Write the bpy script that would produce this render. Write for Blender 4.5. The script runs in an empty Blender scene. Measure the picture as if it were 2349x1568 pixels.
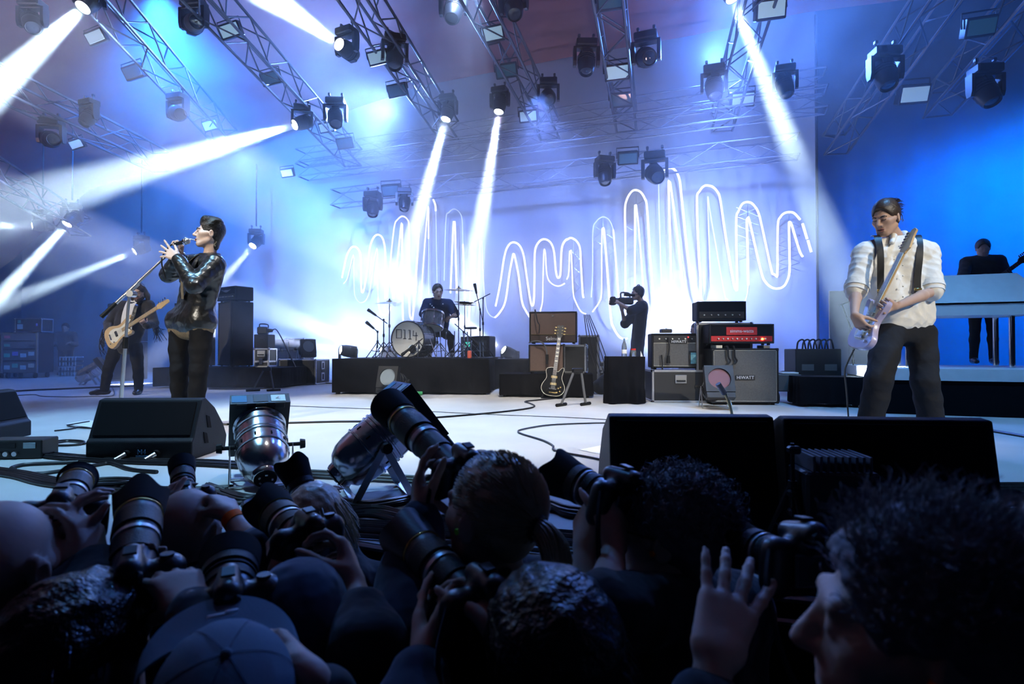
import bpy, bmesh, math, random
import numpy as np
from mathutils import Vector, Matrix
random.seed(7)
rng = np.random.default_rng(11)
S = bpy.context.scene
COL = S.collection
V = Vector
# ------------------------------------------------------------------ camera
F, CX, HY, CAMZ = 1305.0, 1174.5, 803.0, 0.68          # focal length and horizon in pixels of the 2349x1568 frame
cam = bpy.data.cameras.new('camera')
camo = bpy.data.objects.new('camera', cam); COL.objects.link(camo); S.camera = camo
cam.sensor_width = 36; cam.lens = F / 2349 * 36
PITCH = math.atan((HY - 784) / F)
camo.location = (0, 0, CAMZ); camo.rotation_euler = (math.pi / 2 + PITCH, 0, 0)
cam.clip_start = .02; cam.clip_end = 200
cam.dof.use_dof = True; cam.dof.focus_distance = 5.0; cam.dof.aperture_fstop = 4.0
# ------------------------------------------------------------------ colour management
S.view_settings.view_transform = 'Standard'; S.view_settings.look = 'None'
S.view_settings.gamma = 1; S.view_settings.exposure = 0.0
try: S.view_settings.use_curve_mapping = False
except Exception: pass
S.cycles.use_denoising = True; S.cycles.adaptive_threshold = .2; S.cycles.adaptive_min_samples = 16
S.cycles.max_bounces = 4; S.cycles.diffuse_bounces = 2; S.cycles.glossy_bounces = 2
S.cycles.transmission_bounces = 3; S.cycles.volume_bounces = 0; S.cycles.transparent_max_bounces = 6
S.cycles.sample_clamp_indirect = 4.0; S.cycles.caustics_reflective = False; S.cycles.caustics_refractive = False
S.cycles.volume_step_rate = 1.6; S.cycles.volume_max_steps = 96
# ------------------------------------------------------------------ night sky
W = bpy.data.worlds.new('night'); S.world = W; W.use_nodes = True
W.node_tree.nodes['Background'].inputs[0].default_value = (.10, .22, .75, 1)
W.node_tree.nodes['Background'].inputs[1].default_value = .012

def lamp(name, p, q, watts, deg, col, blend=.5, size=.1):
    l = bpy.data.lights.new(name, 'SPOT'); l.energy = watts; l.spot_size = math.radians(deg)
    l.spot_blend = blend; l.color = col; l.shadow_soft_size = size
    o = bpy.data.objects.new(name, l); COL.objects.link(o)
    o.location = p; o.rotation_euler = (V(q) - V(p)).to_track_quat('-Z', 'Y').to_euler()
    return o
BLUE = (.06, .20, 1.0); PALE = (.62, .80, 1.0); WASH = (.26, .36, 1.0); KEY = (1.0, .93, .80)
# front-of-house spots on a tower behind the photographers' pit
lamp('front_spot', (-9, -13, 9), (-2.9, 4.85, 1.15), 15000, 7.5, KEY, .5, .12)       # singer
lamp('front_spot', (11, -12, 9), (3.05, 4.3, 1.1), 11000, 8, KEY, .5, .12)           # right guitarist
lamp('front_spot', (-12, -12, 9), (-5.9, 8.7, 1.0), 14000, 6.5, KEY, .5, .12)         # bass player
lamp('front_spot', (3, -14, 10), (1.6, 7.4, .6), 3000, 13, KEY, .8, .12)             # backline, right
# lamps on the front roof truss, washing the deck
lamp('deck_wash', (.3, 3.2, 7.6), (-.4, 6.0, 0), 2600, 50, (1.0, .97, .92), .7, .2)
lamp('deck_wash', (-3.4, 3.4, 7.2), (-2.5, 4.9, 0), 2300, 50, (.30, .64, 1.0), .6, .2)
lamp('deck_wash', (3.6, 3.0, 7.2), (3.5, 5.2, 0), 1500, 54, (.14, .46, 1.0), .7, .2)
lamp('deck_wash', (-8.5, 6.5, 6.4), (-8.6, 10.0, 0), 2000, 66, BLUE, .9, .2)
# blue back light spilling from the stage roof onto the pit
lamp('overhead_wash', (1.8, 6.4, 6.6), (.8, .9, .2), 330, 44, (.10, .26, 1.0), .8, .15)
lamp('overhead_wash', (-2.4, 6.2, 6.6), (-.9, 1.0, .2), 420, 44, (.08, .34, 1.0), .8, .15)

# ------------------------------------------------------------------ pixel helpers (frame pixels -> metres at a chosen distance)
_R = camo.rotation_euler.to_matrix()
def P(px, py, d):
    v = _R @ V(((px - CX) / F, -(py - 784) / F, -1.0))
    return V((0, 0, CAMZ)) + v * (d / v.y)
def G(px, py, z=0.0):
    v = _R @ V(((px - CX) / F, -(py - 784) / F, -1.0))
    return V((0, 0, CAMZ)) + v * ((z - CAMZ) / v.z)
STG = math.radians(20.5)                                   # the stage is turned against the camera
U = V((math.cos(STG), -math.sin(STG), 0)); D = V((math.sin(STG), math.cos(STG), 0))
# ------------------------------------------------------------------ materials
MATS = {}
def mat(name, col, rough=.6, metal=0., var=.12, scale=8., bump=0., bscale=40., emit=None, estr=0., coat=0., alpha=None, trans=0., sheen=0.):
    if name in MATS: return MATS[name]
    m = bpy.data.materials.new(name); m.use_nodes = True; nt = m.node_tree; b = nt.nodes['Principled BSDF']
    b.inputs['Roughness'].default_value = rough; b.inputs['Metallic'].default_value = metal
    b.inputs['Coat Weight'].default_value = coat; b.inputs['Transmission Weight'].default_value = trans
    b.inputs['Sheen Weight'].default_value = sheen; b.inputs['Specular IOR Level'].default_value = .5 if rough < .5 else .22 if rough < .7 else .08
    tc = nt.nodes.new('ShaderNodeTexCoord'); n = nt.nodes.new('ShaderNodeTexNoise')
    n.inputs['Scale'].default_value = scale; n.inputs['Detail'].default_value = 3
    nt.links.new(tc.outputs['Object'], n.inputs['Vector'])
    r = nt.nodes.new('ShaderNodeMix'); r.data_type = 'RGBA'
    nt.links.new(n.outputs['Fac'], r.inputs[0])
    r.inputs[6].default_value = (*[c * (1 - var) for c in col], 1); r.inputs[7].default_value = (*[min(1, c * (1 + var)) for c in col], 1)
    nt.links.new(r.outputs[2], b.inputs['Base Color'])
    if bump:
        n2 = nt.nodes.new('ShaderNodeTexNoise'); n2.inputs['Scale'].default_value = bscale; n2.inputs['Detail'].default_value = 2
        nt.links.new(tc.outputs['Object'], n2.inputs['Vector'])
        bp = nt.nodes.new('ShaderNodeBump'); bp.inputs['Strength'].default_value = bump; bp.inputs['Distance'].default_value = .02
        nt.links.new(n2.outputs['Fac'], bp.inputs['Height']); nt.links.new(bp.outputs[0], b.inputs['Normal'])
    if emit:
        b.inputs['Emission Color'].default_value = (*emit, 1); b.inputs['Emission Strength'].default_value = estr; m.cycles.emission_sampling = 'NONE'
    MATS[name] = m; m['b'] = 1
    return m
M = {}
M['black'] = mat('black_paint', (.012, .012, .014), .45)
M['matte'] = mat('matte_black', (.010, .010, .012), .85)
M['plastic'] = mat('black_plastic', (.016, .016, .018), .38, bump=.05, bscale=200)
M['rubber'] = mat('rubber', (.011, .011, .012), .6, bump=.06, bscale=300)
M['cable'] = mat('cable_rubber', (.012, .012, .014), .42)
M['drape'] = mat('black_drape', (.0055, .0055, .0075), .95, bump=.5, bscale=6)
M['tolex'] = mat('black_vinyl', (.010, .010, .012), .55, bump=.25, bscale=260)
M['grille'] = mat('grille_cloth', (.13, .125, .12), .9, bump=.3, bscale=300, var=.25, scale=60)
M['grilleb'] = mat('brown_grille_cloth', (.16, .105, .085), .9, bump=.3, bscale=300, var=.2, scale=50)
M['grilled'] = mat('dark_grille_cloth', (.06, .06, .062), .9, bump=.4, bscale=300, var=.3, scale=80)
M['alu'] = mat('brushed_aluminium', (.62, .63, .65), .32, 1.0, bump=.05, bscale=120)
M['chrome'] = mat('chrome', (.82, .83, .85), .09, 1.0, var=.03)
M['par'] = mat('polished_can', (.66, .66, .68), .2, 1.0, var=.25, scale=14, bump=.12, bscale=18)
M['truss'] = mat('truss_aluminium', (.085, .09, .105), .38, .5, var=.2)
M['blackmetal'] = mat('black_metal', (.02, .02, .022), .4, .5)
M['grey'] = mat('grey_plastic', (.12, .12, .125), .6)
M['white'] = mat('white_paint', (.72, .73, .75), .5)
M['paper'] = mat('paper', (.85, .85, .84), .8, var=.04)
M['red'] = mat('red_label', (.55, .03, .03), .5)
M['brass'] = mat('cymbal_brass', (.72, .58, .30), .22, 1.0, var=.15, scale=20)
M['gold'] = mat('gold_metal', (.75, .58, .26), .25, 1.0)
M['glasslens'] = mat('lens_glass', (.06, .06, .07), .05, 0, coat=1)
M['skin'] = mat('skin', (.52, .34, .26), .5, bump=.03, bscale=90, var=.08, scale=14)
M['skin2'] = mat('skin_pale', (.66, .47, .38), .48, bump=.08, bscale=90, var=.06, scale=14)
M['hairblack'] = mat('black_hair', (.010, .009, .009), .28, var=.4, scale=60, bump=.4, bscale=120)
M['hairbrown'] = mat('brown_hair', (.045, .030, .022), .45, var=.4, scale=60, bump=.12, bscale=60)
M['hairblond'] = mat('blond_hair', (.55, .43, .28), .42, var=.35, scale=40, bump=.15, bscale=60)
M['hairgrey'] = mat('greying_hair', (.16, .14, .15), .6, var=.4, scale=60, bump=.15, bscale=90)
M['leather'] = mat('black_leather', (.012, .012, .013), .33, bump=.25, bscale=22, coat=.15)
M['denim'] = mat('black_denim', (.011, .011, .013), .75, bump=.35, bscale=14)
M['wool'] = mat('black_wool', (.030, .027, .024), .9, bump=.3, bscale=14, sheen=.3)
M['trouser'] = mat('grey_wool', (.022, .024, .030), .8, bump=.3, bscale=16)
M['shirt'] = mat('white_shirt', (.82, .80, .74), .8, bump=.35, bscale=14, var=.05)
M['vest'] = mat('grey_waistcoat', (.34, .32, .32), .75, bump=.3, bscale=14)
M['tee'] = mat('dark_blue_tee', (.03, .05, .12), .85, bump=.35, bscale=14)
M['darkcloth'] = mat('dark_cloth', (.018, .020, .026), .9, bump=.5, bscale=14, sheen=.2)
M['navy'] = mat('navy_cloth', (.022, .032, .060), .9, bump=.5, bscale=12, sheen=.3)
M['cap'] = mat('slate_cap', (.12, .16, .20), .85, bump=.05, bscale=200, var=.15, scale=12)
M['plaid'] = mat('plaid_shirt', (.17, .13, .085), .85, var=.6, scale=40)
M['lips'] = mat('lip', (.40, .17, .15), .45)
ORD = ['first', 'second', 'third', 'fourth', 'fifth', 'sixth', 'seventh', 'eighth', 'ninth']
M['orange'] = mat('orange_foam', (1.0, .16, .02), .7)
M['green'] = mat('green_foam', (.25, .85, .08), .7)
M['wood'] = mat('maple_neck', (.66, .45, .22), .4)
M['natural'] = mat('natural_ash', (.62, .42, .20), .32, coat=.4, var=.2)
M['rose'] = mat('rosewood', (.06, .04, .035), .5)
M['cream'] = mat('cream_plastic', (.80, .76, .62), .4)
M['burst'] = mat('pale_violet_finish', (.46, .42, .62), .25, coat=.6)
M['redled'] = mat('red_led', (.3, .02, .02), .5, emit=(1, .03, .03), estr=6)
M['amberled'] = mat('amber_lamp', (.3, .1, .02), .5, emit=(1, .25, .05), estr=9)
M['greenled'] = mat('green_display', (.02, .2, .15), .5, emit=(.05, .8, .5), estr=.8)

# ------------------------------------------------------------------ object helpers
def tag(o, label=None, cat=None, group=None, kind=None):
    if label: o['label'] = label
    if cat: o['category'] = cat
    if group: o['group'] = group
    if kind: o['kind'] = kind
    return o
def thing(name, label, cat, loc=(0, 0, 0), rz=0., group=None):
    o = bpy.data.objects.new(name, None); COL.objects.link(o); o.empty_display_size = .1
    o.location = loc; o.rotation_euler = (0, 0, rz)
    return tag(o, label, cat, group)
def clone(o, parent=None):
    c = o.copy(); COL.objects.link(c); c.parent = parent
    for ch in list(o.children): clone(ch, c)
    return c
def frame(o, x=None, y=None, z=None):
    """matrix with origin o; give two axes, the third follows"""
    if x is not None and y is not None: x = V(x).normalized(); z = x.cross(V(y)).normalized(); y = z.cross(x)
    elif x is not None: x = V(x).normalized(); y = V(z).cross(x).normalized(); z = x.cross(y)
    else: z = V(z).normalized(); x = V(y).cross(z).normalized(); y = z.cross(x)
    m = Matrix((x, y, z)).transposed().to_4x4(); m.translation = V(o); return m
def aim(o, d, up=(0, 0, 1)):
    """matrix whose +Y looks along d"""
    y = V(d).normalized(); x = y.cross(V(up)).normalized(); z = x.cross(y)
    m = Matrix((x, y, z)).transposed().to_4x4(); m.translation = V(o); return m
class MB:
    """collects simple shapes into one mesh"""
    def __init__(s, m=None): s.v = []; s.f = []; s.m = m
    def put(s, vs, fs, m=None):
        n = len(s.v); t = m if m is not None else s.m
        s.v += [tuple(t @ V(v)) for v in vs] if t is not None else [tuple(v) for v in vs]
        s.f += [tuple(i + n for i in f) for f in fs]; return s
    def box(s, c, d, bev=0., m=None, taper=(1, 1), rz=0.):
        hx, hy, hz = d[0] / 2, d[1] / 2, d[2] / 2
        def tf(p):
            k = (1 if p[2] < 0 else 0); tx = 1 if k else taper[0]; ty = 1 if k else taper[1]
            x, y = p[0] * tx, p[1] * ty; ca, sa = math.cos(rz), math.sin(rz)
            return (c[0] + x * ca - y * sa, c[1] + x * sa + y * ca, c[2] + p[2])
        if bev <= 0:
            vs = [tf((x, y, z)) for x in (-hx, hx) for y in (-hy, hy) for z in (-hz, hz)]
            return s.put(vs, [(0, 1, 3, 2), (4, 6, 7, 5), (0, 4, 5, 1), (2, 3, 7, 6), (0, 2, 6, 4), (1, 5, 7, 3)], m)
        b = min(bev, hx * .9, hy * .9, hz * .9); vs = []; ix = {}
        for sx in (-1, 1):
            for sy in (-1, 1):
                for sz in (-1, 1):
                    for a in range(3):
                        p = [sx * hx, sy * hy, sz * hz]
                        for k in range(3):
                            if k != a: p[k] -= (sx, sy, sz)[k] * b
                        ix[(sx, sy, sz, a)] = len(vs); vs.append(tf(p))
        fs = []
        for a in range(3):
            b1, c1 = (a + 1) % 3, (a + 2) % 3
            for sg in (-1, 1):
                q = []
                for s1, s2 in ((-1, -1), (1, -1), (1, 1), (-1, 1)):
                    k = [0, 0, 0]; k[a] = sg; k[b1] = s1; k[c1] = s2; q.append(ix[(*k, a)])
                fs.append(tuple(q if sg > 0 else q[::-1]))
            for s1 in (-1, 1):
                for s2 in (-1, 1):
                    k0 = [0, 0, 0]; k0[b1] = s1; k0[c1] = s2; k1 = k0[:]; k0[a] = -1; k1[a] = 1
                    q = (ix[(*k0, b1)], ix[(*k1, b1)], ix[(*k1, c1)], ix[(*k0, c1)])
                    fs.append(q if s1 * s2 < 0 else q[::-1])
        for sx in (-1, 1):
            for sy in (-1, 1):
                for sz in (-1, 1):
                    q = tuple(ix[(sx, sy, sz, a)] for a in range(3)); fs.append(q if sx * sy * sz > 0 else q[::-1])
        return s.put(vs, fs, m)
    def cyl(s, a, b, ra, rb=None, n=16, m=None, cap=True):
        rb = ra if rb is None else rb; a, b = V(a), V(b); z = (b - a).normalized()
        x = z.orthogonal().normalized(); y = z.cross(x); vs = []
        for p, r in ((a, ra), (b, rb)):
            for i in range(n):
                t = 2 * math.pi * i / n; vs.append(p + (x * math.cos(t) + y * math.sin(t)) * r)
        fs = [(i, (i + 1) % n, n + (i + 1) % n, n + i) for i in range(n)]
        if cap: fs += [tuple(range(n))[::-1], tuple(range(n, 2 * n))]
        return s.put(vs, fs, m)
    def lathe(s, prof, n=24, m=None, cap=True, ang=2 * math.pi):
        """prof: (radius, y) pairs turned about the Y axis"""
        vs = [(r * math.cos(ang * i / n), y, r * math.sin(ang * i / n)) for r, y in prof for i in range(n)]
        fs = [(k * n + i, (k + 1) * n + i, (k + 1) * n + (i + 1) % n, k * n + (i + 1) % n) for k in range(len(prof) - 1) for i in range(n)]
        if cap: fs += [tuple(range(n)), tuple((len(prof) - 1) * n + i for i in range(n))[::-1]]
        return s.put(vs, fs, m)
    def tube(s, pts, r, n=8, m=None, close=False, smooth=0, taper=None):
        p = [V(q) for q in pts]
        if smooth:
            q = []; N = len(p)
            for i in range(N if close else N - 1):
                a = p[(i - 1) % N] if close else p[max(i - 1, 0)]; b = p[i]; c = p[(i + 1) % N]; d = p[(i + 2) % N] if close else p[min(i + 2, N - 1)]
                for k in range(smooth):
                    t = k / smooth; q.append(.5 * ((2 * b) + (c - a) * t + (2 * a - 5 * b + 4 * c - d) * t * t + (3 * b - a - 3 * c + d) * t ** 3))
            if not close: q.append(p[-1])
            p = q
        N = len(p); vs = []; x = None
        for i in range(N):
            a = p[i - 1] if (i > 0 or close) else p[0]; b = p[(i + 1) % N] if (i < N - 1 or close) else p[-1]
            t = (b - a); t = t.normalized() if t.length > 1e-9 else V((0, 0, 1))
            x = t.orthogonal().normalized() if x is None else (x - t * x.dot(t)).normalized() if (x - t * x.dot(t)).length > 1e-6 else t.orthogonal().normalized()
            y = t.cross(x); rr = r if taper is None else r * (taper[0] + (taper[1] - taper[0]) * i / max(1, N - 1))
            for k in range(n):
                an = 2 * math.pi * k / n; vs.append(p[i] + (x * math.cos(an) + y * math.sin(an)) * rr)
        fs = [(i * n + k, i * n + (k + 1) % n, ((i + 1) % N) * n + (k + 1) % n, ((i + 1) % N) * n + k) for i in range(N if close else N - 1) for k in range(n)]
        if not close: fs += [tuple(range(n))[::-1], tuple((N - 1) * n + k for k in range(n))]
        return s.put(vs, fs, m)
    def prism(s, poly, z0, z1, m=None, inset=0.):
        n = len(poly); vs = [(x, y, z0) for x, y in poly] + [(x, y, z1) for x, y in poly]
        fs = [tuple(range(n))[::-1]] + [(i, (i + 1) % n, n + (i + 1) % n, n + i) for i in range(n)]
        if inset:
            cx = sum(p[0] for p in poly) / n; cy = sum(p[1] for p in poly) / n
            vs += [(cx + (x - cx) * (1 - inset), cy + (y - cy) * (1 - inset), z1 + (z1 - z0) * .12) for x, y in poly]
            fs += [(n + i, n + (i + 1) % n, 2 * n + (i + 1) % n, 2 * n + i) for i in range(n)] + [tuple(range(2 * n, 3 * n))]
        else: fs.append(tuple(range(n, 2 * n)))
        return s.put(vs, fs, m)
    def sph(s, c, r, n=12, k=8, m=None):
        c = V(c); r = (r, r, r) if not hasattr(r, '__len__') else r
        prof = [(math.sin(math.pi * i / k), -math.cos(math.pi * i / k)) for i in range(k + 1)]
        prof[0] = (.001, -1); prof[-1] = (.001, 1)
        t = Matrix.Translation(c) @ Matrix.Diagonal((r[0], r[1], r[2], 1))
        return s.lathe(prof, n, (m @ t) if m is not None else ((s.m @ t) if s.m is not None else t), cap=False)
    def obj(s, name, material, parent=None, smooth=False, label=None, angle=40):
        me = bpy.data.meshes.new(name); me.from_pydata(s.v, [], s.f)
        bm = bmesh.new(); bm.from_mesh(me); bmesh.ops.recalc_face_normals(bm, faces=bm.faces)
        if smooth:
            lim = math.radians(angle)
            for f in bm.faces: f.smooth = True
            for e in bm.edges: e.smooth = len(e.link_faces) == 2 and e.calc_face_angle(0) < lim
        bm.to_mesh(me); bm.free(); me.materials.append(material)
        o = bpy.data.objects.new(name, me); COL.objects.link(o); o.parent = parent
        if label: o['label'] = label
        return o
def text(s, body, size, m, material, parent, name='lettering', ext=.002, sx=1.):
    c = bpy.data.curves.new(name, 'FONT'); c.body = body; c.size = size; c.extrude = ext; c.resolution_u = 3
    c.align_x = 'CENTER'; c.align_y = 'CENTER'
    q = bpy.data.objects.new(name, c); me = q.to_mesh().copy(); q.to_mesh_clear(); bpy.data.objects.remove(q); bpy.data.curves.remove(c)
    me.materials.clear(); me.materials.append(material); me.name = name
    o = bpy.data.objects.new(name, me); COL.objects.link(o); o.parent = parent; o.matrix_local = m @ Matrix.Diagonal((sx, 1, 1, 1)); return o
def face_m(o, normal_y=-1):
    """matrix for text standing upright and facing -Y (local)"""
    m = Matrix.Rotation(math.pi / 2, 4, 'X'); m.translation = V(o); return m
def struct(o): o['kind'] = 'structure'; return o
# ------------------------------------------------------------------ blended solids (bodies, clothes, hair)
class Sdf:
    def __init__(s, vox, amp=0., freq=30.): s.h = vox; s.pr = []; s.amp = amp; s.fr = freq
    def cone(s, a, b, ra, rb=None, k=.02, flat=None, op=0):
        s.pr.append(('c', np.array(a, 'f4'), np.array(b, 'f4'), ra, ra if rb is None else rb, k, flat, op)); return s
    def chain(s, pts, rs, k=.02, flat=None):
        for i in range(len(pts) - 1): s.cone(pts[i], pts[i + 1], rs[i], rs[i + 1], k, flat)
        return s
    def ell(s, m, r, k=.02, op=0):
        """ellipsoid, m = 4x4 frame of its centre"""
        s.pr.append(('e', m.copy(), np.array(r, 'f4'), None, None, k, None, op)); return s
    def build(s):
        h = s.h; bb = []
        for p in s.pr:
            if p[0] == 'c':
                r = max(p[3], p[4]); lo = np.minimum(p[1], p[2]) - r; hi = np.maximum(p[1], p[2]) + r
            else:
                R = np.abs(np.array(p[1].to_3x3())); c = np.array(p[1].translation); e = R @ p[2]; lo, hi = c - e, c + e
            bb.append((lo, hi))
        add = [b for b, p in zip(bb, s.pr) if p[7] == 0]
        lo = np.min([b[0] for b in add], 0) - 3 * h - s.amp; hi = np.max([b[1] for b in add], 0) + 3 * h + s.amp
        n = np.ceil((hi - lo) / h).astype(int) + 1
        g = np.full(n, .2, 'f4')
        for p, (a, b) in zip(s.pr, bb):
            k = p[5]; pad = max(k, .01) + 3 * h + s.amp
            i0 = np.maximum(((a - pad - lo) / h).astype(int), 0); i1 = np.minimum(((b + pad - lo) / h).astype(int) + 2, n)
            if (i1 <= i0).any(): continue
            X, Y, Z = [(lo[q] + h * np.arange(i0[q], i1[q])).astype('f4') for q in range(3)]
            X = X[:, None, None]; Y = Y[None, :, None]; Z = Z[None, None, :]
            if p[0] == 'c':
                A, B, ra, rb, fl = p[1], p[2], p[3], p[4], p[6]
                dx, dy, dz = X - A[0], Y - A[1], Z - A[2]; ab = B - A; L2 = float(ab @ ab) + 1e-9
                t = np.clip((dx * ab[0] + dy * ab[1] + dz * ab[2]) / L2, 0, 1)
                qx, qy, qz = dx - t * ab[0], dy - t * ab[1], dz - t * ab[2]
                if fl is not None:
                    ax, f = np.array(fl[0], 'f4'), fl[1]; w = (qx * ax[0] + qy * ax[1] + qz * ax[2]) * (1 / f - 1)
                    qx, qy, qz = qx + w * ax[0], qy + w * ax[1], qz + w * ax[2]
                    d = (np.sqrt(qx * qx + qy * qy + qz * qz) - (ra + (rb - ra) * t)) * (.5 + .5 * f)
                else: d = np.sqrt(qx * qx + qy * qy + qz * qz) - (ra + (rb - ra) * t)
            else:
                I = np.array(p[1].inverted(), 'f4'); r = p[2]
                q = [(I[a_, 0] * X + I[a_, 1] * Y + I[a_, 2] * Z + I[a_, 3]) / r[a_] for a_ in range(3)]
                k0 = np.sqrt(q[0] ** 2 + q[1] ** 2 + q[2] ** 2) + 1e-6
                k1 = np.sqrt((q[0] / r[0]) ** 2 + (q[1] / r[1]) ** 2 + (q[2] / r[2]) ** 2) + 1e-6
                d = k0 * (k0 - 1) / k1
            sl = tuple(slice(a_, b_) for a_, b_ in zip(i0, i1)); c = g[sl]
            if p[7] == 0:
                hh = np.clip(.5 + .5 * (c - d) / k, 0, 1); g[sl] = c + (d - c) * hh - k * hh * (1 - hh)
            else:
                d = -d; hh = np.clip(.5 - .5 * (c - d) / k, 0, 1); g[sl] = c + (d - c) * hh + k * hh * (1 - hh)
        if s.amp:
            f = s.fr
            near = np.abs(g) < 3 * h + 2 * s.amp; ii = np.nonzero(near); pts = np.stack([(lo[q] + h * ii[q]) for q in range(3)], 1).astype('f4')
            rs = np.random.default_rng(int(f * 7) + len(s.pr)); wv = np.zeros(len(pts), 'f4'); ph = rs.uniform(0, 6.28, 7); wp = np.sin(pts * f * .42 + ph[:3]) * 1.4
            for q in range(7):
                dv = rs.normal(size=3); dv[2] *= 1.3; dv /= np.linalg.norm(dv); sn = np.sin((pts @ dv) * f * rs.uniform(.55, 1.5) + ph[q] + wp @ rs.normal(size=3) * .8)
                wv += (1 - np.abs(sn)) * 1.1 - .4
            wob = np.zeros_like(g); wob[ii] = -wv / 2.6
            g += (s.amp * wob).astype('f4')
        return g, lo
    def obj(s, name, material, parent=None, base=V((0, 0, 0)), label=None):
        g, lo = s.build(); v, q = nets(g, lo, s.h)
        if base is not None: v = v - np.array(base, 'f4')
        return np_obj(name, v, q, material, parent, label)
def np_obj(name, v, q, material, parent=None, label=None):
    me = bpy.data.meshes.new(name); me.vertices.add(len(v)); me.vertices.foreach_set('co', v.astype('f4').ravel())
    me.loops.add(q.size); me.loops.foreach_set('vertex_index', q.astype('i4').ravel())
    me.polygons.add(len(q)); me.polygons.foreach_set('loop_start', np.arange(0, q.size, 4, dtype='i4'))
    me.polygons.foreach_set('use_smooth', np.ones(len(q), bool)); me.update(calc_edges=True)
    me.materials.append(material); o = bpy.data.objects.new(name, me); COL.objects.link(o); o.parent = parent
    if label: o['label'] = label
    return o
def nets(g, lo, h):
    neg = g < 0
    c = np.zeros(tuple(x - 1 for x in g.shape), 'i1'); cor = [(a, b, d) for a in (0, 1) for b in (0, 1) for d in (0, 1)]
    sl = lambda a, N: slice(a, N - 1 + a)
    for a, b, d in cor: c += neg[sl(a, g.shape[0]), sl(b, g.shape[1]), sl(d, g.shape[2])]
    act = (c > 0) & (c < 8); I = np.argwhere(act); idx = np.full(act.shape, -1, 'i4'); idx[act] = np.arange(len(I))
    pos = np.zeros((len(I), 3), 'f4'); cnt = np.zeros(len(I), 'f4')
    vals = {k: g[I[:, 0] + k[0], I[:, 1] + k[1], I[:, 2] + k[2]] for k in cor}
    for ax in range(3):
        for k in cor:
            if k[ax]: continue
            k2 = list(k); k2[ax] = 1; k2 = tuple(k2); a, b = vals[k], vals[k2]; m = (a < 0) != (b < 0)
            t = np.where(m, a / np.where(m, a - b, 1), 0)
            p = np.zeros((len(I), 3), 'f4')
            for q in range(3): p[:, q] = k[q]
            p[:, ax] = t; pos += np.where(m[:, None], p, 0); cnt += m
    v = (I + pos / cnt[:, None]) * h + lo
    qs = []
    for ax in range(3):
        b, d = (ax + 1) % 3, (ax + 2) % 3
        s0 = [slice(1, None)] * 3; s1 = [slice(1, None)] * 3; s0[ax] = slice(0, -1); s1[ax] = slice(1, None)
        n0, n1 = neg[tuple(s0)], neg[tuple(s1)]; e = np.argwhere(n0 != n1)
        off = np.array([1, 1, 1]); off[ax] = 0; cell = e + off
        def at(db, dd):
            q = cell.copy(); q[:, b] -= db; q[:, d] -= dd
            q = np.minimum(q, np.array(act.shape) - 1); return idx[q[:, 0], q[:, 1], q[:, 2]]
        q = np.stack([at(1, 1), at(0, 1), at(0, 0), at(1, 0)], 1)
        flip = ~n0[tuple(e.T)]; q[flip] = q[flip][:, ::-1]; qs.append(q[(q >= 0).all(1)])
    return v, np.concatenate(qs)
# ------------------------------------------------------------------ people
def T(m, x, y, z): return m @ V((x, y, z))
def Loc(m, x, y, z): return m @ Matrix.Translation((x, y, z))
def head_sdf(s, m, k=1., fat=1., nose=1., ears=True):
    """m: head frame at mid-head, +Y where the face looks, +Z up; unit head 0.235 m tall"""
    s.ell(Loc(m, 0, -.018 * k, .035 * k), [.074 * k * fat, .094 * k, .086 * k], .02)
    s.ell(Loc(m, 0, .028 * k, -.035 * k), [.060 * k * fat, .066 * k, .080 * k], .03)
    s.cone(T(m, 0, .068 * k, -.098 * k), T(m, 0, .06 * k, -.09 * k), .022 * k, .026 * k, .02)
    for e in (-1, 1):
        s.cone(T(m, e * .054 * k, -.002, -.055 * k), T(m, e * .022 * k, .062 * k, -.096 * k), .020 * k, .020 * k, .02)
        s.cone(T(m, e * .042 * k, .056 * k, -.012 * k), T(m, e * .058 * k, .02 * k, -.005 * k), .024 * k, .02 * k, .02)
    s.cone(T(m, -.036 * k, .079 * k, .026 * k), T(m, .036 * k, .079 * k, .026 * k), .013 * k, .013 * k, .012)
    for e in (-1, 1):
        s.ell(Loc(m, e * .031 * k, .101 * k, .006 * k), [.020 * k, .016 * k, .012 * k], .01, 1)
        s.ell(Loc(m, e * .031 * k, .077 * k, .005 * k), [.0145 * k] * 3, .004)
        if ears:
            em = Loc(m, e * .079 * k * fat, -.012 * k, -.004 * k) @ Matrix.Rotation(-e * .35, 4, 'Z')
            s.ell(em, [.010 * k, .020 * k, .033 * k], .006)
            s.ell(em @ Matrix.Translation((e * .010 * k, .003 * k, 0)), [.007 * k, .011 * k, .020 * k], .004, 1)
    s.cone(T(m, 0, .086 * k, .018 * k), T(m, 0, .110 * k * nose, -.026 * k), .008 * k, .012 * k, .008)
    for e in (-1, 1): s.cone(T(m, e * .012 * k, .096 * k, -.030 * k), T(m, e * .006 * k, .104 * k, -.029 * k), .008 * k, .008 * k, .006)
    s.cone(T(m, -.020 * k, .084 * k, -.058 * k), T(m, .020 * k, .084 * k, -.058 * k), .0085 * k, .0085 * k, .006)
    s.cone(T(m, -.017 * k, .083 * k, -.073 * k), T(m, .017 * k, .083 * k, -.073 * k), .009 * k, .009 * k, .006)
    s.cone(T(m, -.020 * k, .096 * k, -.0655 * k), T(m, .020 * k, .096 * k, -.0655 * k), .0035 * k, .0035 * k, .004, None, 1)
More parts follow.
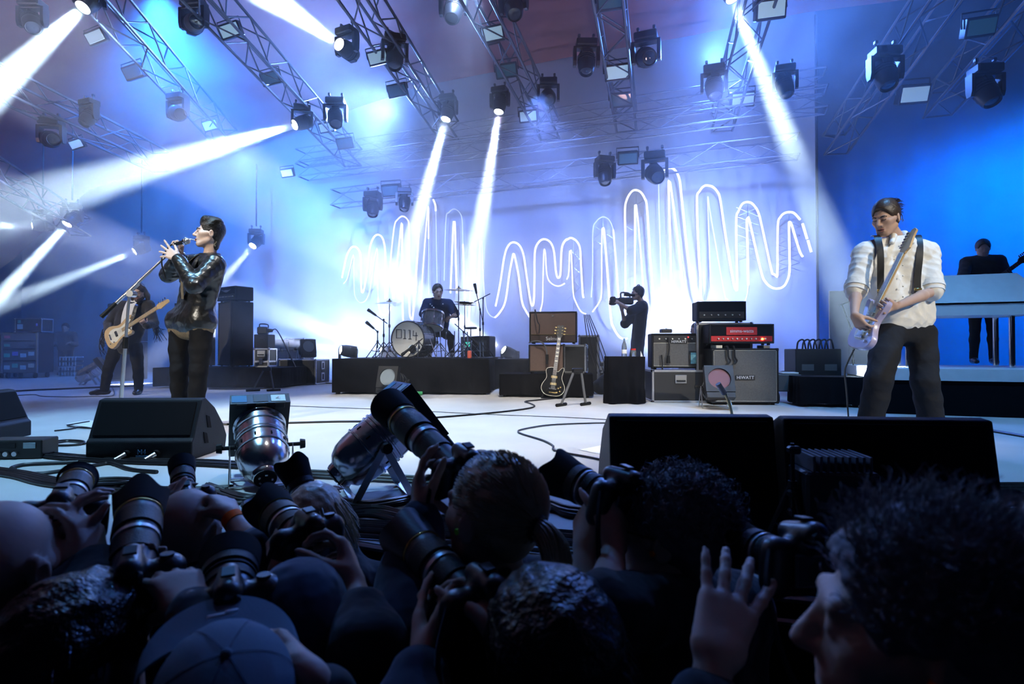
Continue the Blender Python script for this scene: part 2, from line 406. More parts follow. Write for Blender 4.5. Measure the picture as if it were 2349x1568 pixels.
def hand_sdf(s, wrist, fd, pn, side, curl=(.5, .5, .5, .5), thumb=(.5, .4), k=1., spread=.10):
    """fd finger direction, pn palm normal, side +1: thumb towards fd x pn"""
    fd = V(fd).normalized(); pn = V(pn); pn = (pn - fd * pn.dot(fd)).normalized(); sd = fd.cross(pn) * side; w = V(wrist)
    kn = []
    for i in range(4):
        off = (1.5 - i) * .021 * k
        kp = w + fd * (.088 - (.004, 0, .004, .014)[i]) * k + sd * off; kn.append(kp)
        s.cone(w + sd * off * .55 + fd * .012 * k, kp, .017 * k, .0125 * k, .014)
        L = (.042, .047, .043, .034)[i] * k; a = 0.; p = kp; d0 = (fd + sd * (1.5 - i) * spread).normalized()
        c = curl[i]; r = (.0095, .0098, .0094, .0082)[i] * k
        for j in range(3):
            a += c * (.9, 1.1, .8)[j]; d = d0 * math.cos(a) + pn * math.sin(a); q = p + d * L * (1, .68, .52)[j]
            s.cone(p, q, r * (1, .93, .86)[j], r * (.95, .87, .74)[j], .005); p = q
    t0 = w + fd * .026 * k + sd * .022 * k + pn * .006 * k
    d = (fd * .62 + sd * (.78 - thumb[0] * .5) + pn * thumb[0]).normalized(); q = t0 + d * .046 * k
    s.cone(w + fd * .02 * k, t0, .017 * k, .017 * k, .012); s.cone(t0, q, .016 * k, .0118 * k, .01)
    d2 = (d + fd * .35 + pn * thumb[1] * .6 - sd * thumb[1] * .25).normalized(); q2 = q + d2 * .034 * k
    s.cone(q, q2, .0112 * k, .010 * k, .005); s.cone(q2, q2 + d2 * .026 * k, .010 * k, .008 * k, .005)
    return kn
def hair_cap(m, k=1., vox=.006, grow=.012, face=(.100, -.028, .077, .080, .104), nape=-.06, amp=0., freq=60, up=0.):
    s = Sdf(vox, amp, freq)
    s.ell(Loc(m, 0, -.018 * k, (.038 + up) * k), [(.074 + grow) * k, (.094 + grow) * k, (.086 + grow + up) * k], .02)
    s.cone(T(m, 0, -.06 * k, -.02 * k), T(m, 0, -.055 * k, nape * k), .052 * k, .042 * k, .03, (np.array((m.to_3x3() @ V((0, 1, 0)))), .7))
    s.ell(Loc(m, 0, face[0] * k, face[1] * k), [face[2] * k, face[3] * k, face[4] * k], .012, 1)
    for e in (-1, 1): s.ell(Loc(m, e * .085 * k, .012 * k, -.035 * k), [.03 * k, .035 * k, .05 * k], .01, 1)
    return s
def strands(m, n, spec, r=.0016, k=1., seed=1, segs=4, sides=3, curl=0., region=None, rad=(.087, .107, .099), cen=(0, -.018, .038)):
    """n hair locks; spec(dir)-> end offset vector in the head frame"""
    R = random.Random(seed); b = MB()
    while n > 0:
        z = R.uniform(-1, 1); a = R.uniform(0, 2 * math.pi); q = math.sqrt(1 - z * z); d = V((q * math.cos(a), q * math.sin(a), z))
        if region and not region(d): continue
        p = V((cen[0] + d.x * rad[0], cen[1] + d.y * rad[1], cen[2] + d.z * rad[2])) * .96
        e = spec(d, R); pts = []; ph = R.uniform(0, 6.28); o1 = d.orthogonal().normalized(); o2 = d.cross(o1)
        for i in range(segs + 1):
            t = i / segs; w = p + d * (e.length * .35 * t * (1 - t)) + e * t
            if curl: w = w + (o1 * math.cos(ph + 7 * t) + o2 * math.sin(ph + 7 * t)) * curl * t
            pts.append(m @ (w * k))
        b.tube(pts, r * k, sides, taper=(1, .35)); n -= 1
    return b
def limb_r(bulk): return {'ua': .050 * bulk, 'el': .043 * bulk, 'wr': .033 * bulk}
def person(name, label, base, J, **o):
    """J: joints in scene coordinates. Body is one skin surface, clothes and hair are children."""
    base = V(base); vox = o.get('vox', .008); k = o.get('k', 1.)
    H = J['head']                                                  # head frame
    s = Sdf(vox)
    head_sdf(s, H, o.get('hk', 1.), o.get('fat', 1.), o.get('nose', 1.))
    nb = V(J['neck']); ns = T(H, 0, -.022, -.055)
    s.cone(ns, nb, .046 * k, .052 * k, .025); ch = V(J['chest']); pel = V(J['pelvis'])
    fw = V(J['fwd']).normalized(); fl = (np.array(fw), .72)
    s.cone(nb + (ch - nb) * .35, pel, .085 * k, .10 * k, .05, fl)
    for e in 'LR':
        sh, el, wr = V(J['sh' + e]), V(J['el' + e]), V(J['wr' + e])
        s.cone(nb + (ch - nb) * .3, sh, .05 * k, .042 * k, .03)
        s.chain([sh, el], [.043 * k, .036 * k]); mid = el + (wr - el) * .3
        s.chain([el, mid, wr], [.036 * k, .037 * k, .0235 * k])
        if 'hand' + e in J: hand_sdf(s, wr, *J['hand' + e][0], **J['hand' + e][1])
        if o.get('skinlegs'):
            hp, kn, an = V(J['hp' + e]), V(J['kn' + e]), V(J['an' + e]); s.chain([hp, kn, an], [.07, .048, .034])
    body = s.obj(name, o.get('skin', M['skin']), None, base); body.location = base
    tag(body, label, 'person', o.get('group'))
    bk = o.get('bulk', 1.)
    def top(nm, mt, sleeve, low, add=0., amp=.004, fr=34., v=None, hem=0.):
        t = Sdf(v or vox, amp, fr); w = .012 * bk + add
        lowc = pel + (ch - pel) * (-low)
        sx = (V(J['shR']) - V(J['shL'])); sxn = sx.normalized()
        hw = o.get('waist', .085) * k
        for e, sg in (('L', -1), ('R', 1)):
            t.cone(V(J['sh' + e]) * .72 + nb * .28 - V((0, 0, .05)), pel + sxn * sg * hw + (lowc - pel), (.075 + w) * k, (.082 + w) * k, .06, (np.array(fw), .86))
            t.cone(nb + V((0, 0, -.045)), V(J['sh' + e]), (.05 + w) * k, (.046 + w) * k, .04)
            sh, el, wr = V(J['sh' + e]), V(J['el' + e]), V(J['wr' + e])
            if sleeve > .5:
                end = wr if sleeve >= 2 else el + (wr - el) * max(0, sleeve - 1)
                t.chain([sh, el] if sleeve <= 1 else [sh, el, end], [(.047 + w) * k, (.042 + w * .8) * k] if sleeve <= 1 else [(.047 + w) * k, (.040 + w * .8) * k, (.026 + w * .8) * k], .02)
                if sleeve < 1: pass
            elif sleeve > 0: t.cone(sh, sh + (el - sh) * (sleeve * 2), (.05 + w) * k, (.05 + w) * k, .02)
        if hem: t.cone(V(J['hpL']) + V((0, 0, hem)), V(J['hpR']) + V((0, 0, hem)), (.086 + w) * k, (.086 + w) * k, .04)
        t.cone(nb + (ch - nb) * .45, lowc, (.095 + w) * k, (.09 + w) * k, .05, (np.array(fw), .9))
        if o.get('neckhole', True): t.cone(nb + fw * .01, nb + fw * .05 + V((0, 0, .12)), .056 * k, .075 * k, .012, None, 1)
        return t.obj(nm, mt, body, base)
    for c in o.get('tops', []): top(**c)
    if 'trousers' in o:
        t = Sdf(vox, .0035, 30.); tr = o.get('legr', (.086, .062, .050))
        t.cone(V(J['hpL']), V(J['hpR']), .092 * k, .092 * k, .04); t.cone(pel, pel + (ch - pel) * .25, .115 * k, .108 * k, .04, (np.array(fw), .85))
        for e in 'LR':
            hp, kn, an = V(J['hp' + e]), V(J['kn' + e]), V(J['an' + e])
            t.chain([hp, hp + (kn - hp) * .5, kn, kn + (an - kn) * .35, an], [tr[0], tr[0] * .93, tr[1], tr[1] * .98, tr[2]], .025)
        t.obj('trousers', o['trousers'], body, base)
        for e in 'LR':
            an = V(J['an' + e]); td = V(J.get('toe' + e, fw)); td.z = 0; td.normalize(); b = Sdf(vox * .9)
            gz = o.get('ground', 0.)
            hz = V((an.x, an.y, gz + .045)); b.chain([hz - td * .04, hz + td * .09, hz + td * .17 - V((0, 0, .012))], [.043, .042, .032], .02, ((0, 0, 1), .95))
            b.cone(hz, an + V((0, 0, .02)), .042, .045, .02)
            b.cone(hz + V((-.4, -.4, -.16)), hz + V((.4, .4, -.16)), .115, .115, .002, None, 1)
            b.obj('boot', o.get('shoe', M['leather']), body, base)
    if 'hair' in o:
        hs, hm = o['hair']; hs.obj('hair', hm, body, base)
    for b, nm, mt in o.get('extra', []):
        ob = b.obj(nm, mt, body, True) if isinstance(b, MB) else b.obj(nm, mt, body, None)
        ob.matrix_parent_inverse = Matrix.Translation(-base)
    return body
def brow_eye(H, k=1.):
    b = MB()
    for e in (-1, 1): b.tube([T(H, e * .014 * k, .094 * k, .024 * k), T(H, e * .032 * k, .092 * k, .030 * k), T(H, e * .05 * k, .078 * k, .024 * k)], .0048 * k, 5, smooth=3)
    c = MB()
    for e in (-1, 1):
        c.tube([T(H, e * .018 * k, .0865 * k, .005 * k), T(H, e * .032 * k, .0915 * k, .0015 * k), T(H, e * .045 * k, .084 * k, .005 * k)], .0028 * k, 5, smooth=3)
    l = MB(); mo = MB()
    l.tube([T(H, -.024 * k, .086 * k, -.064 * k), T(H, -.010 * k, .096 * k, -.058 * k), T(H, 0, .0965 * k, -.0595 * k), T(H, .010 * k, .096 * k, -.058 * k), T(H, .024 * k, .086 * k, -.064 * k)], .0042 * k, 6, smooth=3)
    l.tube([T(H, -.020 * k, .087 * k, -.070 * k), T(H, 0, .096 * k, -.0745 * k), T(H, .020 * k, .087 * k, -.070 * k)], .0052 * k, 6, smooth=3)
    mo.tube([T(H, -.024 * k, .088 * k, -.0655 * k), T(H, 0, .099 * k, -.0665 * k), T(H, .024 * k, .088 * k, -.0655 * k)], .0018 * k, 5, smooth=3)
    return [(b, 'eyebrows', M['hairblack']), (c, 'eyelashes', M['hairblack']), (l, 'lips', M['lips']), (mo, 'mouth_line', M['matte'])]
def ribbon(pts, nrm, w, th=.003, smooth=4):
    """flat strap through points; nrm gives the outward normal at each"""
    b = MB(); p = [V(q) for q in pts]; n = [V(q).normalized() for q in nrm]; q = []; nn = []
    for i in range(len(p) - 1):
        a, b0, c, d = p[max(i - 1, 0)], p[i], p[i + 1], p[min(i + 2, len(p) - 1)]
        for j in range(smooth):
            t = j / smooth; q.append(.5 * ((2 * b0) + (c - a) * t + (2 * a - 5 * b0 + 4 * c - d) * t * t + (3 * b0 - a - 3 * c + d) * t ** 3)); nn.append(n[i].lerp(n[i + 1], t).normalized())
    q.append(p[-1]); nn.append(n[-1]); vs = []; fs = []
    for i in range(len(q)):
        t = (q[min(i + 1, len(q) - 1)] - q[max(i - 1, 0)]).normalized(); x = t.cross(nn[i]).normalized() * (w / 2)
        o = nn[i] * th; vs += [q[i] - x, q[i] + x, q[i] + x + o, q[i] - x + o]
    for i in range(len(q) - 1):
        for j in range(4): fs.append((i * 4 + j, i * 4 + (j + 1) % 4, i * 4 + 4 + (j + 1) % 4, i * 4 + 4 + j))
    fs += [(0, 1, 2, 3), tuple(len(vs) - 4 + j for j in range(4))]
    return b.put(vs, fs)
# ------------------------------------------------------------------ materials of the setting
def carpet():
    m = bpy.data.materials.new('pale_carpet'); m.use_nodes = True; nt = m.node_tree; b = nt.nodes['Principled BSDF']
    b.inputs['Roughness'].default_value = .9
    tc = nt.nodes.new('ShaderNodeTexCoord')
    a = nt.nodes.new('ShaderNodeTexNoise'); a.inputs['Scale'].default_value = 1.3; a.inputs['Detail'].default_value = 5
    c = nt.nodes.new('ShaderNodeTexNoise'); c.inputs['Scale'].default_value = 260; c.inputs['Detail'].default_value = 2
    for n in (a, c): nt.links.new(tc.outputs['Object'], n.inputs['Vector'])
    r = nt.nodes.new('ShaderNodeMix'); r.data_type = 'RGBA'; nt.links.new(a.outputs['Fac'], r.inputs[0])
    r.inputs[6].default_value = (.46, .45, .43, 1); r.inputs[7].default_value = (.68, .67, .64, 1)
    nt.links.new(r.outputs[2], b.inputs['Base Color'])
    bp = nt.nodes.new('ShaderNodeBump'); bp.inputs['Strength'].default_value = .5; bp.inputs['Distance'].default_value = .004
    nt.links.new(c.outputs['Fac'], bp.inputs['Height']); nt.links.new(bp.outputs[0], b.inputs['Normal']); return m
M['carpet'] = carpet()
M['backcloth'] = mat('pale_backcloth', (.62, .64, .70), .9, var=.10, scale=.5, bump=.2, bscale=2)
M['wing'] = mat('blue_grey_drape', (.09, .20, .30), .9, var=.2, scale=1.5)
M['canopy'] = mat('rust_canvas', (.34, .13, .13), .9, var=.15, scale=.5, bump=.3, bscale=1.2)
M['pitfloor'] = mat('pit_boards', (.03, .03, .03), .9)
# ------------------------------------------------------------------ stage deck, pit, walls, roof
def plane_poly(name, pts, material):
    return struct(MB().put(pts, [tuple(range(len(pts)))]).obj(name, material))
EDGE = [V((-7, 1.55, 0)), V((-3, 1.80, 0)), G(232, 1266), G(520, 1244), G(797, 1236), G(906, 1253), G(1267, 1308), G(1496, 1326), V((1.6, 1.38, 0)), V((4, .70, 0)), V((8, -.6, 0))]
deck = [(e.x, e.y, 0) for e in EDGE] + [(16, 5, 0), (16, 21, 0), (-18, 21, 0), (-18, 3, 0)]
plane_poly('floor', deck, M['carpet'])
fb = MB()
for a, b in zip(EDGE[:-1], EDGE[1:]):
    fb.put([(a.x, a.y, -.001), (b.x, b.y, -.001), (b.x, b.y, -1.35), (a.x, a.y, -1.35)], [(0, 1, 2, 3)])
struct(fb.obj('wall_front', M['matte']))
for i, (dz, off, r) in enumerate(((-.012, .010, .012), (-.075, .016, .010))):
    struct(MB().tube([(e.x, e.y - off, dz) for e in EDGE], r, 6).obj('trim_%d' % (i + 1), M['alu']))
plane_poly('pit_floor', [(-9, -4, -1.35), (9, -4, -1.35), (9, 3, -1.35), (-9, 3, -1.35)], M['pitfloor'])
BY = lambda X: 13.77 - .375 * X                                    # backcloth plane
def drape(name, x0, x1, yf, z0, z1, material, amp=.05, wl=.5, n=160):
    vs = []; fs = []
    for i in range(n + 1):
        x = x0 + (x1 - x0) * i / n; o = amp * math.sin(x * 6.28 / wl) + amp * .5 * math.sin(x * 6.28 / wl * .37 + 1)
        vs += [(x, yf(x) + o, z0), (x, yf(x) + o * .8, z1)]
        if i: k = 2 * i; fs.append((k - 2, k, k + 1, k - 1))
    return struct(MB().put(vs, fs).obj(name, material, None, True, angle=80))
drape('wall_back', -17.6, 6.15, BY, 0, 9.0, M['backcloth'], .02, 1.1, 240)
drape('wall_left', -17.9, -17.2, lambda x: 20.2 + (x + 17.6) * 18, 0, 9, M['wing'], .02, .7)
drape('wall_right', 5.9, 17, lambda x: BY(x) + 1.0 + .02 * (x - 6), 0, 9, M['wing'], .02, .6)
# canopy: an arched tarpaulin whose rear hem follows the back of the stage
hem = [(-17.5, 17.6, 2.0), (-15.3, 17.4, 3.45), (-12.7, 17, 5.5), (-10, 16.6, 6.15), (-7, 16.1, 6.7), (-2.35, 14.6, 7.5), (1.2, 13.3, 7.55), (4, 12.2, 7.5), (5.9, 11.4, 7.5), (9, 10.3, 7.3), (14, 8.5, 6.0), (17, 7.5, 4)]
def canopy():
    vs = []; fs = []; nr = 9; npt = 0
    p = []
    for i in range(len(hem) - 1):
        a, b = V(hem[i]), V(hem[i + 1]); p += [a.lerp(b, t / 4) for t in range(4)]
    p.append(V(hem[-1]))
    for r in range(nr):
        t = r / (nr - 1) * 17
        for i, q in enumerate(p):
            w = q - D * t; sag = .12 * math.sin(i * 1.7) * math.sin(r * 1.1)
            vs.append((w.x, w.y, q.z + .13 * t + sag))
    n = len(p)
    for r in range(nr - 1):
        for i in range(n - 1): fs.append((r * n + i, r * n + i + 1, (r + 1) * n + i + 1, (r + 1) * n + i))
    struct(MB().put(vs, fs).obj('ceiling', M['canopy'], None, True, angle=80))
canopy()
# ------------------------------------------------------------------ roof trusses
def unit_rod(n=6):
    me = bpy.data.meshes.new('brace'); b = MB().cyl((0, 0, 0), (0, 0, 1), 1, None, n); me.from_pydata(b.v, [], b.f); me.materials.append(M['truss']); return me
ROD = unit_rod()
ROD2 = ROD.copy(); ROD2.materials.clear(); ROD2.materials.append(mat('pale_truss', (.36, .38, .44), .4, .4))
def rod(name, a, b, r, parent, me=None):
    o = bpy.data.objects.new(name, me or ROD); COL.objects.link(o); o.parent = parent
    d = V(b) - V(a); m = d.to_track_quat('Z', 'Y').to_matrix().to_4x4(); m.translation = V(a)
    o.matrix_local = m @ Matrix.Diagonal((r, r, d.length, 1)); return o
def truss(label, a, b, w=.42, bay=.62, group='roof trusses', sides=(0, 1, 2, 3), rk=1., rm=None):
    a, b = V(a), V(b); t = thing('lighting_truss', label, 'truss', a, 0, group)
    d = b - a; L = d.length; x = d.normalized(); y = V((0, 0, 1)).cross(x).normalized(); z = x.cross(y)
    c = [(y * sy + z * sz) * (w / 2) for sy, sz in ((-1, -1), (1, -1), (1, 1), (-1, 1))]
    for q in c: rod('chord', q, q + d, .026 * rk, t, rm)
    n = max(2, round(L / bay))
    for i in range(n):
        for k in sides:
            p, q = (c[k], c[(k + 1) % 4]) if i % 2 else (c[(k + 1) % 4], c[k])
            rod('brace', p + d * (i / n), q + d * ((i + 1) / n), .013 * rk, t, rm)
    for f in (0, 1): rod('end_brace', c[0] + d * f, c[1] + d * f, .016, t); rod('end_brace', c[2] + d * f, c[3] + d * f, .016, t)
    return t
TR = {}
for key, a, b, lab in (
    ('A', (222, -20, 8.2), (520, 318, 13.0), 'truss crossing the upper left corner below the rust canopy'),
    ('B', (0, 190, 9.0), (372, 372, 12.6), 'left truss carrying two heads with round bodies beside a small pale panel'),
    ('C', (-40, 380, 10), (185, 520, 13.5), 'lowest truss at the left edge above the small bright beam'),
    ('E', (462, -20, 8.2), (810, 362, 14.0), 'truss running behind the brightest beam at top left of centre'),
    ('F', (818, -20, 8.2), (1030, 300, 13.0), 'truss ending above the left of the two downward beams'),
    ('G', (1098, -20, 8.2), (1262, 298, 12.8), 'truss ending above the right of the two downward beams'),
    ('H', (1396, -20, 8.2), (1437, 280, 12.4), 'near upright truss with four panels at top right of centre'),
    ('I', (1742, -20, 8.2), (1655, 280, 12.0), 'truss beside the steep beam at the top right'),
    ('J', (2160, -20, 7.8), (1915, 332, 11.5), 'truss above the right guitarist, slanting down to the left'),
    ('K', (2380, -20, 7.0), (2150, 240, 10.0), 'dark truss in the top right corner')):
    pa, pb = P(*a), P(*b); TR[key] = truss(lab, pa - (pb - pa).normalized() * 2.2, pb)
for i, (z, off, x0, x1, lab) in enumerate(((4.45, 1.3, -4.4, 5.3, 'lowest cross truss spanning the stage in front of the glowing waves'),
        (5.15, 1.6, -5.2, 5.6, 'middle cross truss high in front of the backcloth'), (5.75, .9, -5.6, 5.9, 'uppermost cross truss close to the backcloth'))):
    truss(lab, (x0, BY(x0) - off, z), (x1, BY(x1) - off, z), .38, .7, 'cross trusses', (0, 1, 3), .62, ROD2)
# tower truss at the right end of the backcloth
truss('upright tower truss at the right end of the backcloth', (6.0, 11.15, .0), (6.0, 11.15, 7.3), .34, .6, None)
# ------------------------------------------------------------------ moving heads, strobes, beams
M['lens_off'] = mat('dark_lens', (.03, .04, .06), .08, coat=1)
M['lens_on'] = mat('lit_lens', (1, 1, 1), .5, emit=(.80, .92, 1.0), estr=60)
M['panel'] = mat('strobe_reflector', (.55, .70, .75), .35, emit=(.45, .75, .95), estr=.42)  # strobes are off: faint emission stands in for haze light they reflect
M['paneldim'] = mat('strobe_dim_haze_glow', (.06, .12, .16), .1, coat=1, emit=(.1, .45, .7), estr=.06)  # weaker, bluer emission, again in place of reflected haze light
def moving_head():
    t = thing('moving_head_light', 'x', 'stage light')
    MB().box((0, 0, -.07), (.40, .30, .14), .02).box((0, .16, -.07), (.2, .03, .09), .01).obj('base', M['blackmetal'], t)
    y = MB()
    y.box((0, 0, -.155), (.46, .16, .04), .01)
    for e in (-1, 1):
        y.prism([(-.08, -.14), (.08, -.14), (.075, -.42), (.045, -.50), (-.045, -.50), (-.075, -.42)], -.03, .03, Matrix.Translation((e * .225, 0, 0)) @ Matrix.Rotation(math.pi / 2, 4, 'Z') @ Matrix.Rotation(math.pi / 2, 4, 'X'))
    y.obj('yoke', M['plastic'], t)
    h = MB().lathe([(.05, -.26), (.12, -.25), (.15, -.18), (.165, -.02), (.165, .10), (.150, .13), (.145, .20), (.125, .24), (.118, .235), (.11, .20)], 22)
    h.box((0, -.16, .14), (.16, .12, .05), .01).box((0, -.16, -.14), (.16, .12, .05), .01)
    ho = h.obj('head', M['plastic'], t, True)
    r = MB()
    for i in range(3): r.lathe([(.168, -.12 + i * .05), (.174, -.115 + i * .05), (.174, -.10 + i * .05), (.168, -.095 + i * .05)], 22, cap=False)
    r.obj('cooling_rib', M['blackmetal'], ho, True)
    lo = MB().lathe([(.001, .215), (.06, .225), (.112, .205)], 22, cap=False).obj('lens', M['lens_off'], ho, True)
    for e in (-1, 1): MB().cyl((e * .14, 0, 0), (e * .14, 0, .10), .018, None, 8).box((e * .14, 0, .10), (.05, .07, .06), .01).obj('clamp', M['truss'], t)
    return t
MH = moving_head(); MH_used = [False]
def mh(label, pos, direc, rz=0., sc=1., beam=None, group='moving head lights', up=False):
    o = MH if not MH_used[0] else clone(MH); MH_used[0] = True
    o.location = pos; o.rotation_euler = (math.pi if up else 0, 0, rz); o.scale = (sc,) * 3; tag(o, label, 'stage light', group)
    hd = [c for c in o.children if c.name.startswith('head')][0]
    loc = (Matrix.Rotation(-rz, 3, 'Z') @ V(direc)).normalized()
    if up: loc = V((loc.x, -loc.y, -loc.z))
    hd.matrix_local = Matrix.Translation((0, 0, -.42)) @ loc.to_track_quat('Y', 'Z').to_matrix().to_4x4()
    if beam:
        ln = [c for c in hd.children if c.name.startswith('lens')][0]
        ln.data = ln.data.copy(); ln.data.materials.clear(); ln.data.materials.append(M['lens_on'])
        e, deg, col = beam; p = V(pos) + V((0, 0, .42 * sc * (1 if up else -1))) + V(direc).normalized() * .30 * sc
        if pos[2] < 4.4 and not up: MB().cyl((0, 0, .1), (0, 0, (5.6 - pos[2]) / sc), .022, None, 8).obj('drop_pipe', M['blackmetal'], o)
        lamp('beam_lamp', p, p + V(direc), e, deg, col, .25, .085 * sc)
    return o
def strobe_t():
    t = thing('strobe_panel', 'x', 'stage light')
    MB().box((0, 0, 0), (.46, .16, .30), .015).obj('housing', M['blackmetal'], t)
    MB().box((0, -.082, 0), (.40, .012, .22), .004).obj('reflector', M['panel'], t)
    MB().tube([(-.25, 0, 0), (-.25, .06, .22), (.25, .06, .22), (.25, 0, 0)], .014, 6).obj('bracket', M['blackmetal'], t)
    return t
ST = strobe_t(); ST_used = [False]
def strobe(label, pos, tilt=0.6, rz=0., roll=0., sc=1., lit=True):
    o = ST if not ST_used[0] else clone(ST); ST_used[0] = True
    o.location = pos; o.rotation_euler = (tilt, roll, rz); o.scale = (sc * .86,) * 3; tag(o, label, 'stage light', 'strobe panels')
    if not lit:
        for c in o.children:
            if c.name.startswith('reflector'): c.data = c.data.copy(); c.data.materials.clear(); c.data.materials.append(M['paneldim'])
for px, py, d, sc, ro, lit, lab in (
    (222, 85, 9.2, .8, .3, 1, 'pale strobe panel hanging right of the beam in the top left corner'), (530, 70, 9.0, .86, .25, 1, 'pale strobe panel at the upper end of the truss left of the brightest beam'),
    (485, 287, 12, .85, .2, 1, 'pale strobe panel at the foot of the top left truss'), (178, 330, 11, .7, .25, 1, 'small pale strobe panel beside the left round-bodied head'),
    (308, 165, 10, .9, .25, 0, 'dark strobe panel on the top left truss'), (622, 180, 10.5, .9, .2, 0, 'dim strobe panel in haze below the brightest beam'),
    (750, 292, 12.5, .85, .12, 1, 'pale strobe panel right of the long leftward beam'), (660, 396, 13, .75, .1, 1, 'faint strobe panel low in the haze under the long leftward beam'),
    (793, 328, 12.5, .95, .1, 0, 'dim strobe panel under the truss left of the downward beams'), (868, 132, 9.5, .88, .18, 1, 'pale strobe panel right of the brightest beam source'),
    (912, 207, 10.8, .95, .15, 0, 'dim strobe panel half way down the truss left of the downward beams'), (1130, 78, 9.2, .95, .15, 1, 'pale strobe panel at the top between two round heads'),
    (1162, 162, 10.2, 1.0, .1, 0, 'blue strobe panel above the right downward beam'), (1212, 266, 12.2, 1.0, .06, 1, 'pale strobe panel just right of the right downward beam'),
    (1415, 166, 10.2, 1.1, .08, 1, 'pale strobe panel in the middle of the near upright truss'), (1424, 229, 11.4, 1.1, .05, 0, 'blue strobe panel at the foot of the near upright truss'),
    (1398, 4, 8.4, .95, .08, 0, 'blue strobe panel at the top edge on the near upright truss'), (1766, 22, 8.3, 1.1, .08, 1, 'pale strobe panel at the top edge right of the steep beam'),
    (1702, 228, 11, 1.15, .05, 1, 'pale strobe panel at the foot of the truss by the steep beam'), (2093, 216, 9.8, 1.25, .04, 1, 'dim blue strobe panel high above the right guitarist'),
    (2245, 62, 7.6, 1.0, .1, 0, 'blue strobe panel in the dark top right corner'), (1440, 362, 11.2, 1.0, .04, 0, 'dark strobe panel between the two heads above the tall wave'),
    (898, 436, 13.2, 1.1, .04, 0, 'dark strobe panel hanging above the left waves')):
    strobe(lab, P(px, py, d), .45, -STG * .3, ro * -1, sc, lit)
for px, py, d, sc, dr, lab in (
    (445, -10, 8.6, 1.05, (.5, -.6, -.2), 'unlit round head at the top edge left of the brightest beam'), (408, 205, 10.5, 1.05, (.5, -.5, -.25), 'unlit round head in haze above the singer'),
    (118, 262, 10, 1.05, (.6, -.5, -.2), 'unlit round head on the left truss, farther left of two'), (205, 218, 10, .9, (-.2, -.5, -.9), 'unlit round head on the left truss, farther right of two'),
    (75, -10, 8.6, 1., (.4, -.4, -.6), 'hazy unlit head in the top left corner'), (1040, -40, 8.6, 1.05, (-.1, -.5, -1), 'hazy unlit head at the top edge left of the pale panel'),
    (1178, -50, 8.6, 1.1, (.1, -.6, -1), 'hazy unlit head at the top edge right of the pale panel'), (1345, 82, 9.2, 1.05, (-.05, -.3, -1), 'dark head hanging left of the near upright truss'),
    (1482, 66, 9.2, 1.15, (.05, -.9, -.5), 'dark head with round lens hanging right of the near upright truss'), (1258, 170, 10.4, 1.0, (.1, -.8, -.6), 'dark head in shade right of the downward beams'),
    (1638, 140, 9.8, 1.1, (-.05, -.4, -1), 'dark head left of the steep beam'), (1800, 140, 9.6, 1.0, (.1, -.3, -1), 'dark head right of the steep beam'),
    (2030, 100, 8.6, 1.2, (.0, -.4, -1), 'big hazy head above the right guitarist'), (1387, 348, 11.2, 1.05, (.0, -.35, -1), 'left of the two dark heads hanging above the tall wave'),
    (1502, 338, 11.0, 1.25, (.05, -.9, -.6), 'right of the two dark heads hanging above the tall wave'), (855, 428, 13.2, 1.1, (.1, -.4, -1), 'left of two hazy heads hanging above the left waves'),
    (928, 420, 13.2, 1.0, (.0, -.4, -1), 'right of two hazy heads hanging above the left waves'), (905, 70, 9.5, 1.1, (.1, -.4, -1), 'hazy head right of the brightest beam source'),
    (770, 215, 11, 1.1, (.2, -.5, -.8), 'hazy dark head beside the long leftward beam source'), (2260, 140, 8, 1.1, (.1, -.4, -.8), 'head lost in the dark top right corner')):
    mh(lab, P(px, py + 12, d), dr, random.uniform(-.4, .4), sc * .8)
BW = (.62, .84, 1.0); BI = (.55, .66, 1.0)
def beam(lab, s, q, e, deg, col=BW, sc=.8, up=False):
    a, b = P(*s), P(*q); dr = (b - a).normalized()
    mh(lab, a - dr * .3 * sc + V((0, 0, (-.42 if up else .42) * sc)), dr, random.uniform(-.5, .5), sc, (e, deg, col), 'moving head lights throwing beams', up)
BEAMS = (
    ('lit moving head throwing the beam across the top left corner', (185, 22, 8.0), (-110, 300, 6.6), 110000, 9.5, BW),
    ('lit moving head throwing the brightest beam up to the top edge', (772, 98, 8.8), (520, -75, 7.0), 130000, 13, BW),
    ('lit moving head throwing the long beam to the left above the singer', (670, 288, 11), (180, 430, 8.4), 100000, 9, BW),
    ('lit moving head throwing the left of the two downward beams', (1021, 279, 11.5), (915, 660, 10.6), 80000, 8, BI),
    ('lit moving head throwing the right of the two downward beams', (1143, 262, 11.5), (1080, 660, 10.6), 80000, 8, BI),
    ('lit moving head at the top edge throwing the steep beam on the right', (1684, 4, 8.0), (1850, 430, 7.4), 70000, 7, BW),
    ('small lit moving head at the left edge throwing a level beam', (66, 517, 12.5), (-200, 520, 11.2), 60000, 6, BW),
    ('lit moving head on the left above the bass player throwing a low beam', (150, 518, 12.5), (-110, 800, 10.6), 80000, 7, BW),
    ('lit moving head behind the bass player throwing a pale low beam', (303, 579, 14.5), (0, 700, 12.6), 42000, 8, BW),
    ('small lit moving head right of the singer throwing a short beam', (577, 567, 14.8), (460, 700, 13.2), 26000, 7, BI))
for lab, s, q, e, deg, c in BEAMS: beam(lab, s, q, e, deg, c)
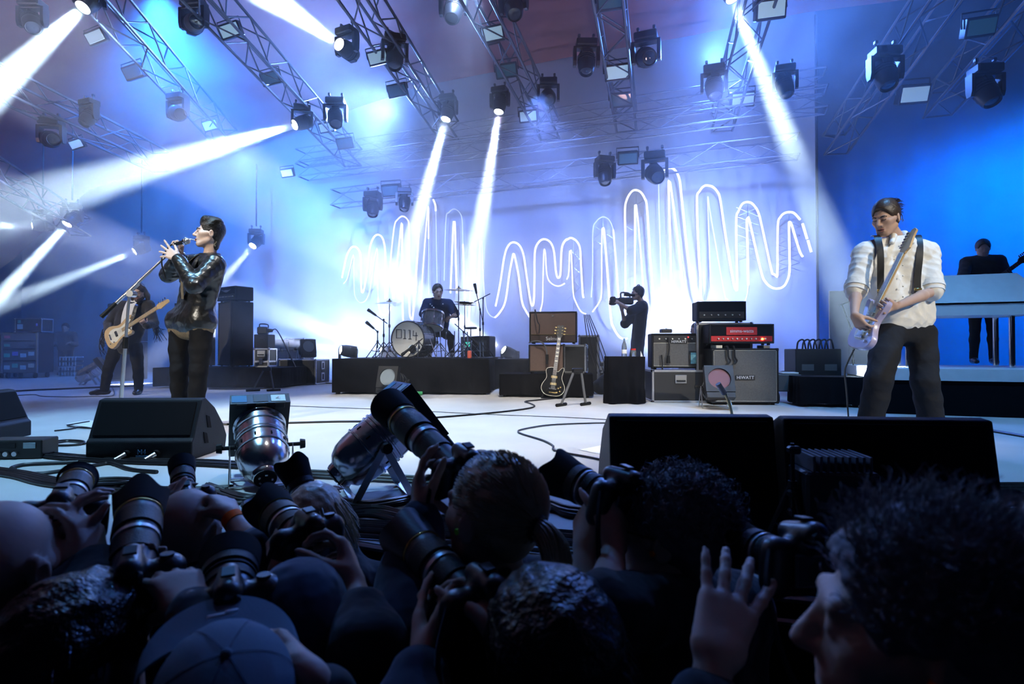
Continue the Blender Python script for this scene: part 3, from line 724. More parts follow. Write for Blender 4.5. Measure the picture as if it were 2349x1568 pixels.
for lab, s, q, e, deg in (
    ('lit floor head left of the drum riser throwing a level beam', (775, 801, 12.6), (640, 778, 11.8), 22000, 8),
    ('lit floor head behind the bass drum throwing a beam to the left', (868, 800, 13), (640, 720, 12.0), 30000, 14),
    ('lit floor head right of the drums throwing a beam to the left', (1150, 799, 12.2), (980, 690, 11.4), 34000, 15)):
    beam(lab, s, q, e, deg, BI, .8, True)
    a = P(*s); dr = (P(*q) - a).normalized(); a = a - dr * .24; a.z = 0
    t = thing('light_plinth', 'low black box under the ' + lab.split(' throwing')[0], 'box', a); MB().box((0, 0, .17), (.5, .4, .32), .01).obj('box', M['matte'], t); MB().box((0, 0, .005), (.42, .34, .02)).obj('foot', M['rubber'], t)
lamp('unseen_haze_fill', (-3, 14, 6.6), (-6, 6, 5.0), 5000, 120, (.16, .34, 1), 1, .3)  # no fixture here: lamp added to fill the upper haze with blue
lamp('unseen_haze_fill', (4, 11.6, 6.6), (5, 4, 5.0), 4200, 120, (.08, .24, 1), 1, .3)  # second added haze fill, right side
lamp('overhead_wash', (-.6, 8.2, 6.6), (-1.3, 10.0, 1.0), 4500, 34, (.34, .52, 1), .8, .2)  # unseen lamp, added to lift the drummer and the haze before him
lamp('overhead_wash', (3.2, 7.6, 6.4), (2.3, 9.8, 1.0), 3000, 36, (.22, .40, 1), .8, .2)  # unseen lamp, added to lift the camera operator
# floor uplights hidden behind the backline, washing the backcloth
def uplight(label, px, d, e, deg, q, col=WASH):
    p = G(px, 803 + 887 / d); p.z = 0; t = thing('floor_wash_light', label, 'stage light', p, -STG, 'uplights along the backcloth')
    MB().box((0, 0, .03), (.3, .3, .06), .01).obj('base', M['blackmetal'], t)
    MB().box((-.14, 0, .14), (.03, .1, .2), .008).box((.14, 0, .14), (.03, .1, .2), .008).obj('yoke', M['blackmetal'], t)
    MB().lathe([(.08, -.08), (.11, -.02), (.11, .08), (.10, .08), (.09, .05)], 16, aim((0, 0, .2), (0, .5, .85))).obj('head', M['plastic'], t, True)
    MB().lathe([(.001, .062), (.09, .06)], 16, aim((0, 0, .2), (0, .5, .85)), cap=False).obj('lens', M['lens_on'], t)
    s = p + V((0, .06, .30)); lamp('wash_lamp', s, s + V(q), e * .16, deg, col, 1.0, .1)
for lab, px, d, e, deg, q, *cc in (
    ('uplight behind the bass rig', 560, 14.0, 1500, 120, (.0, .6, 1.0)), ('uplight left of the drum riser', 730, 13.6, 6500, 130, (-.1, .8, .9), (.46, .58, 1)),
    ('uplight behind the drums', 985, 12.4, 1700, 120, (0, .55, 1)), ('uplight behind the brown amplifier', 1230, 11.6, 600, 120, (0, .6, 1.1)),
    ('uplight behind the camera operator', 1545, 11.2, 6500, 130, (.05, .5, 1.1), (.46, .58, 1)), ('uplight behind the red-labelled amplifier', 1660, 10.3, 1500, 120, (.05, .4, 1.1)),
    ('uplight at the right end of the backcloth', 1800, 9.9, 1700, 110, (.5, .4, 1.0))):
    uplight(lab, px, d, e, deg, q, *cc)
for x, e in ((-5.6, 1500), (-2.6, 1900), (.4, 1700), (3.2, 1900)):  # row of unseen lamps, added to brighten the backcloth evenly
    lamp('overhead_wash', (x, BY(x) - 4.6, 4.7), (x + .6, BY(x + .6), 3.0), e, 74, (.16, .29, 1), 1, .2)
lamp('overhead_wash', (-6, 9.5, 6.6), (-8, 16, 3), 12000, 100, (.02, .20, 1), 1, .2)  # unseen lamp, added to turn the left of the backcloth blue
lamp('overhead_wash', (9.2, 8.6, 5.0), (9.4, 12.6, 1.6), 2900, 96, (0, .17, 1), 1, .2)  # unseen lamp, added to make the right wing vivid blue
lamp('overhead_wash', (10, 6.5, 5.5), (9, 11.0, 2.0), 4000, 90, (0, .16, 1), 1, .2)  # another added blue lamp for the right wing
lamp('overhead_wash', (-9.5, 6.5, 3.2), (-6, 12, 8.5), 300, 110, (1.0, .55, .5), 1, .3)    # unseen up-lamp, added to warm the canopy from below
lamp('overhead_wash', (2.5, 5.5, 3.0), (0, 9, 9), 170, 110, (1.0, .6, .6), 1, .3)  # second added up-lamp under the canopy
# ------------------------------------------------------------------ glowing wave sign in front of the backcloth
M['tube_on'] = mat('lit_tube', (1, 1, 1), .4, emit=(.93, .94, 1.0), estr=2.0)
M['tube_dim'] = mat('faint_tube', (.8, .85, .95), .4, emit=(.75, .82, 1.0), estr=.8)
def BPT(px, py, off=.30):
    v = _R @ V(((px - CX) / F, -(py - 784) / F, -1.0)); t = (13.77 - off) / (v.y + .375 * v.x); return V((0, 0, CAMZ)) + v * t
sign = thing('neon_wave_sign', 'tall glowing white double sound wave spanning the backcloth', 'neon sign', BPT(1330, 803))
c5 = lambda x, y: (700 + x * .3188, 420 + y * .3189)
c7 = lambda x, y: (1300 + x * .2934, 360 + y * .2934)
def wave(conv, pts, on=True, r=.022, smooth=5):
    b = MB().tube([BPT(*conv(*p)) - sign.location for p in pts], r if on else r * .5, 6, smooth=smooth)
    b.obj('lit_tube' if on else 'faint_tube', M['tube_on'] if on else M['tube_dim'], sign, True)
wave(c5, [(265, 680), (295, 540), (320, 478), (350, 455), (382, 474), (400, 530), (402, 690), (405, 765), (412, 785), (424, 760), (445, 640), (465, 470), (490, 395), (520, 370), (550, 385), (570, 440), (578, 560), (578, 830)])
wave(c5, [(275, 722), (300, 690), (320, 620), (347, 515), (350, 640), (354, 780), (368, 832), (400, 858), (440, 835), (470, 750), (490, 600), (517, 465), (522, 600), (525, 830)], False)
wave(c5, [(525, 830), (530, 880), (545, 935), (575, 950), (600, 930), (615, 890)])
wave(c5, [(588, 820), (610, 600), (640, 320), (665, 262), (700, 238), (735, 260), (748, 320), (750, 600)], True, .017)
wave(c5, [(750, 600), (750, 880), (755, 955), (765, 975), (775, 955), (795, 700), (820, 320), (835, 150), (858, 106), (885, 92), (915, 110), (935, 150), (940, 200)])
wave(c5, [(636, 830), (660, 590), (690, 312), (695, 303), (698, 320), (699, 600), (702, 930), (706, 985)])
wave(c5, [(832, 850), (855, 520), (880, 195), (885, 188), (888, 200), (888, 400)], True, .017)
wave(c5, [(888, 400), (889, 800)], False)
wave(c5, [(940, 200), (944, 400), (950, 800)], False)
wave(c5, [(1000, 700), (1012, 270), (1032, 212), (1072, 185), (1112, 212), (1130, 270), (1135, 440)], False)
wave(c5, [(1045, 790), (1055, 560), (1066, 300), (1072, 286), (1078, 300), (1084, 560), (1091, 790)])
wave(c5, [(1135, 440), (1144, 700), (1154, 1000)]); wave(c5, [(1203, 420), (1192, 700), (1179, 1000)])
wave(c5, [(1259, 415), (1251, 620), (1241, 880)]); wave(c5, [(1272, 415), (1280, 640), (1300, 880), (1330, 950), (1365, 966)], False)
wave(c5, [(1370, 885), (1400, 740), (1435, 520), (1465, 445), (1500, 425), (1540, 445), (1570, 510), (1590, 640), (1620, 840), (1635, 880), (1646, 840), (1650, 700), (1653, 495), (1680, 425), (1720, 402), (1765, 425), (1790, 490), (1803, 620), (1813, 672), (1828, 676), (1838, 640), (1845, 480), (1862, 425), (1885, 400)])
wave(c5, [(1365, 966), (1400, 930), (1440, 850), (1470, 650), (1495, 520), (1501, 510), (1508, 525), (1535, 660), (1560, 850), (1590, 920), (1615, 962)])
wave(c5, [(1690, 925), (1708, 840), (1712, 660), (1718, 490), (1728, 500), (1740, 660), (1770, 718), (1820, 740), (1868, 720)], True, .014)
wave(c7, [(0, 955), (15, 910), (22, 750), (29, 738), (36, 755), (50, 1050), (70, 1130), (110, 1205), (150, 1226)], True, .014)
wave(c7, [(0, 648), (35, 632), (80, 660), (105, 720), (112, 850), (125, 1060), (133, 1100)])
wave(c7, [(192, 1095), (202, 900), (204, 580), (230, 505), (282, 467), (335, 495), (364, 570)], False)
wave(c7, [(364, 570), (385, 820), (405, 1080), (412, 1140)], True, .017)
wave(c7, [(200, 1210), (250, 1140), (272, 1060), (273, 800), (275, 580), (282, 566)], True, .013)
wave(c7, [(282, 566), (292, 582), (318, 900), (345, 1250), (370, 1340), (410, 1402), (445, 1422), (475, 1416)])
wave(c7, [(458, 1240), (459, 900), (458, 590)], True, .017)
wave(c7, [(458, 590), (456, 400), (475, 320), (508, 270), (540, 258), (580, 275), (612, 328), (628, 400), (655, 820), (690, 1260)])
wave(c7, [(533, 1010), (533, 600), (533, 395), (538, 380), (546, 395), (570, 640), (598, 1010)], True, .017)
wave(c7, [(718, 205), (724, 500), (745, 1120)], False)
wave(c7, [(740, 160), (770, 100), (800, 85), (842, 98), (880, 170), (900, 330), (950, 800), (1005, 1150), (1018, 1205), (1030, 1216), (1043, 1190), (1048, 1000), (1030, 700), (1018, 335), (1038, 268), (1068, 230), (1100, 222), (1145, 235), (1180, 275), (1200, 332), (1240, 600), (1300, 960), (1322, 1032), (1332, 990), (1325, 510), (1345, 420), (1375, 365), (1412, 352), (1452, 365), (1497, 430), (1530, 560), (1600, 880), (1618, 914), (1635, 922), (1647, 905), (1650, 540), (1670, 470), (1700, 440), (1740, 430), (1780, 440), (1826, 490)])
wave(c7, [(820, 1070), (810, 700), (797, 225), (804, 205), (812, 222), (850, 500), (890, 830), (920, 1100), (940, 1215), (985, 1290)])
wave(c7, [(1128, 1050), (1112, 600), (1102, 310), (1130, 480), (1230, 1050), (1252, 1105), (1292, 1150)], False)
wave(c7, [(1385, 1150), (1410, 1080), (1419, 1000)], False)
wave(c7, [(1419, 1000), (1414, 700), (1408, 505), (1416, 481), (1430, 505), (1520, 895), (1558, 980), (1598, 1016), (1640, 1028), (1690, 1015), (1722, 970), (1742, 890), (1741, 700), (1738, 525), (1745, 510), (1760, 535), (1820, 730), (1846, 780)])
wave(c7, [(1844, 520), (1880, 640)], True, .024); wave(c7, [(1886, 650), (1912, 742)], True, .024)
# wire lattice that carries the tubes
for x0, x1 in ((0, 105), (204, 364), (458, 628), (1328, 1500), (1650, 1826)):
    b = MB(); cx = (x0 + x1) / 2
    top = {0: 632, 204: 467, 458: 258, 1328: 352, 1650: 430}[x0]; bot = top + (640 if x0 < 600 else 420)
    for i in range(6):
        ya = top + (bot - top) * (i + .6) / 6
        for q in ((x0, x1), (x1, x0)): b.tube([BPT(*c7(q[0], ya), .26) - sign.location, BPT(*c7(q[1], ya + (bot - top) / 6), .26) - sign.location], .006, 4)
    b.tube([BPT(*c7(cx, top), .26) - sign.location, BPT(*c7(cx, bot), .26) - sign.location], .008, 4); b.obj('wire_lattice', M['alu'], sign)
# ------------------------------------------------------------------ backline builders (front of each piece faces -Y locally)
RZ = -STG
def casters(t, pts, r=.05):
    for x, y in pts:
        MB().cyl((x - .02, y, r), (x + .02, y, r), r, None, 14).box((x, y, r * 2 + .005), (.07, .07, .02)).obj('caster', M['rubber'], t, True)
def skirt(t, w, d, h, z0=.03, material=None, folds=1.8, name='skirt'):
    pts = []; N = 150; per = 2 * (w + d)
    for i in range(N):
        s = per * i / N
        if s < w: p = (-w / 2 + s, -d / 2, 0, -1)
        elif s < w + d: p = (w / 2, -d / 2 + s - w, 1, 0)
        elif s < 2 * w + d: p = (w / 2 - (s - w - d), d / 2, 0, 1)
        else: p = (-w / 2, d / 2 - (s - 2 * w - d), -1, 0)
        f = folds * (.014 * math.sin(s * 17 + 2 * math.sin(s * 3.1)) + .008 * math.sin(s * 41)); pts.append((p, f, s))
    vs = []; lv = (1, .93, .6, .3, 0)
    for l in lv:
        for (x, y, nx, ny), f, s in pts:
            q = (1 - l) * f + .004; vs.append((x + nx * q, y + ny * q, z0 + (h - z0) * l + (0 if l > .9 else .01 * math.sin(s * 5) * (1 - l))))
    fs = [(k * N + i, k * N + (i + 1) % N, (k + 1) * N + (i + 1) % N, (k + 1) * N + i) for k in range(4) for i in range(N)] + [tuple(range(N))]
    return MB().put(vs, fs).obj(name, material or M['drape'], t, True, angle=60)
def riser(label, loc, rz, w, d, h, wheels=True, group=None, name='draped_riser'):
    t = thing(name, label, 'riser', loc, rz, group); skirt(t, w, d, h)
    MB().box((0, 0, h - .035), (w * .98, d * .98, .05)).obj('platform', M['matte'], t)
    if wheels: casters(t, [(x * (w / 2 - .07), y * (d / 2 - .07)) for x in (-1, 1) for y in (-1, 1)])
    return t
def amp(label, loc, rz, w, d, h, grille, name='speaker_cabinet', cat='amplifier', panel=0., logo=None, panelmat=None, knobs=0, corner=True, piping=True, feet=True, body=None, lz=None, lsize=.05, plate=None, handle=False, top_panel=True):
    """box with a recessed grille; panel = height of a control panel strip"""
    t = thing(name, label, cat, loc, rz)
    th = .022; ft = .02 if feet else 0; b = MB()
    b.box((0, .012, ft + (h - ft) / 2), (w, d - .024, h - ft), .012)
    for x in (-1, 1): b.box((x * (w / 2 - th / 2), -d / 2 + .014, ft + (h - ft) / 2), (th, .028, h - ft), .006)
    for z in (ft + th / 2, h - th / 2): b.box((0, -d / 2 + .014, z), (w - 2 * th, .028, th), .006)
    b.obj('cabinet', body or M['tolex'], t)
    gz0 = ft + th; gz1 = h - th
    if panel:
        pz = (gz1 - panel, gz1) if top_panel else (gz0, gz0 + panel)
        if top_panel: gz1 -= panel
        else: gz0 += panel
        po = MB().box((0, -d / 2 + .014, (pz[0] + pz[1]) / 2), (w - 2 * th, .016, panel - .006), .003).obj('control_panel', panelmat or M['black'], t)
        for i in range(knobs):
            x = -w * .36 + w * .72 * i / max(1, knobs - 1)
            MB().cyl((x, -d / 2 + .006, (pz[0] + pz[1]) / 2), (x, -d / 2 - .012, (pz[0] + pz[1]) / 2), .011, .009, 10).obj('knob', M['alu'] if i % 2 else M['cream'], po, True)
    if gz1 - gz0 > .03:
        MB().box((0, -d / 2 + .016, (gz0 + gz1) / 2), (w - 2 * th, .012, gz1 - gz0), .002).obj('grille', grille, t)
        if piping:
            e = [(-w / 2 + th + .004, gz0 + .004), (w / 2 - th - .004, gz0 + .004), (w / 2 - th - .004, gz1 - .004), (-w / 2 + th + .004, gz1 - .004)]
            MB().tube([(x, -d / 2 + .008, z) for x, z in e], .003, 5, close=True).obj('piping', M['cream'], t)
    if corner:
        for x in (-1, 1):
            for z in (ft, h): MB().box((x * (w / 2 - .014), -d / 2 + .014, z + (.016 if z == ft else -.016)), (.034, .036, .036), .008).obj('corner', M['blackmetal'], t)
    if feet:
        for x in (-1, 1):
            for y in (-1, 1): MB().cyl((x * (w / 2 - .05), y * (d / 2 - .06), 0), (x * (w / 2 - .05), y * (d / 2 - .06), ft + .002), .02, None, 10).obj('foot', M['rubber'], t)
    if logo:
        z = lz if lz is not None else (gz0 + gz1) / 2
        if plate: MB().box((plate[2] if len(plate) > 2 else 0, -d / 2 + .006, z), (plate[0], .012, plate[1]), .003).obj('logo_plate', plate[3] if len(plate) > 3 else M['black'], t)
        text(None, logo, lsize, face_m((plate[2] if plate and len(plate) > 2 else 0, -d / 2 - .002, z)), M['white'], t, 'lettering', .001)
    if handle:
        MB().tube([(-.1, 0, h), (-.08, 0, h + .035), (.08, 0, h + .035), (.1, 0, h)], .011, 6, smooth=3).obj('handle', M['rubber'], t, True)
    return t
def flight_case(label, loc, rz, w, d, h, wheels=False, lid=.7, name='flight_case', panelmat=None, handles=1, group=None, side_handles=False):
    t = thing(name, label, 'flight case', loc, rz, group); z0 = .12 if wheels else 0.
    MB().box((0, 0, z0 + (h - z0) / 2), (w - .012, d - .012, h - z0 - .012)).obj('panel', panelmat or M['black'], t)
    zs = (z0 + .014, h - .014)
    for x in (-1, 1):
        for y in (-1, 1): MB().box((x * (w / 2 - .014), y * (d / 2 - .014), z0 + (h - z0) / 2), (.03, .03, h - z0), .004).obj('edge_trim', M['alu'], t)
        for z in zs: MB().box((x * (w / 2 - .014), 0, z), (.03, d - .05, .03), .004).obj('edge_trim', M['alu'], t)
    for y in (-1, 1):
        for z in zs: MB().box((0, y * (d / 2 - .014), z), (w - .05, .03, .03), .004).obj('edge_trim', M['alu'], t)
    if lid:
        zl = z0 + (h - z0) * lid; MB().box((0, 0, zl), (w + .004, d + .004, .034), .003).obj('lid_seam', M['alu'], t)
        for x in (-.25, .25) if w > .5 else (0,):
            MB().box((x * w, -d / 2 - .004, zl), (.07, .014, .11), .004).cyl((x * w, -d / 2 - .012, zl), (x * w, -d / 2 - .02, zl), .018, None, 10).obj('latch', M['chrome'], t)
    for i in range(handles):
        x = 0 if handles == 1 else (-.28 + .56 * i) * w; z = z0 + (h - z0) * (.38 if lid > .6 else .72)
        MB().box((x, -d / 2 - .003, z), (.15, .010, .11), .004).obj('handle_plate', M['alu'], t)
        MB().tube([(x - .05, -d / 2 - .01, z - .02), (x - .05, -d / 2 - .03, z - .02), (x + .05, -d / 2 - .03, z - .02), (x + .05, -d / 2 - .01, z - .02)], .010, 6).obj('handle', M['rubber'], t)
    if side_handles:
        for z in (.3, .75):
            MB().box((w / 2 + .003, 0, z0 + (h - z0) * z), (.010, .12, .16), .004).obj('handle_plate', M['alu'], t)
            MB().box((w / 2 + .008, 0, z0 + (h - z0) * z), (.010, .05, .11), .004).obj('handle', M['rubber'], t)
    for x in (-1, 1):
        for z in (z0, h): MB().sph((x * (w / 2 - .01), -d / 2 + .01, z + (.01 if z == z0 else -.01)), .026, 10, 6).obj('ball_corner', M['chrome'], t, True)
    if wheels: casters(t, [(x * (w / 2 - .08), y * (d / 2 - .08)) for x in (-1, 1) for y in (-1, 1)])
    return t
def folding_stand(label, loc, rz, h=.4, s=1.):
    t = thing('folding_guitar_stand', label, 'stand', loc, rz)
    MB().box((0, 0, h + .01), (.14 * s, .05, .06), .01).obj('hinge_block', M['blackmetal'], t)
    for e, k in ((-1, .22), (1, .11)):
        MB().cyl((e * .05 * s, 0, h), (e * k * s, 0, .025), .016, None, 8).obj('leg', M['grey'], t, True)
        MB().cyl((e * k * s - .09, -.06, .02), (e * k * s + .09, .06, .02), .02, None, 10).obj('foot_bar', M['rubber'], t, True)
    return t
def par_can(label, loc, direc, sc=1., pivot=.30, frame_box=True, lens=None, near=False, body=None, group='floor PAR cans', spread=.16, rzl=None):
    """can on a scissor floor bracket; direc = where the light points"""
    t = thing('par_can_light', label, 'stage light', loc, 0, group); t.scale = (sc,) * 3
    dr = V(direc).normalized(); A = aim((0, 0, pivot), dr); n = 32 if near else 18
    can = MB().lathe([(.028, -.235), (.055, -.232), (.060, -.222), (.062, -.205), (.088, -.185), (.108, -.15), (.117, -.105), (.119, -.06), (.119, .14), (.128, .15), (.128, .165), (.112, .165)], n, A, cap=True).obj('can', body or M['par'], t, True, angle=35)
    for y, r in ((-.062, .1205), (.015, .1205), (.035, .1205), (.10, .1205)):
        MB().lathe([(r, y - .006), (r + .005, y - .004), (r + .005, y + .004), (r, y + .006)], n, A, cap=False).obj('band', body or M['par'], can, True)
    MB().lathe([(.03, -.2355), (.052, -.2345), (.05, -.2385), (.001, -.239)], 18, A, cap=False).obj('rear_cap', M['matte'], can, True)
    if near:
        for i in range(10):
            a = 2 * math.pi * i / 10; q = A @ Matrix.Rotation(a, 4, 'Y')
            MB().box((.119, -.03, 0), (.006, .022, .008), .002, q).obj('vent_slot', M['matte'], can)
        for i in range(5):
            q = A @ Matrix.Rotation(1.2 * i, 4, 'Y'); MB().box((.03, -.24, 0), (.008, .006, .012), .001, q).obj('vent_slot', M['alu'], can)
    MB().lathe([(.001, .15), (.06, .158), (.112, .150)], n, A, cap=False).obj('lens', lens or M['glasslens'], t, True)
    if frame_box:
        f = MB(); w = .142; f0 = .168; f1 = .245
        prof = []
        ring = [(.112 * math.cos(2 * math.pi * i / 32), .112 * math.sin(2 * math.pi * i / 32)) for i in range(32)]
        sq = []
        for i in range(32):
            a = 2 * math.pi * i / 32; c, s_ = math.cos(a), math.sin(a); q = w / max(abs(c), abs(s_)); sq.append((c * q, s_ * q))
        vs = [(x, y, z) for y in (f0, f1) for (x, z) in sq] + [(x, y, z) for y in (f0, f1) for (x, z) in ring]
        fs = []
        for i in range(32):
            j = (i + 1) % 32; fs += [(i, j, 32 + j, 32 + i), (64 + i, 96 + i, 96 + j, 64 + j), (32 + i, 32 + j, 96 + j, 96 + i), (i, 64 + i, 64 + j, j)]
        f.put(vs, fs, A); fo = f.obj('colour_scroller', M['plastic'], t)
        MB().box((0, .20, -.175), (.284, .075, .066), .006, A).obj('scroller_motor_box', M['plastic'], fo)
        MB().lathe([(.001, f1 - .02), (.110, f1 - .02)], 24, A, cap=False).obj('front_gel', lens or M['glasslens'], fo)
        if near:
            for x, c in ((-.10, M['tape_blue']), (0, M['black']), (.085, M['tape_pale'])):
                MB().box((x, .207, .1425), (.07, .055, .003), .001, A).obj('tape_label', c, fo)
            for x in (-.09, 0, .09): MB().box((x, .166, .125), (.05, .010, .03), .003, A).obj('clip', M['blackmetal'], fo)
    sd = V((dr.y, -dr.x, 0)).normalized() if rzl is None else V((math.cos(rzl), math.sin(rzl), 0)); fw = V((-sd.y, sd.x, 0))
    for k in (-1, 1):
        br = MB()
        pts = [sd * (-.145) + V((0, 0, pivot)), sd * (-.145) + fw * spread * k + V((0, 0, .012)), sd * .145 + fw * spread * k + V((0, 0, .012)), sd * .145 + V((0, 0, pivot))]
        for p, q in zip(pts[:-1], pts[1:]):
            d = q - p; mm = frame(p + d * .5, x=d, z=sd if abs(d.normalized().dot(sd)) < .5 else V((0, 0, 1))); br.box((0, 0, 0), (d.length + .004, .03, .005), .001, mm)
        br.obj('bracket', M['alu'], t)
    for e in (-1, 1):
        c = sd * (.15 * e) + V((0, 0, pivot)); MB().cyl(c - sd * .03 * e, c + sd * .035 * e, .010, None, 8).cyl(c + sd * .03 * e, c + sd * .055 * e, .026, .022, 8).obj('locking_knob', M['rubber'], t, True)
    return t
def cable(label, pts, r=.009, smooth=6, m=None, name='cable', group=None):
    p0 = V(pts[0]); return tag(_at(MB().tube([V(q) - p0 for q in pts], r, 6, smooth=smooth).obj(name, m or M['cable'], None, True), p0), label, 'cable', group)
def _at(o, p): o.location = p; return o
def gp(*pts, z=.009): return [G(x, y) + V((0, 0, z)) for x, y in pts]
M['tape_blue'] = mat('blue_tape', (.10, .28, .50), .6); M['tape_pale'] = mat('pale_tape', (.62, .80, .85), .6); M['tape_green'] = mat('green_tape', (.08, .55, .40), .6)
M['pinklens'] = mat('pink_gel', (.20, .10, .12), .25, coat=.6)
M['paleglass'] = mat('pale_lens', (.24, .28, .31), .22, coat=.6)
# ------------------------------------------------------------------ bass corner
riser('low black draped riser under the bass cabinets', V((-5.25, 10.75, 0)), -.03, 2.35, 1.15, .367, False)
BZ = .372
def bass_cab(label, px, d, th, z=BZ):
    p = P(px, 830, d); p.z = z
    return amp(label, p, th, .66, .41, 1.21, M['grilled'], piping=False)
bass_cab('tall dark bass cabinet right of the singer with an amplifier head on top', 540, 10.75, -.78)
bass_cab('tall dark bass cabinet half hidden behind the singer', 447, 10.95, -.5)
p = P(540, 690, 10.75); p.z = BZ + 1.215
t = amp('small bass amplifier head with a winged badge on the tall cabinet', p, -.60, .62, .36, .28, M['matte'], 'amplifier_head', panel=.10, knobs=9, top_panel=False, piping=False, panelmat=M['black'])
w = MB()
for e in (-1, 1): w.prism([(0, -.02), (e * .05, -.012), (e * .17, .03), (e * .05, .022), (0, .028)], 0, .004, face_m((0, -.182, .19)))
w.obj('winged_badge', M['alu'], t)
p = P(455, 690, 11.0); p.z = BZ + 1.215
amp('bass amplifier head partly hidden behind the singer\'s jacket', p, -.5, .62, .36, .28, M['matte'], 'amplifier_head', panel=.10, knobs=6, top_panel=False, piping=False)
p = P(609, 842, 10.5); p.z = BZ
flight_case('small upright flight case with silver edges beside the bass cabinet', p, -.10, .29, .30, .345, False, .30)
p.z = BZ + .35
t = thing('speaker_box', 'black speaker box on the small silver edged case', 'speaker', p + V((-.02, 0, 0)), -.12)
MB().box((0, 0, .125), (.27, .26, .25), .01).obj('body', M['tolex'], t); MB().box((.02, -.132, .16), (.10, .008, .08), .003).obj('handle_recess', M['blackmetal'], t); MB().box((.02, -.14, .16), (.07, .012, .02), .004).obj('handle', M['rubber'], t)
t = thing('control_unit', 'dark lamp unit with a cable sitting on the black speaker box', 'stage light', p + V((-.05, 0, .252)), .2)
MB().box((0, 0, .07), (.18, .16, .14), .02).obj('body', M['plastic'], t); MB().cyl((.08, 0, .07), (.17, -.02, .07), .04, .03, 12).obj('connector', M['blackmetal'], t, True)
MB().tube([(-.06, 0, .14), (-.05, 0, .19), (.08, 0, .18), (.09, 0, .12)], .012, 6, smooth=3).obj('handle', M['rubber'], t, True)
q = p + V((.12, -.02, .32))
cable('cable drooping from the lamp unit beside the bass cabinet', [q, q + V((.08, 0, .02)), q + V((.2, -.03, -.15)), q + V((.34, -.05, -.42)), q + V((.46, -.06, -.66))], .011)
folding_stand('open folding stand in front of the bass riser', G(612, 897), .1, .36)
p = G(680, 882); flight_case('long black flight case with silver corner posts left of the drum riser', p + V((.05, .3, 0)), -.18, .80, .55, .50, False, 0, handles=0, side_handles=True)
for i, (px, w) in enumerate(((643, .62), (688, .42))):
    q = P(px, 850, 12.6); q.z = .0
    flight_case(('large', 'smaller')[i] + ' grey flight case in the haze behind the black case', q, -.1, w, .5, .92 + .02 * i, True, .72, panelmat=M['grey'], handles=2)
q = P(700, 800, 10.75); q.z = .502
par_can('PAR can with a square frame standing on the long black flight case', q, (.55, -.75, .22), .95, .21, True, M['paleglass'], body=M['black'], spread=.1)
par_can('dark PAR can with a square frame on the floor left of the bass player', G(208, 882), (.75, .3, .55), 1.15, .22, True, spread=.12)
cable('cable running from the pedals behind the bass riser', gp((480, 893), (560, 893), (640, 889), (700, 879), (760, 880)), .018)
# side fill stack and cases at the far left
q = G(292, 872); t = thing('side_fill_speaker', 'tall dark speaker stack behind the bass player', 'speaker', q, -.5)
for i in range(2):
    MB().box((0, 0, .45 + i * .86), (.62, .55, .84), .015).obj('cabinet', M['tolex'], t); MB().box((0, -.28, .45 + i * .86), (.56, .01, .78), .004).obj('grille', M['grilled'], t)
def rack(label, loc, rz, w, h, rows):
    t = thing('equipment_rack', label, 'rack', loc, rz); MB().box((0, 0, .13 + h / 2), (w, .6, h), .012).obj('body', M['black'], t)
    for x in (-1, 1): MB().box((x * (w / 2 - .02), -.30, .13 + h / 2), (.04, .03, h), .004).obj('corner_post', M['alu'], t)
    zz = .13
    for hh, cols in rows:
        dr = MB().box((0, -.305, zz + hh / 2), (w - .09, .02, hh - .02), .004).obj('drawer', M['grey'], t); n = len(cols)
        for i, c in enumerate(cols):
            if c: MB().box((-w * .33 + w * .66 * i / max(1, n - 1), -.318, zz + hh * (.6 if i % 2 else .45)), (.13, .004, hh * .34), .001).obj('sticker', c, dr)
        MB().box((0, -.318, zz + hh - .012), (w - .1, .008, .02), .002).obj('rail', M['blackmetal'], dr); zz += hh
    casters(t, [(x * (w / 2 - .1), y * .22) for x in (-1, 1) for y in (-1, 1)], .06); return t
M['violet'] = mat('violet_sticker', (.3, .25, .7), .6); M['mag'] = mat('magenta_sticker', (.75, .08, .22), .6)
q = G(64, 866); gst = M['tape_green']; pl = M['tape_pale']
rack('rolling drawer rack covered in coloured stickers at the far left', q, .15, .80, .98, [(.30, [pl, gst, pl, M['cream']]), (.28, [gst, M['violet'], pl, pl]), (.2, [gst, None, M['blackmetal']]), (.2, [M['mag'], None, None])])
q2 = q + V((.06, .1, 1.13)); t = flight_case('small box with pale stickers on top of the drawer rack', q2, .1, .62, .42, .34, False, 0, handles=0)
MB().box((-.18, -.215, .13), (.13, .004, .12), .001).obj('sticker', pl, t); MB().box((-.2, -.215, .25), (.07, .004, .08), .001).obj('sticker', gst, t); MB().box((.2, -.215, .18), (.04, .004, .07), .001).obj('sticker', M['violet'], t)
flight_case('tall dark flight case at the left edge beside the drawer rack', q + V((-.95, .2, 0)), .1, .7, .6, 1.1, True, 0, handles=0, panelmat=M['black'])
def crate(label, loc, n):
    for i in range(n):
        t = thing('bottle_crate', label if n == 1 else ('lower' if i == 0 else 'upper') + ' ' + label, 'crate', loc + V((.02 * i, 0, .26 * i)), .1, 'bottle crates')
        MB().box((0, 0, .02), (.40, .30, .03)).box((0, -.15, .13), (.40, .02, .05)).box((0, .15, .13), (.40, .02, .05)).obj('tray', M['grey'], t)
        for x in range(6): MB().box((-.19 + .076 * x, -.15, .13), (.015, .02, .24), .002).obj('slat', M['white'], t)
        MB().box((0, -.15, .24), (.40, .022, .03)).box((0, .15, .24), (.40, .022, .03)).obj('rim', M['white'], t)
crate('crate of bottles stacked in shade behind the bass player', G(162, 862), 2)
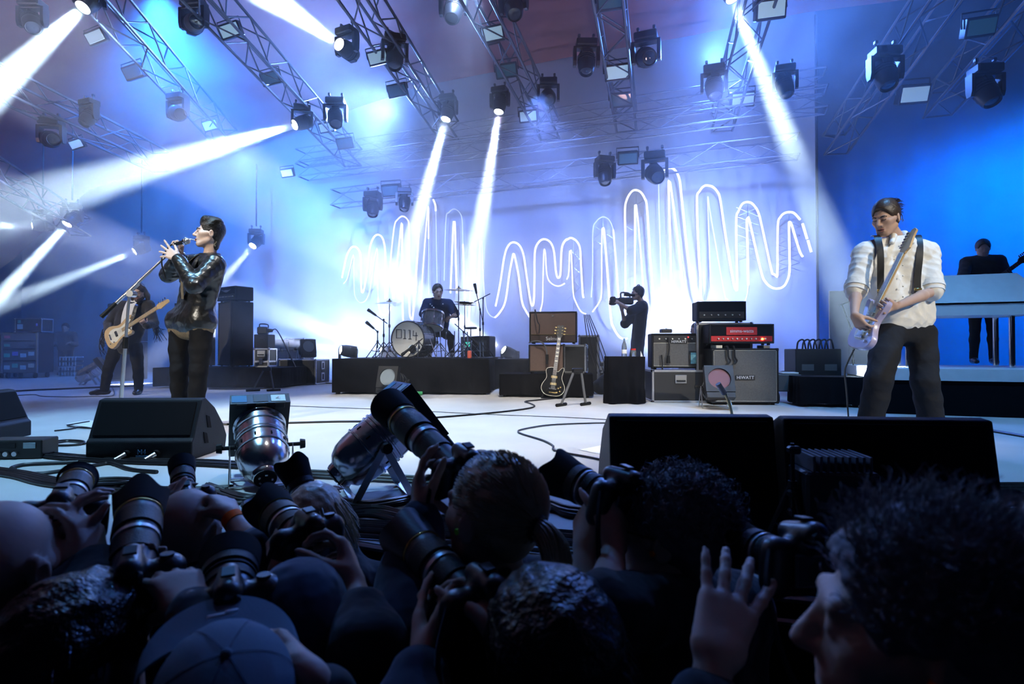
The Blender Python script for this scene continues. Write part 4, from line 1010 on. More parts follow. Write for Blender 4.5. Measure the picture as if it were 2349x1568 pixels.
# ------------------------------------------------------------------ drum riser and drums
DR = P(946, 905, 8.7); DR.z = 0
riser('wide black draped riser carrying the drum kit', DR + V((0, 1.2, 0)), -.035, 2.42, 2.35, .55, True, None, 'drum_riser')
rr = P(1172, 880, 10.2); rr.z = 0
riser('narrower black draped riser right of the drum riser', rr + V((.03, .5, 0)), -.035, .66, 1.3, .52, False)
DZ = .556
def dp(px, d, z=DZ): q = P(px, 803, d); q.z = z; return q
M['oyster'] = mat('oyster_pearl', (.10, .10, .11), .25, var=.9, scale=7, coat=.6); M['head'] = mat('drum_skin', (.86, .84, .76), .6, var=.04)
for nd in M['oyster'].node_tree.nodes:
    if nd.type == 'TEX_NOISE': nd.inputs['Distortion'].default_value = 2.5
def drum(name, label, loc, axis, r, depth, legs=None, near_head=True, lug=8, text_=None, port=None):
    t = thing(name, label, 'drum', loc); A = aim((0, 0, 0), axis)
    MB().lathe([(r, -depth / 2), (r, depth / 2)], 36, A, cap=False).obj('shell', M['oyster'], t, True)
    for y in (-1, 1):
        MB().lathe([(r + .002, y * depth / 2 - .018), (r + .014, y * depth / 2 - .018), (r + .014, y * depth / 2 + .012), (r - .002, y * depth / 2 + .014), (r - .004, y * depth / 2)], 36, A, cap=False).obj('hoop', M['chrome'] if text_ is None else M['black'], t, True)
    MB().lathe([(.001, depth / 2 + .002), (r - .003, depth / 2)], 36, A, cap=False).obj('drum_head', M['head'], t, True)
    MB().lathe([(.001, -depth / 2 - .002), (r - .003, -depth / 2)], 36, A, cap=False).obj('drum_head', M['head'], t, True)
    for i in range(lug):
        q = A @ Matrix.Rotation(2 * math.pi * (i + .5) / lug, 4, 'Y'); MB().cyl((r + .012, -depth / 2, 0), (r + .012, depth / 2, 0), .004, None, 6, q).box((r + .010, 0, 0), (.02, .05, .018), .004, q).obj('lug', M['chrome'], t)
    if port:
        c = A @ V((port[0], depth / 2 + .004, port[1])); mm = Matrix.Translation(A @ V((port[0], 0, port[1]))) @ A.to_3x3().to_4x4()
        MB().lathe([(.001, depth / 2 + .004), (port[2], depth / 2 + .004)], 20, mm, cap=False).obj('port_hole', M['matte'], t)
        MB().lathe([(port[2], depth / 2 + .003), (port[2] + .012, depth / 2 + .006), (port[2] + .012, depth / 2 + .003)], 20, mm, cap=False).obj('port_ring', M['chrome'], t)
    if text_:
        m = A @ Matrix.Translation((0, depth / 2 + .005, .075)) @ Matrix(((-1, 0, 0, 0), (0, 0, 1, 0), (0, 1, 0, 0), (0, 0, 0, 1)))
        g = M['black']; S_ = .0042
        def bar(a, b, nm='numeral_stroke'): pass
        strokes = {'0': [[(-.045, .07), (.045, .07), (.045, -.065), (-.045, -.065), (-.045, .07)]], '1': [[(-.02, .07), (.005, .07), (.005, -.07)], [(-.022, -.07), (.028, -.07)]], '4': [[(-.03, .07), (-.035, -.01), (.045, -.01)], [(.02, .04), (.018, -.09)]]}
        for i, chx in enumerate('0114'):
            b = MB()
            for st in strokes[chx]: b.tube([m @ V((-.145 + i * .092 + (0 if i else -.01) + x, .012 - .006 * i + y, .0)) for x, y in st], .0075, 5)
            b.obj('numeral_' + {'0': 'zero', '1': 'one', '4': 'four'}[chx], g, t)
    if legs:
        for a, b in legs: MB().cyl(a, b, .009, None, 8).obj('leg', M['chrome'], t)
    return t
BDc = P(941, 781, 9.15); BDc.z = DZ + .30
bx = V((-.30, -1, 0)).normalized()
drum('bass_drum', 'bass drum with a white front skin marked 0114', BDc - bx * -.02 + V((.03, .2, 0)), bx, .285, .42, [((-.30, -.1, .0), (-.42, -.22, -.295)), ((.28, -.12, .0), (.40, -.20, -.295))], lug=10, text_=True, port=(-.085, -.16, .062))
tp = P(992, 735, 9.55)
drum('rack_tom', 'striped tom mounted above the bass drum in front of the drummer', tp, (-.05, -.35, -1), .178, .25, [((0, .0, -.12), (-.05, -.05, -.34))])
fp = dp(1046, 9.6, DZ + .34); drum('floor_tom', 'floor tom right of the bass drum', fp, (0, 0, 1), .20, .38, [((.21 * math.cos(a), .21 * math.sin(a), .1), (.23 * math.cos(a), .23 * math.sin(a), -.335)) for a in (.5, 2.6, 4.7)])
sp = dp(1010, 9.9, DZ + .55); t = drum('snare_drum', 'snare drum beside the drummer\'s knee', sp, (0, 0, 1), .18, .14, [((0, 0, -.07), (0, 0, -.3)), ((0, 0, -.3), (.2, -.1, -.545)), ((0, 0, -.3), (-.2, -.1, -.545)), ((0, 0, -.3), (0, .2, -.545))])
def tripod(t, h, r=.011, spread=.26, m=None, top=(0, 0)):
    m = m or M['chrome']; MB().cyl((0, 0, .16), (top[0], top[1], h), r, r * .8, 8).obj('tube', m, t, True)
    for i in range(3):
        a = .6 + 2.094 * i; c, s = math.cos(a), math.sin(a)
        MB().cyl((0, 0, .26), (spread * c, spread * s, .012), .008, None, 6).cyl((0, 0, .10), (spread * .55 * c, spread * .55 * s, .12), .006, None, 6).obj('leg', m, t)
        MB().sph((spread * c, spread * s, .013), .014, 8, 5).obj('rubber_foot', M['rubber'], t)
    MB().cyl((0, 0, h * .55), (0, 0, h * .55 + .05), r * 1.8, None, 8).obj('collar', m, t, True)
def cymbal(label, loc, h, r, tilt=(0, 0), name='cymbal_stand', two=False):
    t = thing(name, label, 'cymbal', loc); tripod(t, h)
    A = Matrix.Translation((0, 0, h)) @ Matrix.Rotation(tilt[0], 4, 'X') @ Matrix.Rotation(tilt[1], 4, 'Y') @ Matrix.Rotation(math.pi / 2, 4, 'X')
    for i in range(2 if two else 1):
        f = 1 if i == 0 else -1; q = A @ Matrix.Translation((0, -.0 + .03 * i, 0)) @ Matrix.Diagonal((1, f, 1, 1))
        MB().lathe([(.012, .042), (.035, .038), (.05, .022), (r * .6, .012), (r, -.006), (r * .6, .009), (.05, .018), (.012, .036)], 36, q, cap=False).obj('cymbal', M['brass'], t, True)
    MB().cyl((0, 0, h), (0, 0, h + .075), .006, None, 6).cyl((0, 0, h + .03), (0, 0, h + .06), .016, .012, 8).obj('wing_nut', M['blackmetal'], t, True)
cymbal('large crash cymbal on a stand left of the drums', dp(893, 9.35), .68 + (803 - 694) / F * 9.35 - DZ, .262, (.12, -.03))
cymbal('ride cymbal on a tall stand right of the drummer', dp(1052, 9.45), .68 + (803 - 669) / F * 9.75 - DZ, .25, (.05, .03))
cymbal('hi-hat pair on a stand right of the drummer', dp(1066, 9.95), .68 + (803 - 698) / F * 9.95 - DZ, .19, (0, .05), 'hi_hat_stand', True)
def mic_stand(label, loc, h, boom=None, mic=True, m=None, spread=.22):
    t = thing('drum_microphone_stand', label, 'microphone stand', loc); tripod(t, h, .010, spread, m or M['blackmetal'])
    e = V((0, 0, h))
    if boom:
        b0, b1 = V(boom[0]) + e, V(boom[1]) + e; MB().cyl(b0, b1, .008, None, 8).obj('boom', m or M['blackmetal'], t, True); e = b1; dr = (b1 - b0).normalized()
    else: dr = V((-.5, -.3, .4)).normalized()
    if mic: MB().cyl(e - dr * .02, e + dr * .10, .017, .022, 10).cyl(e + dr * .10, e + dr * .15, .027, .025, 10).obj('microphone', M['rubber'], t, True)
    MB().box((0, 0, h), (.03, .03, .04), .008).obj('clutch', m or M['blackmetal'], t)
    return t
mic_stand('short microphone stand at the left corner of the drum riser', dp(866, 9.1), .42, ((0, 0, 0), (-.06, -.05, .06)))
mic_stand('black boom microphone stand at the right of the drum kit', dp(1101, 9.4), .62 + .18, ((.05, 0, -.22), (-.06, .0, .28)))
mic_stand('low boom stand pointing down at the floor tom', dp(1063, 9.2), .42, ((-.14, 0, .13), (.13, 0, -.11)))
mic_stand('small stand with a microphone at the bass drum port', dp(961, 8.95), .26, ((.06, 0, .05), (-.16, .02, -.12)))
t = mic_stand('overhead boom stand with a tilted bar right of the drums', dp(1108, 9.6), 1.0, ((-.15, 0, -.06), (.12, 0, .08)), False)
t = mic_stand('microphone on an arm clamped beside the large crash cymbal', dp(880, 9.3), .62, ((.06, 0, -.06), (-.13, -.04, .08)))
t = thing('drum_pad', 'round practice pad on a stand right of the floor tom', 'drum pad', dp(1080, 9.5)); tripod(t, .48); MB().lathe([(.001, .02), (.10, .02), (.105, 0), (.10, -.01), (.001, -.012)], 24, Matrix.Translation((0, 0, .49)) @ Matrix.Rotation(math.pi / 2 + .1, 4, 'X'), cap=False).obj('pad', M['rubber'], t, True)
t = thing('drum_throne', 'round stool under the drummer', 'stool', dp(1003, 10.25)); tripod(t, .44, .018, .24); MB().lathe([(.001, .05), (.14, .05), (.165, .03), (.16, 0), (.001, 0)], 24, Matrix.Translation((0, 0, .44)) @ Matrix.Rotation(math.pi / 2, 4, 'X'), cap=False).obj('seat', M['leather'], t, True)
t = thing('monitor_wedge', 'blue-lit monitor box behind the drums on the right', 'speaker', dp(1097, 10.3), -.25)
MB().box((0, 0, .19), (.54, .40, .38), .015).obj('cabinet', M['tolex'], t); MB().box((-.14, -.205, .23), (.10, .008, .08), .002).obj('display', M['greenled'], t); MB().box((.12, -.205, .2), (.2, .006, .2), .002).obj('grille', M['grilled'], t)
t = thing('drink_can', 'red drink can on the front edge of the drum riser', 'can', dp(1077, 8.75)); MB().lathe([(.001, 0), (.026, 0), (.033, .008), (.033, .108), (.027, .118), (.001, .118)], 18, Matrix.Rotation(math.pi / 2, 4, 'X'), cap=False).obj('body', mat('red_can', (.72, .12, .06), .35), t, True); MB().cyl((0, 0, .117), (0, 0, .119), .026, None, 14).obj('lid', M['alu'], t)
for i in range(9):
    x0 = 880 + i * 30; pts = [dp(x0 + random.uniform(-14, 14) + k * 14, 8.85 + random.uniform(0, .5), DZ + .01) for k in range(5)]
    cable(ORD[i] + ' cable from the left among the drum hardware on the riser', pts, .007, group='cables on the drum riser')
par_can('PAR can with a pale round lens facing out in front of the drum riser', G(908, 908), (-.28, -.92, .27), 1.12, .20, True, M['paleglass'], body=M['black'], spread=.10)
t = thing('water_bottle', 'small green bottle lying in front of the drum riser', 'bottle', G(955, 907), .4); MB().lathe([(.001, -.09), (.03, -.088), (.032, -.03), (.032, .05), (.014, .085), (.014, .11), (.001, .11)], 14, Matrix.Translation((0, 0, .033)) @ Matrix.Rotation(1.57, 4, 'Z'), cap=False).obj('body', mat('green_plastic', (.05, .35, .12), .3), t, True)
# ------------------------------------------------------------------ brown amplifier stack, guitar, stands
SD = P(1258, 911, 8.2); SD.z = 0
riser('low draped dolly under the brown amplifier', SD + V((.0, .35, 0)), -.12, 1.34, .72, .335, True)
def on(px, d, z): q = P(px, 803, d); q.z = z; return q
amp('lower brown speaker cabinet with woven grille under the stacked amplifier', on(1254, 8.45, .34), -.08, .52, .34, .425, M['grilleb'], piping=False, corner=False)
flight_case('open flight case beside the lower brown cabinet', on(1321, 8.6, .34), -.2, .34, .42, .42, False, 0, handles=0, side_handles=True)
t = amp('upper brown amplifier with a gold line and maker\'s name, top of the stack', on(1270, 8.5, .775), -.14, .70, .30, .475, M['grilleb'], 'guitar_amplifier', piping=False, corner=False, logo='Selmer', lz=.075, lsize=.075, handle=False)
MB().box((0, -.152, .135), (.65, .012, .012), .003).obj('gold_strip', M['gold'], t); MB().box((0, -.146, .075), (.65, .012, .10), .002).obj('lower_panel', M['rose'], t); MB().box((0, -.15, .41), (.035, .012, .015), .003).obj('badge', M['alu'], t)
q = on(1228, 8.26, 1.26)
cable('cable hanging down the face of the upper brown amplifier', [q + V((0, .14, .0)), q, q + V((.03, -.005, -.16)), q + V((.06, -.01, -.22)), q + V((.05, -.01, -.34))], .009)
q = on(1214, 8.24, .78)
cable('pale looped cable in front of the lower brown cabinet', [q + V((0, .1, .01)), q + V((.1, .0, .035)), q + V((.2, -.01, 0)), q + V((.25, -.015, -.1)), q + V((.255, -.015, -.16))], .010, m=M['grey'])
t = thing('microphone', 'black microphone hanging before the lower brown cabinet', 'microphone', q + V((.257, -.018, -.30))); MB().cyl((0, 0, 0), (0, 0, .07), .014, .020, 10).cyl((0, 0, .07), (0, 0, .14), .024, .022, 10).obj('body', M['rubber'], t, True)
for i in range(5):
    q = on(1340 + i * 3, 8.3, 1.2); cable(ORD[i] + ' thin cable from the left sagging behind the brown amplifier', [q, q + V((.05 + .03 * i, -.1, -.45)), q + V((.16 + .03 * i, -.2, -.85))], .006, group='cables behind the brown amplifier')
flight_case('narrow blue-lit case behind the brown amplifier', on(1352, 9.3, 0), -.2, .32, .4, .92, False, 0, handles=0)
flight_case('small case with silver edges left of the draped side table', on(1372, 9.6, 0), -.1, .22, .3, .50, False, 0, handles=1)
def guitar_outline(kind):
    if kind == 'single': up = [(0, .0), (.004, .07), (.03, .125), (.08, .158), (.14, .160), (.20, .132), (.25, .108), (.30, .112), (.345, .125), (.385, .115), (.40, .08), (.405, .03)]; lo = [(.355, -.03), (.36, -.055), (.40, -.085), (.415, -.115), (.385, -.122), (.33, -.112), (.26, -.108), (.20, -.132), (.14, -.160), (.08, -.158), (.03, -.125), (.004, -.07)]
    elif kind == 'bass': up = [(0, .0), (.01, .08), (.05, .15), (.12, .170), (.19, .150), (.25, .115), (.32, .110), (.42, .140), (.50, .150), (.52, .125), (.47, .085), (.42, .05), (.40, .03)]; lo = [(.40, -.03), (.42, -.06), (.44, -.10), (.41, -.125), (.34, -.115), (.27, -.105), (.19, -.13), (.12, -.165), (.05, -.165), (.01, -.10)]
    else: up = [(0, .02), (.01, .10), (.06, .155), (.13, .160), (.20, .13), (.27, .105), (.34, .125), (.41, .145), (.43, .12), (.40, .07), (.38, .03)]; lo = [(.38, -.03), (.40, -.06), (.43, -.10), (.40, -.13), (.33, -.12), (.25, -.10), (.18, -.12), (.10, -.165), (.04, -.15), (.01, -.09)]
    return up + lo
def guitar(label, m, kind, finish, scale_len, neckm, boardm, frets=16, guard=None, strings=6, name='electric_guitar'):
    """m: frame with X along the neck, Z out of the top; body tail at the origin"""
    t = thing(name, label, 'guitar', (0, 0, 0)); t.matrix_world = m
    pl = guitar_outline(kind); sp = []
    N = len(pl)
    for i in range(N):
        a, b, c, d = [V((*pl[(i + j) % N], 0)) for j in (-1, 0, 1, 2)]
        for k in range(3):
            u = k / 3; w = .5 * ((2 * b) + (c - a) * u + (2 * a - 5 * b + 4 * c - d) * u * u + (3 * b - a - 3 * c + d) * u ** 3); sp.append((w.x, w.y))
    MB().prism(sp, -.022, .020, None, .03).obj('body', finish, t, True, angle=30)
    if guard: MB().prism([(x * .80 + .07, y * .62 - .005) for x, y in sp], .0232, .0252).obj('pickguard', guard, t)
    if kind == 'single': MB().tube([(x, y, .0215) for x, y in sp], .004, 5, close=True).obj('binding', M['cream'], t, True)
    nx0 = .36; nx1 = .36 + scale_len
    MB().box(((nx0 + nx1) / 2, 0, .012), (nx1 - nx0, .05, .022), .008).obj('neck', neckm, t)
    fb = MB().box(((nx0 + nx1) / 2 - .03, 0, .026), (nx1 - nx0 + .06, .052, .007), .002).obj('fretboard', boardm, t)
    for i in range(frets):
        x = nx1 - (scale_len + .05) * (1 - 2 ** (-(i + 1) / 12)) * 1.35
        MB().box((x, 0, .030), (.003, .052, .003)).obj('fret', M['alu'], fb)
        if kind == 'single' and i in (0, 2, 4, 6, 8, 11): MB().box((x + .017, 0, .0298), (.016, .036, .002)).obj('inlay', M['cream'], fb)
    if kind == 'single': hd = [(0, -.028), (.03, -.042), (.17, -.05), (.19, -.03), (.175, 0), (.19, .03), (.17, .05), (.03, .042), (0, .028)]
    else: hd = [(0, -.026), (.02, -.030), (.05, -.05), (.15, -.030), (.20, -.03), (.215, 0), (.20, .028), (.05, .05), (.02, .045), (0, .028)]
    ho = MB().prism([(nx1 + x, y) for x, y in hd], .004, .020).obj('headstock', neckm if kind != 'single' else M['black'], t)
    for i in range(strings):
        f = (i if kind != 'single' else i // 2) + .5; sd = 1 if kind != 'single' else (1 if i % 2 else -1)
        x = nx1 + .035 + f * (.15 / strings if kind != 'single' else .046); MB().cyl((x, sd * .03, .02), (x, sd * .03, .034), .006, None, 8).box((x, sd * .066, .012), (.018, .03, .008), .003).obj('tuning_peg', M['chrome'] if kind != 'single' else M['gold'], ho)
        y = (i - (strings - 1) / 2) * (.042 / strings * 1.15); MB().cyl((.09, y * 1.25, .042), (nx1, y, .034), .0011, None, 4).obj('string', M['alu'], t)
    for x in ((.13, .24, .30) if kind == 'offset' else (.17, .27) if kind == 'single' else (.20,)):
        MB().box((x, 0, .030), (.035, .088, .016), .004).obj('pickup', M['gold'] if kind == 'single' else M['cream'] if kind == 'offset' else M['black'], t)
    MB().box((.10, 0, .032), (.02, .10, .016), .004).obj('bridge', M['chrome'], t)
    if kind == 'single': MB().box((.045, 0, .032), (.016, .10, .014), .004).obj('tailpiece', M['gold'], t)
    for x, y in ((.07, -.10), (.13, -.105), (.05, -.06), (.11, -.075))[:4 if kind == 'single' else 2]: MB().cyl((x, y, .022), (x, y, .042), .013, .011, 10).obj('knob', M['gold'] if kind == 'single' else M['chrome'], t, True)
    return t
gb = G(1268, 915); gt = P(1279, 772, 8.15); gx = P(1284, 765, 8.2) - P(1266, 905, 7.95)
gm = frame(P(1266, 908, 7.95), x=gx, z=V((-.1, -1, .18)))
guitar('black single cutaway guitar with gold fittings leaning on a stand', gm, 'single', mat('ebony_finish', (.012, .012, .014), .14, coat=1), .50, M['rose'], M['rose'], 18)
t = thing('guitar_stand', 'black tubular stand holding the single cutaway guitar', 'stand', gb + V((.0, .12, 0)))
for e in (-1, 1): MB().tube([(e * .02, .05, .42), (e * .10, -.02, .12), (e * .16, -.16, .02)], .010, 6).obj('leg', M['blackmetal'], t); MB().tube([(e * .06, -.0, .2), (e * .08, -.12, .1), (e * .08, -.17, .14)], .009, 6).obj('cradle_arm', M['rubber'], t)
MB().tube([(0, .05, .42), (0, .2, .02)], .010, 6).obj('leg', M['blackmetal'], t)
folding_stand('empty folding stand right of the single cutaway guitar', G(1325, 930), .35, .42)
cable('black cable snaking from the guitar stand across the floor', gp((1300, 912), (1240, 918), (1205, 922), (1215, 926), (1226, 933), (1200, 940), (1100, 951), (900, 966), (760, 969), (650, 972), (505, 975)), .010)
# ------------------------------------------------------------------ right amplifiers
q = G(1441, 927); t = thing('side_table', 'small table under a black cloth holding a bottle and a jar', 'table', q + V((0, .25, 0)), -.05)
skirt(t, .46, .44, .60, .0, None, 3.2, 'tablecloth')
TZ = .603; tb = q + V((0, .12, 0))
M['clear'] = mat('clear_plastic', (.75, .85, .9), .08, trans=.85)
t = thing('water_bottle', 'clear water bottle standing on the draped side table', 'bottle', V((on(1432, tb.y, 0).x, tb.y, TZ)))
MB().lathe([(.001, 0), (.03, 0), (.033, .01), (.033, .12), (.028, .15), (.013, .19), (.012, .215), (.001, .216)], 16, Matrix.Rotation(math.pi / 2, 4, 'X'), cap=False).obj('bottle', M['clear'], t, True); MB().lathe([(.0335, .035), (.0345, .036), (.0345, .085), (.0335, .086)], 16, Matrix.Rotation(math.pi / 2, 4, 'X'), cap=False).obj('label_wrap', M['paper'], t, True); MB().cyl((0, 0, .212), (0, 0, .23), .015, None, 12).obj('cap', M['tape_blue'], t)
t = thing('glass_jar', 'small jar with a red lid on the draped side table', 'jar', V((on(1453, tb.y, 0).x, tb.y, TZ)))
MB().lathe([(.001, 0), (.034, 0), (.036, .01), (.036, .07), (.03, .08)], 16, Matrix.Rotation(math.pi / 2, 4, 'X'), cap=False).obj('jar', M['clear'], t, True); MB().cyl((0, 0, .078), (0, 0, .10), .032, None, 14).obj('lid', M['red'], t)
t = thing('folded_paper', 'folded white paper beside the jar', 'paper', V((on(1474, tb.y, 0).x, tb.y + .02, TZ - .06))); MB().prism([(-.025, 0), (.03, -.03), (.03, .0), (-.02, .13)], 0, .003, face_m((0, 0, 0))).obj('sheet', M['paper'], t)
t = thing('equipment_bag', 'black bag on the floor left of the draped side table', 'bag', G(1397, 905)); s_ = Sdf(.012, .006, 20); s_.cone((-.12, .1, .12), (.12, .1, .12), .12, .11, .05); s_.cone((-.05, .1, .22), (.08, .1, .24), .09, .08, .05); s_.obj('bag_body', M['darkcloth'], t)
CS = G(1566, 924); flight_case('wide worn flight case under the left cream grille amplifier', CS + V((0, .3, 0)), -.05, .74, .55, .425, False, 0, handles=1)
t = amp('left cream grille amplifier with a picture taped to its front', CS + V((0, .28, .427)), -.05, .70, .30, .475, M['grille'], 'guitar_amplifier', panel=.10, knobs=7, logo='HIWATT', lz=.365, lsize=.05, plate=(.22, .045), corner=False)
MB().box((.205, -.158, .15), (.15, .008, .19), .003).obj('picture_frame', M['black'], t); MB().box((.205, -.163, .15), (.11, .003, .145), .001).obj('picture', mat('blue_print', (.12, .30, .36), .5, var=.7, scale=25), t)
MB().box((.12, -.16, .425), (.012, .006, .016), .002).obj('lamp', M['redled'], t)
t = thing('pedal_box', 'small black box on top of the left cream grille amplifier', 'effects unit', CS + V((-.16, .2, .906))); MB().box((0, 0, .03), (.14, .12, .05), .008).obj('body', M['plastic'], t); MB().cyl((0, -.02, .055), (0, -.02, .068), .012, None, 8).obj('switch', M['alu'], t)
for dx, z0, ln in ((-.15, .85, .24), (-.24, .62, .30)):
    q = CS + V((dx, .118, z0)); cable('cable with a microphone dangling before the left cream grille amplifier' if dx > -.2 else 'lower cable dangling before the left cream grille amplifier', [q, q + V((.01, -.01, -ln * .5)), q + V((-.005, -.012, -ln))], .010)
    t = thing('microphone', ('upper' if dx > -.2 else 'lower') + ' microphone hanging before the left cream grille amplifier', 'microphone', q + V((-.005, -.02, -ln - .10))); MB().cyl((0, 0, 0), (0, 0, .10), .026, .018, 10).obj('body', M['rubber'], t, True)
C4 = G(1713, 929); t = amp('large cream grille speaker cabinet under the red-labelled head', C4 + V((.0, .2, 0)), -.04, .82, .36, .705, M['grille'], logo='HIWATT', lz=.34, lsize=.055, plate=(.24, .06), corner=True)
t = amp('amplifier head with a red name label and a glowing lamp', C4 + V((-.03, .2, .745)), -.04, .80, .30, .265, M['matte'], 'amplifier_head', panel=.075, knobs=11, panelmat=M['red'], top_panel=False, logo='simms-watts', lz=.175, lsize=.058, plate=(.38, .10, .0, M['red']), piping=False, corner=False)
MB().cyl((.25, -.145, .075), (.25, -.165, .075), .014, None, 10).obj('pilot_lamp', M['amberled'], t)
MB().box((-.04, .2, .7), (.1, .05, .02)).obj('rubber_mat', M['rubber'], t).location = (0, 0, -.7)
for x in (-.3, .3):
    t = thing('wooden_block', 'small block lifting the red-labelled head, ' + ('left' if x < 0 else 'right') + ' one', 'block', C4 + V((x, .2, .706))); MB().box((0, 0, .018), (.08, .2, .037), .004).obj('block', M['paper'], t)
t = flight_case('black shelf box carrying the hazy upper amplifier head', C4 + V((-.13, .42, .0)), -.05, .72, .1, .0 + 1.04, False, 0, handles=0)
t = amp('hazy upper amplifier head above the red-labelled one', C4 + V((-.18, .45, 1.045)), -.06, .62, .28, .27, M['matte'], 'amplifier_head', panel=.10, knobs=6, top_panel=False, piping=False, corner=False)
for x in (-.23, -.15): q = C4 + V((x, .008, .72)); cable(('left' if x < -.2 else 'right') + ' cable hanging down the large cream grille cabinet', [q + V((0, .1, .0)), q, q + V((.005, -.008, -.12)), q + V((.03, -.01, -.17)), q + V((0, -.01, -.21))], .012)
par_can('PAR can with a pink lens before the large cream grille cabinet', G(1640, 935), (-.12, -.9, .42), 1.12, .22, True, M['pinklens'], body=M['black'], spread=.10)
q = G(1684, 1092); t = thing('gooseneck_lead', 'thin brass gooseneck with a white tip rising behind the middle monitor wedge', 'cable', q)
pts = [P(1684, 1092, 3.02) - q, P(1683, 990, 3.0) - q, P(1679, 950, 2.98) - q, P(1668, 912, 2.96) - q, P(1655, 892, 2.95) - q]; pts[0].z = .004
MB().tube(pts, .0075, 8, smooth=5).obj('tube', M['gold'], t, True); dd = (pts[-1] - pts[-2]).normalized(); MB().cyl(pts[-1] - dd * .03, pts[-1] + dd * .035, .0145, None, 12).obj('tip', M['white'], t, True)
# racks right of the amplifiers
q = on(1862, 8.2, 0); t = thing('power_rack', 'dark blue-lit rack with cables coiled on top behind the right guitarist', 'rack', q, -.15)
MB().box((0, 0, .51), (.60, .5, .38), .01).box((0, 0, .17), (.5, .45, .3), .01).obj('case', M['tolex'], t)
for x in (-.14, .16): MB().box((x, -.253, .44), (.16, .008, .09), .003).obj('socket_panel', M['grey'], t)
for i in range(6):
    x = -.2 + .075 * i; MB().tube([(x, 0, .69), (x + .01, -.02, .80), (x + .08, -.02, .83), (x + .12, 0, .70)], .012, 6, smooth=4).obj('cable_loop', M['cable'], t, True)
casters(t, [(-.2, -.18), (.2, -.18), (-.2, .18), (.2, .18)], .04)
q = G(1818, 925); t = thing('hand_cart', 'small trolley with rubber wheels beside the large cream cabinet', 'trolley', q + V((0, .15, 0)), -.2)
MB().box((0, 0, .26), (.28, .3, .22), .01).obj('box', M['grey'], t); MB().box((.02, 0, .385), (.2, .2, .02), .004).obj('paper_pad', M['paper'], t)
for e in (-1, 1): MB().cyl((e * .13, -.12, .07), (e * .16, -.12, .07), .07, None, 16).obj('wheel', M['rubber'], t, True); MB().cyl((e * .14, .1, .07), (e * .14, -.1, .30), .012, None, 8).obj('leg', M['blackmetal'], t)
q = G(1935, 935); riser('black draped case behind the right guitarist\'s knee', q + V((-.06, .3, 0)), -.2, .70, .5, .36, True)
# ------------------------------------------------------------------ white keyboard island on the right
q = G(2180, 953); KR = thing('keyboard_riser', 'low black riser with a white edge at the right', 'riser', q, RZ)
MB().box((.75, .95, .18), (2.7, 1.9, .36)).obj('skirt', M['drape'], KR); MB().prism([(-.62, -.02), (2.2, -.02), (2.2, 1.95), (-.62, 1.95)], .362, .485).obj('white_edge', M['white'], KR)
q2 = q + D * .75 + U * .22
t = thing('keyboard_desk', 'angular white keyboard desk on chrome legs at the right', 'desk', V((q2.x, q2.y, .487)), RZ)
MB().put([(-.6, -.25, .58), (.75, -.25, .58), (.75, .45, .58), (-.6, .45, .58), (-.6, -.25, .70), (.80, -.25, .70), (.80, .45, .70), (-.6, .45, .70)], [(0, 1, 2, 3), (4, 5, 6, 7), (0, 1, 5, 4), (1, 2, 6, 5), (2, 3, 7, 6), (3, 0, 4, 7)]).obj('lower_tray', M['white'], t)
MB().put([(-.6, -.27, .72), (.86, -.27, .72), (.86, .45, .72), (-.6, .45, .72), (-.6, -.05, 1.05), (.62, -.05, 1.05), (.62, .45, 1.05), (-.6, .45, 1.05)], [(0, 1, 2, 3), (4, 5, 6, 7), (0, 1, 5, 4), (1, 2, 6, 5), (2, 3, 7, 6), (3, 0, 4, 7)]).obj('angled_front', M['white'], t)
for x in (-.42, .55): MB().cyl((x, -.1, 0), (x, -.1, .585), .028, None, 14).obj('leg', M['chrome'], t, True); MB().cyl((x, .3, 0), (x, .3, .585), .028, None, 14).obj('leg', M['chrome'], t, True)
q3 = on(1950, 8.6, 0); t = thing('white_screen', 'tall white panel behind the right guitarist', 'panel', q3, -.12)
MB().box((-.16, 0, .80), (.27, .04, 1.56), .004).obj('board', M['white'], t); MB().box((.30, 0, .80), (.64, .04, 1.56), .004).obj('board', M['white'], t); MB().box((.1, .05, .05), (.9, .3, .1)).obj('foot', M['white'], t)
t = thing('drum_microphone_stand', 'thin microphone stand before the tall white panel', 'microphone stand', on(1957, 7.5, .0)); tripod(t, .92, .010, .2, M['blackmetal']); MB().cyl((0, 0, .9), (-.14, 0, 1.28), .008, None, 6).cyl((-.18, 0, 1.27), (-.02, 0, 1.33), .008, None, 6).obj('boom', M['blackmetal'], t)
# ------------------------------------------------------------------ performers
def nz(v): return V(v).normalized()
# --- singer
d = 4.85; b0 = P(440, 803, d); b0.z = 0
H = aim(P(480, 537, 4.83), (-.84, -.50, .10))
fw = nz((-.78, -.62, 0))
J = dict(head=H, neck=P(481, 592, 4.86), chest=P(468, 640, 4.86), pelvis=P(440, 738, 4.86), fwd=fw,
    shL=P(492, 606, 4.70), elL=P(446, 655, 4.52), wrL=P(408, 592, 4.60), shR=P(436, 606, 5.02), elR=P(386, 630, 5.0), wrR=P(413, 584, 4.86),
    hpL=P(463, 752, 4.78), knL=P(456, 850, 4.74), anL=P(447, 962, 4.80), hpR=P(414, 752, 4.94), knR=P(411, 850, 4.88), anR=P(413, 958, 4.95), toeL=(-.8, -.6, 0), toeR=(-.7, -.7, 0),
    handL=((V((-.86, -.05, .50)), V((-.1, 1, -.25)), -1), dict(curl=(-.02, .20, .26, .30), spread=.30, thumb=(.3, .3), k=1.02)),
    handR=((V((.25, -.25, .93)), V((-.65, -.75, -.1)), 1), dict(curl=(.95, .95, .95, .95), thumb=(.7, .5), k=1.0)))
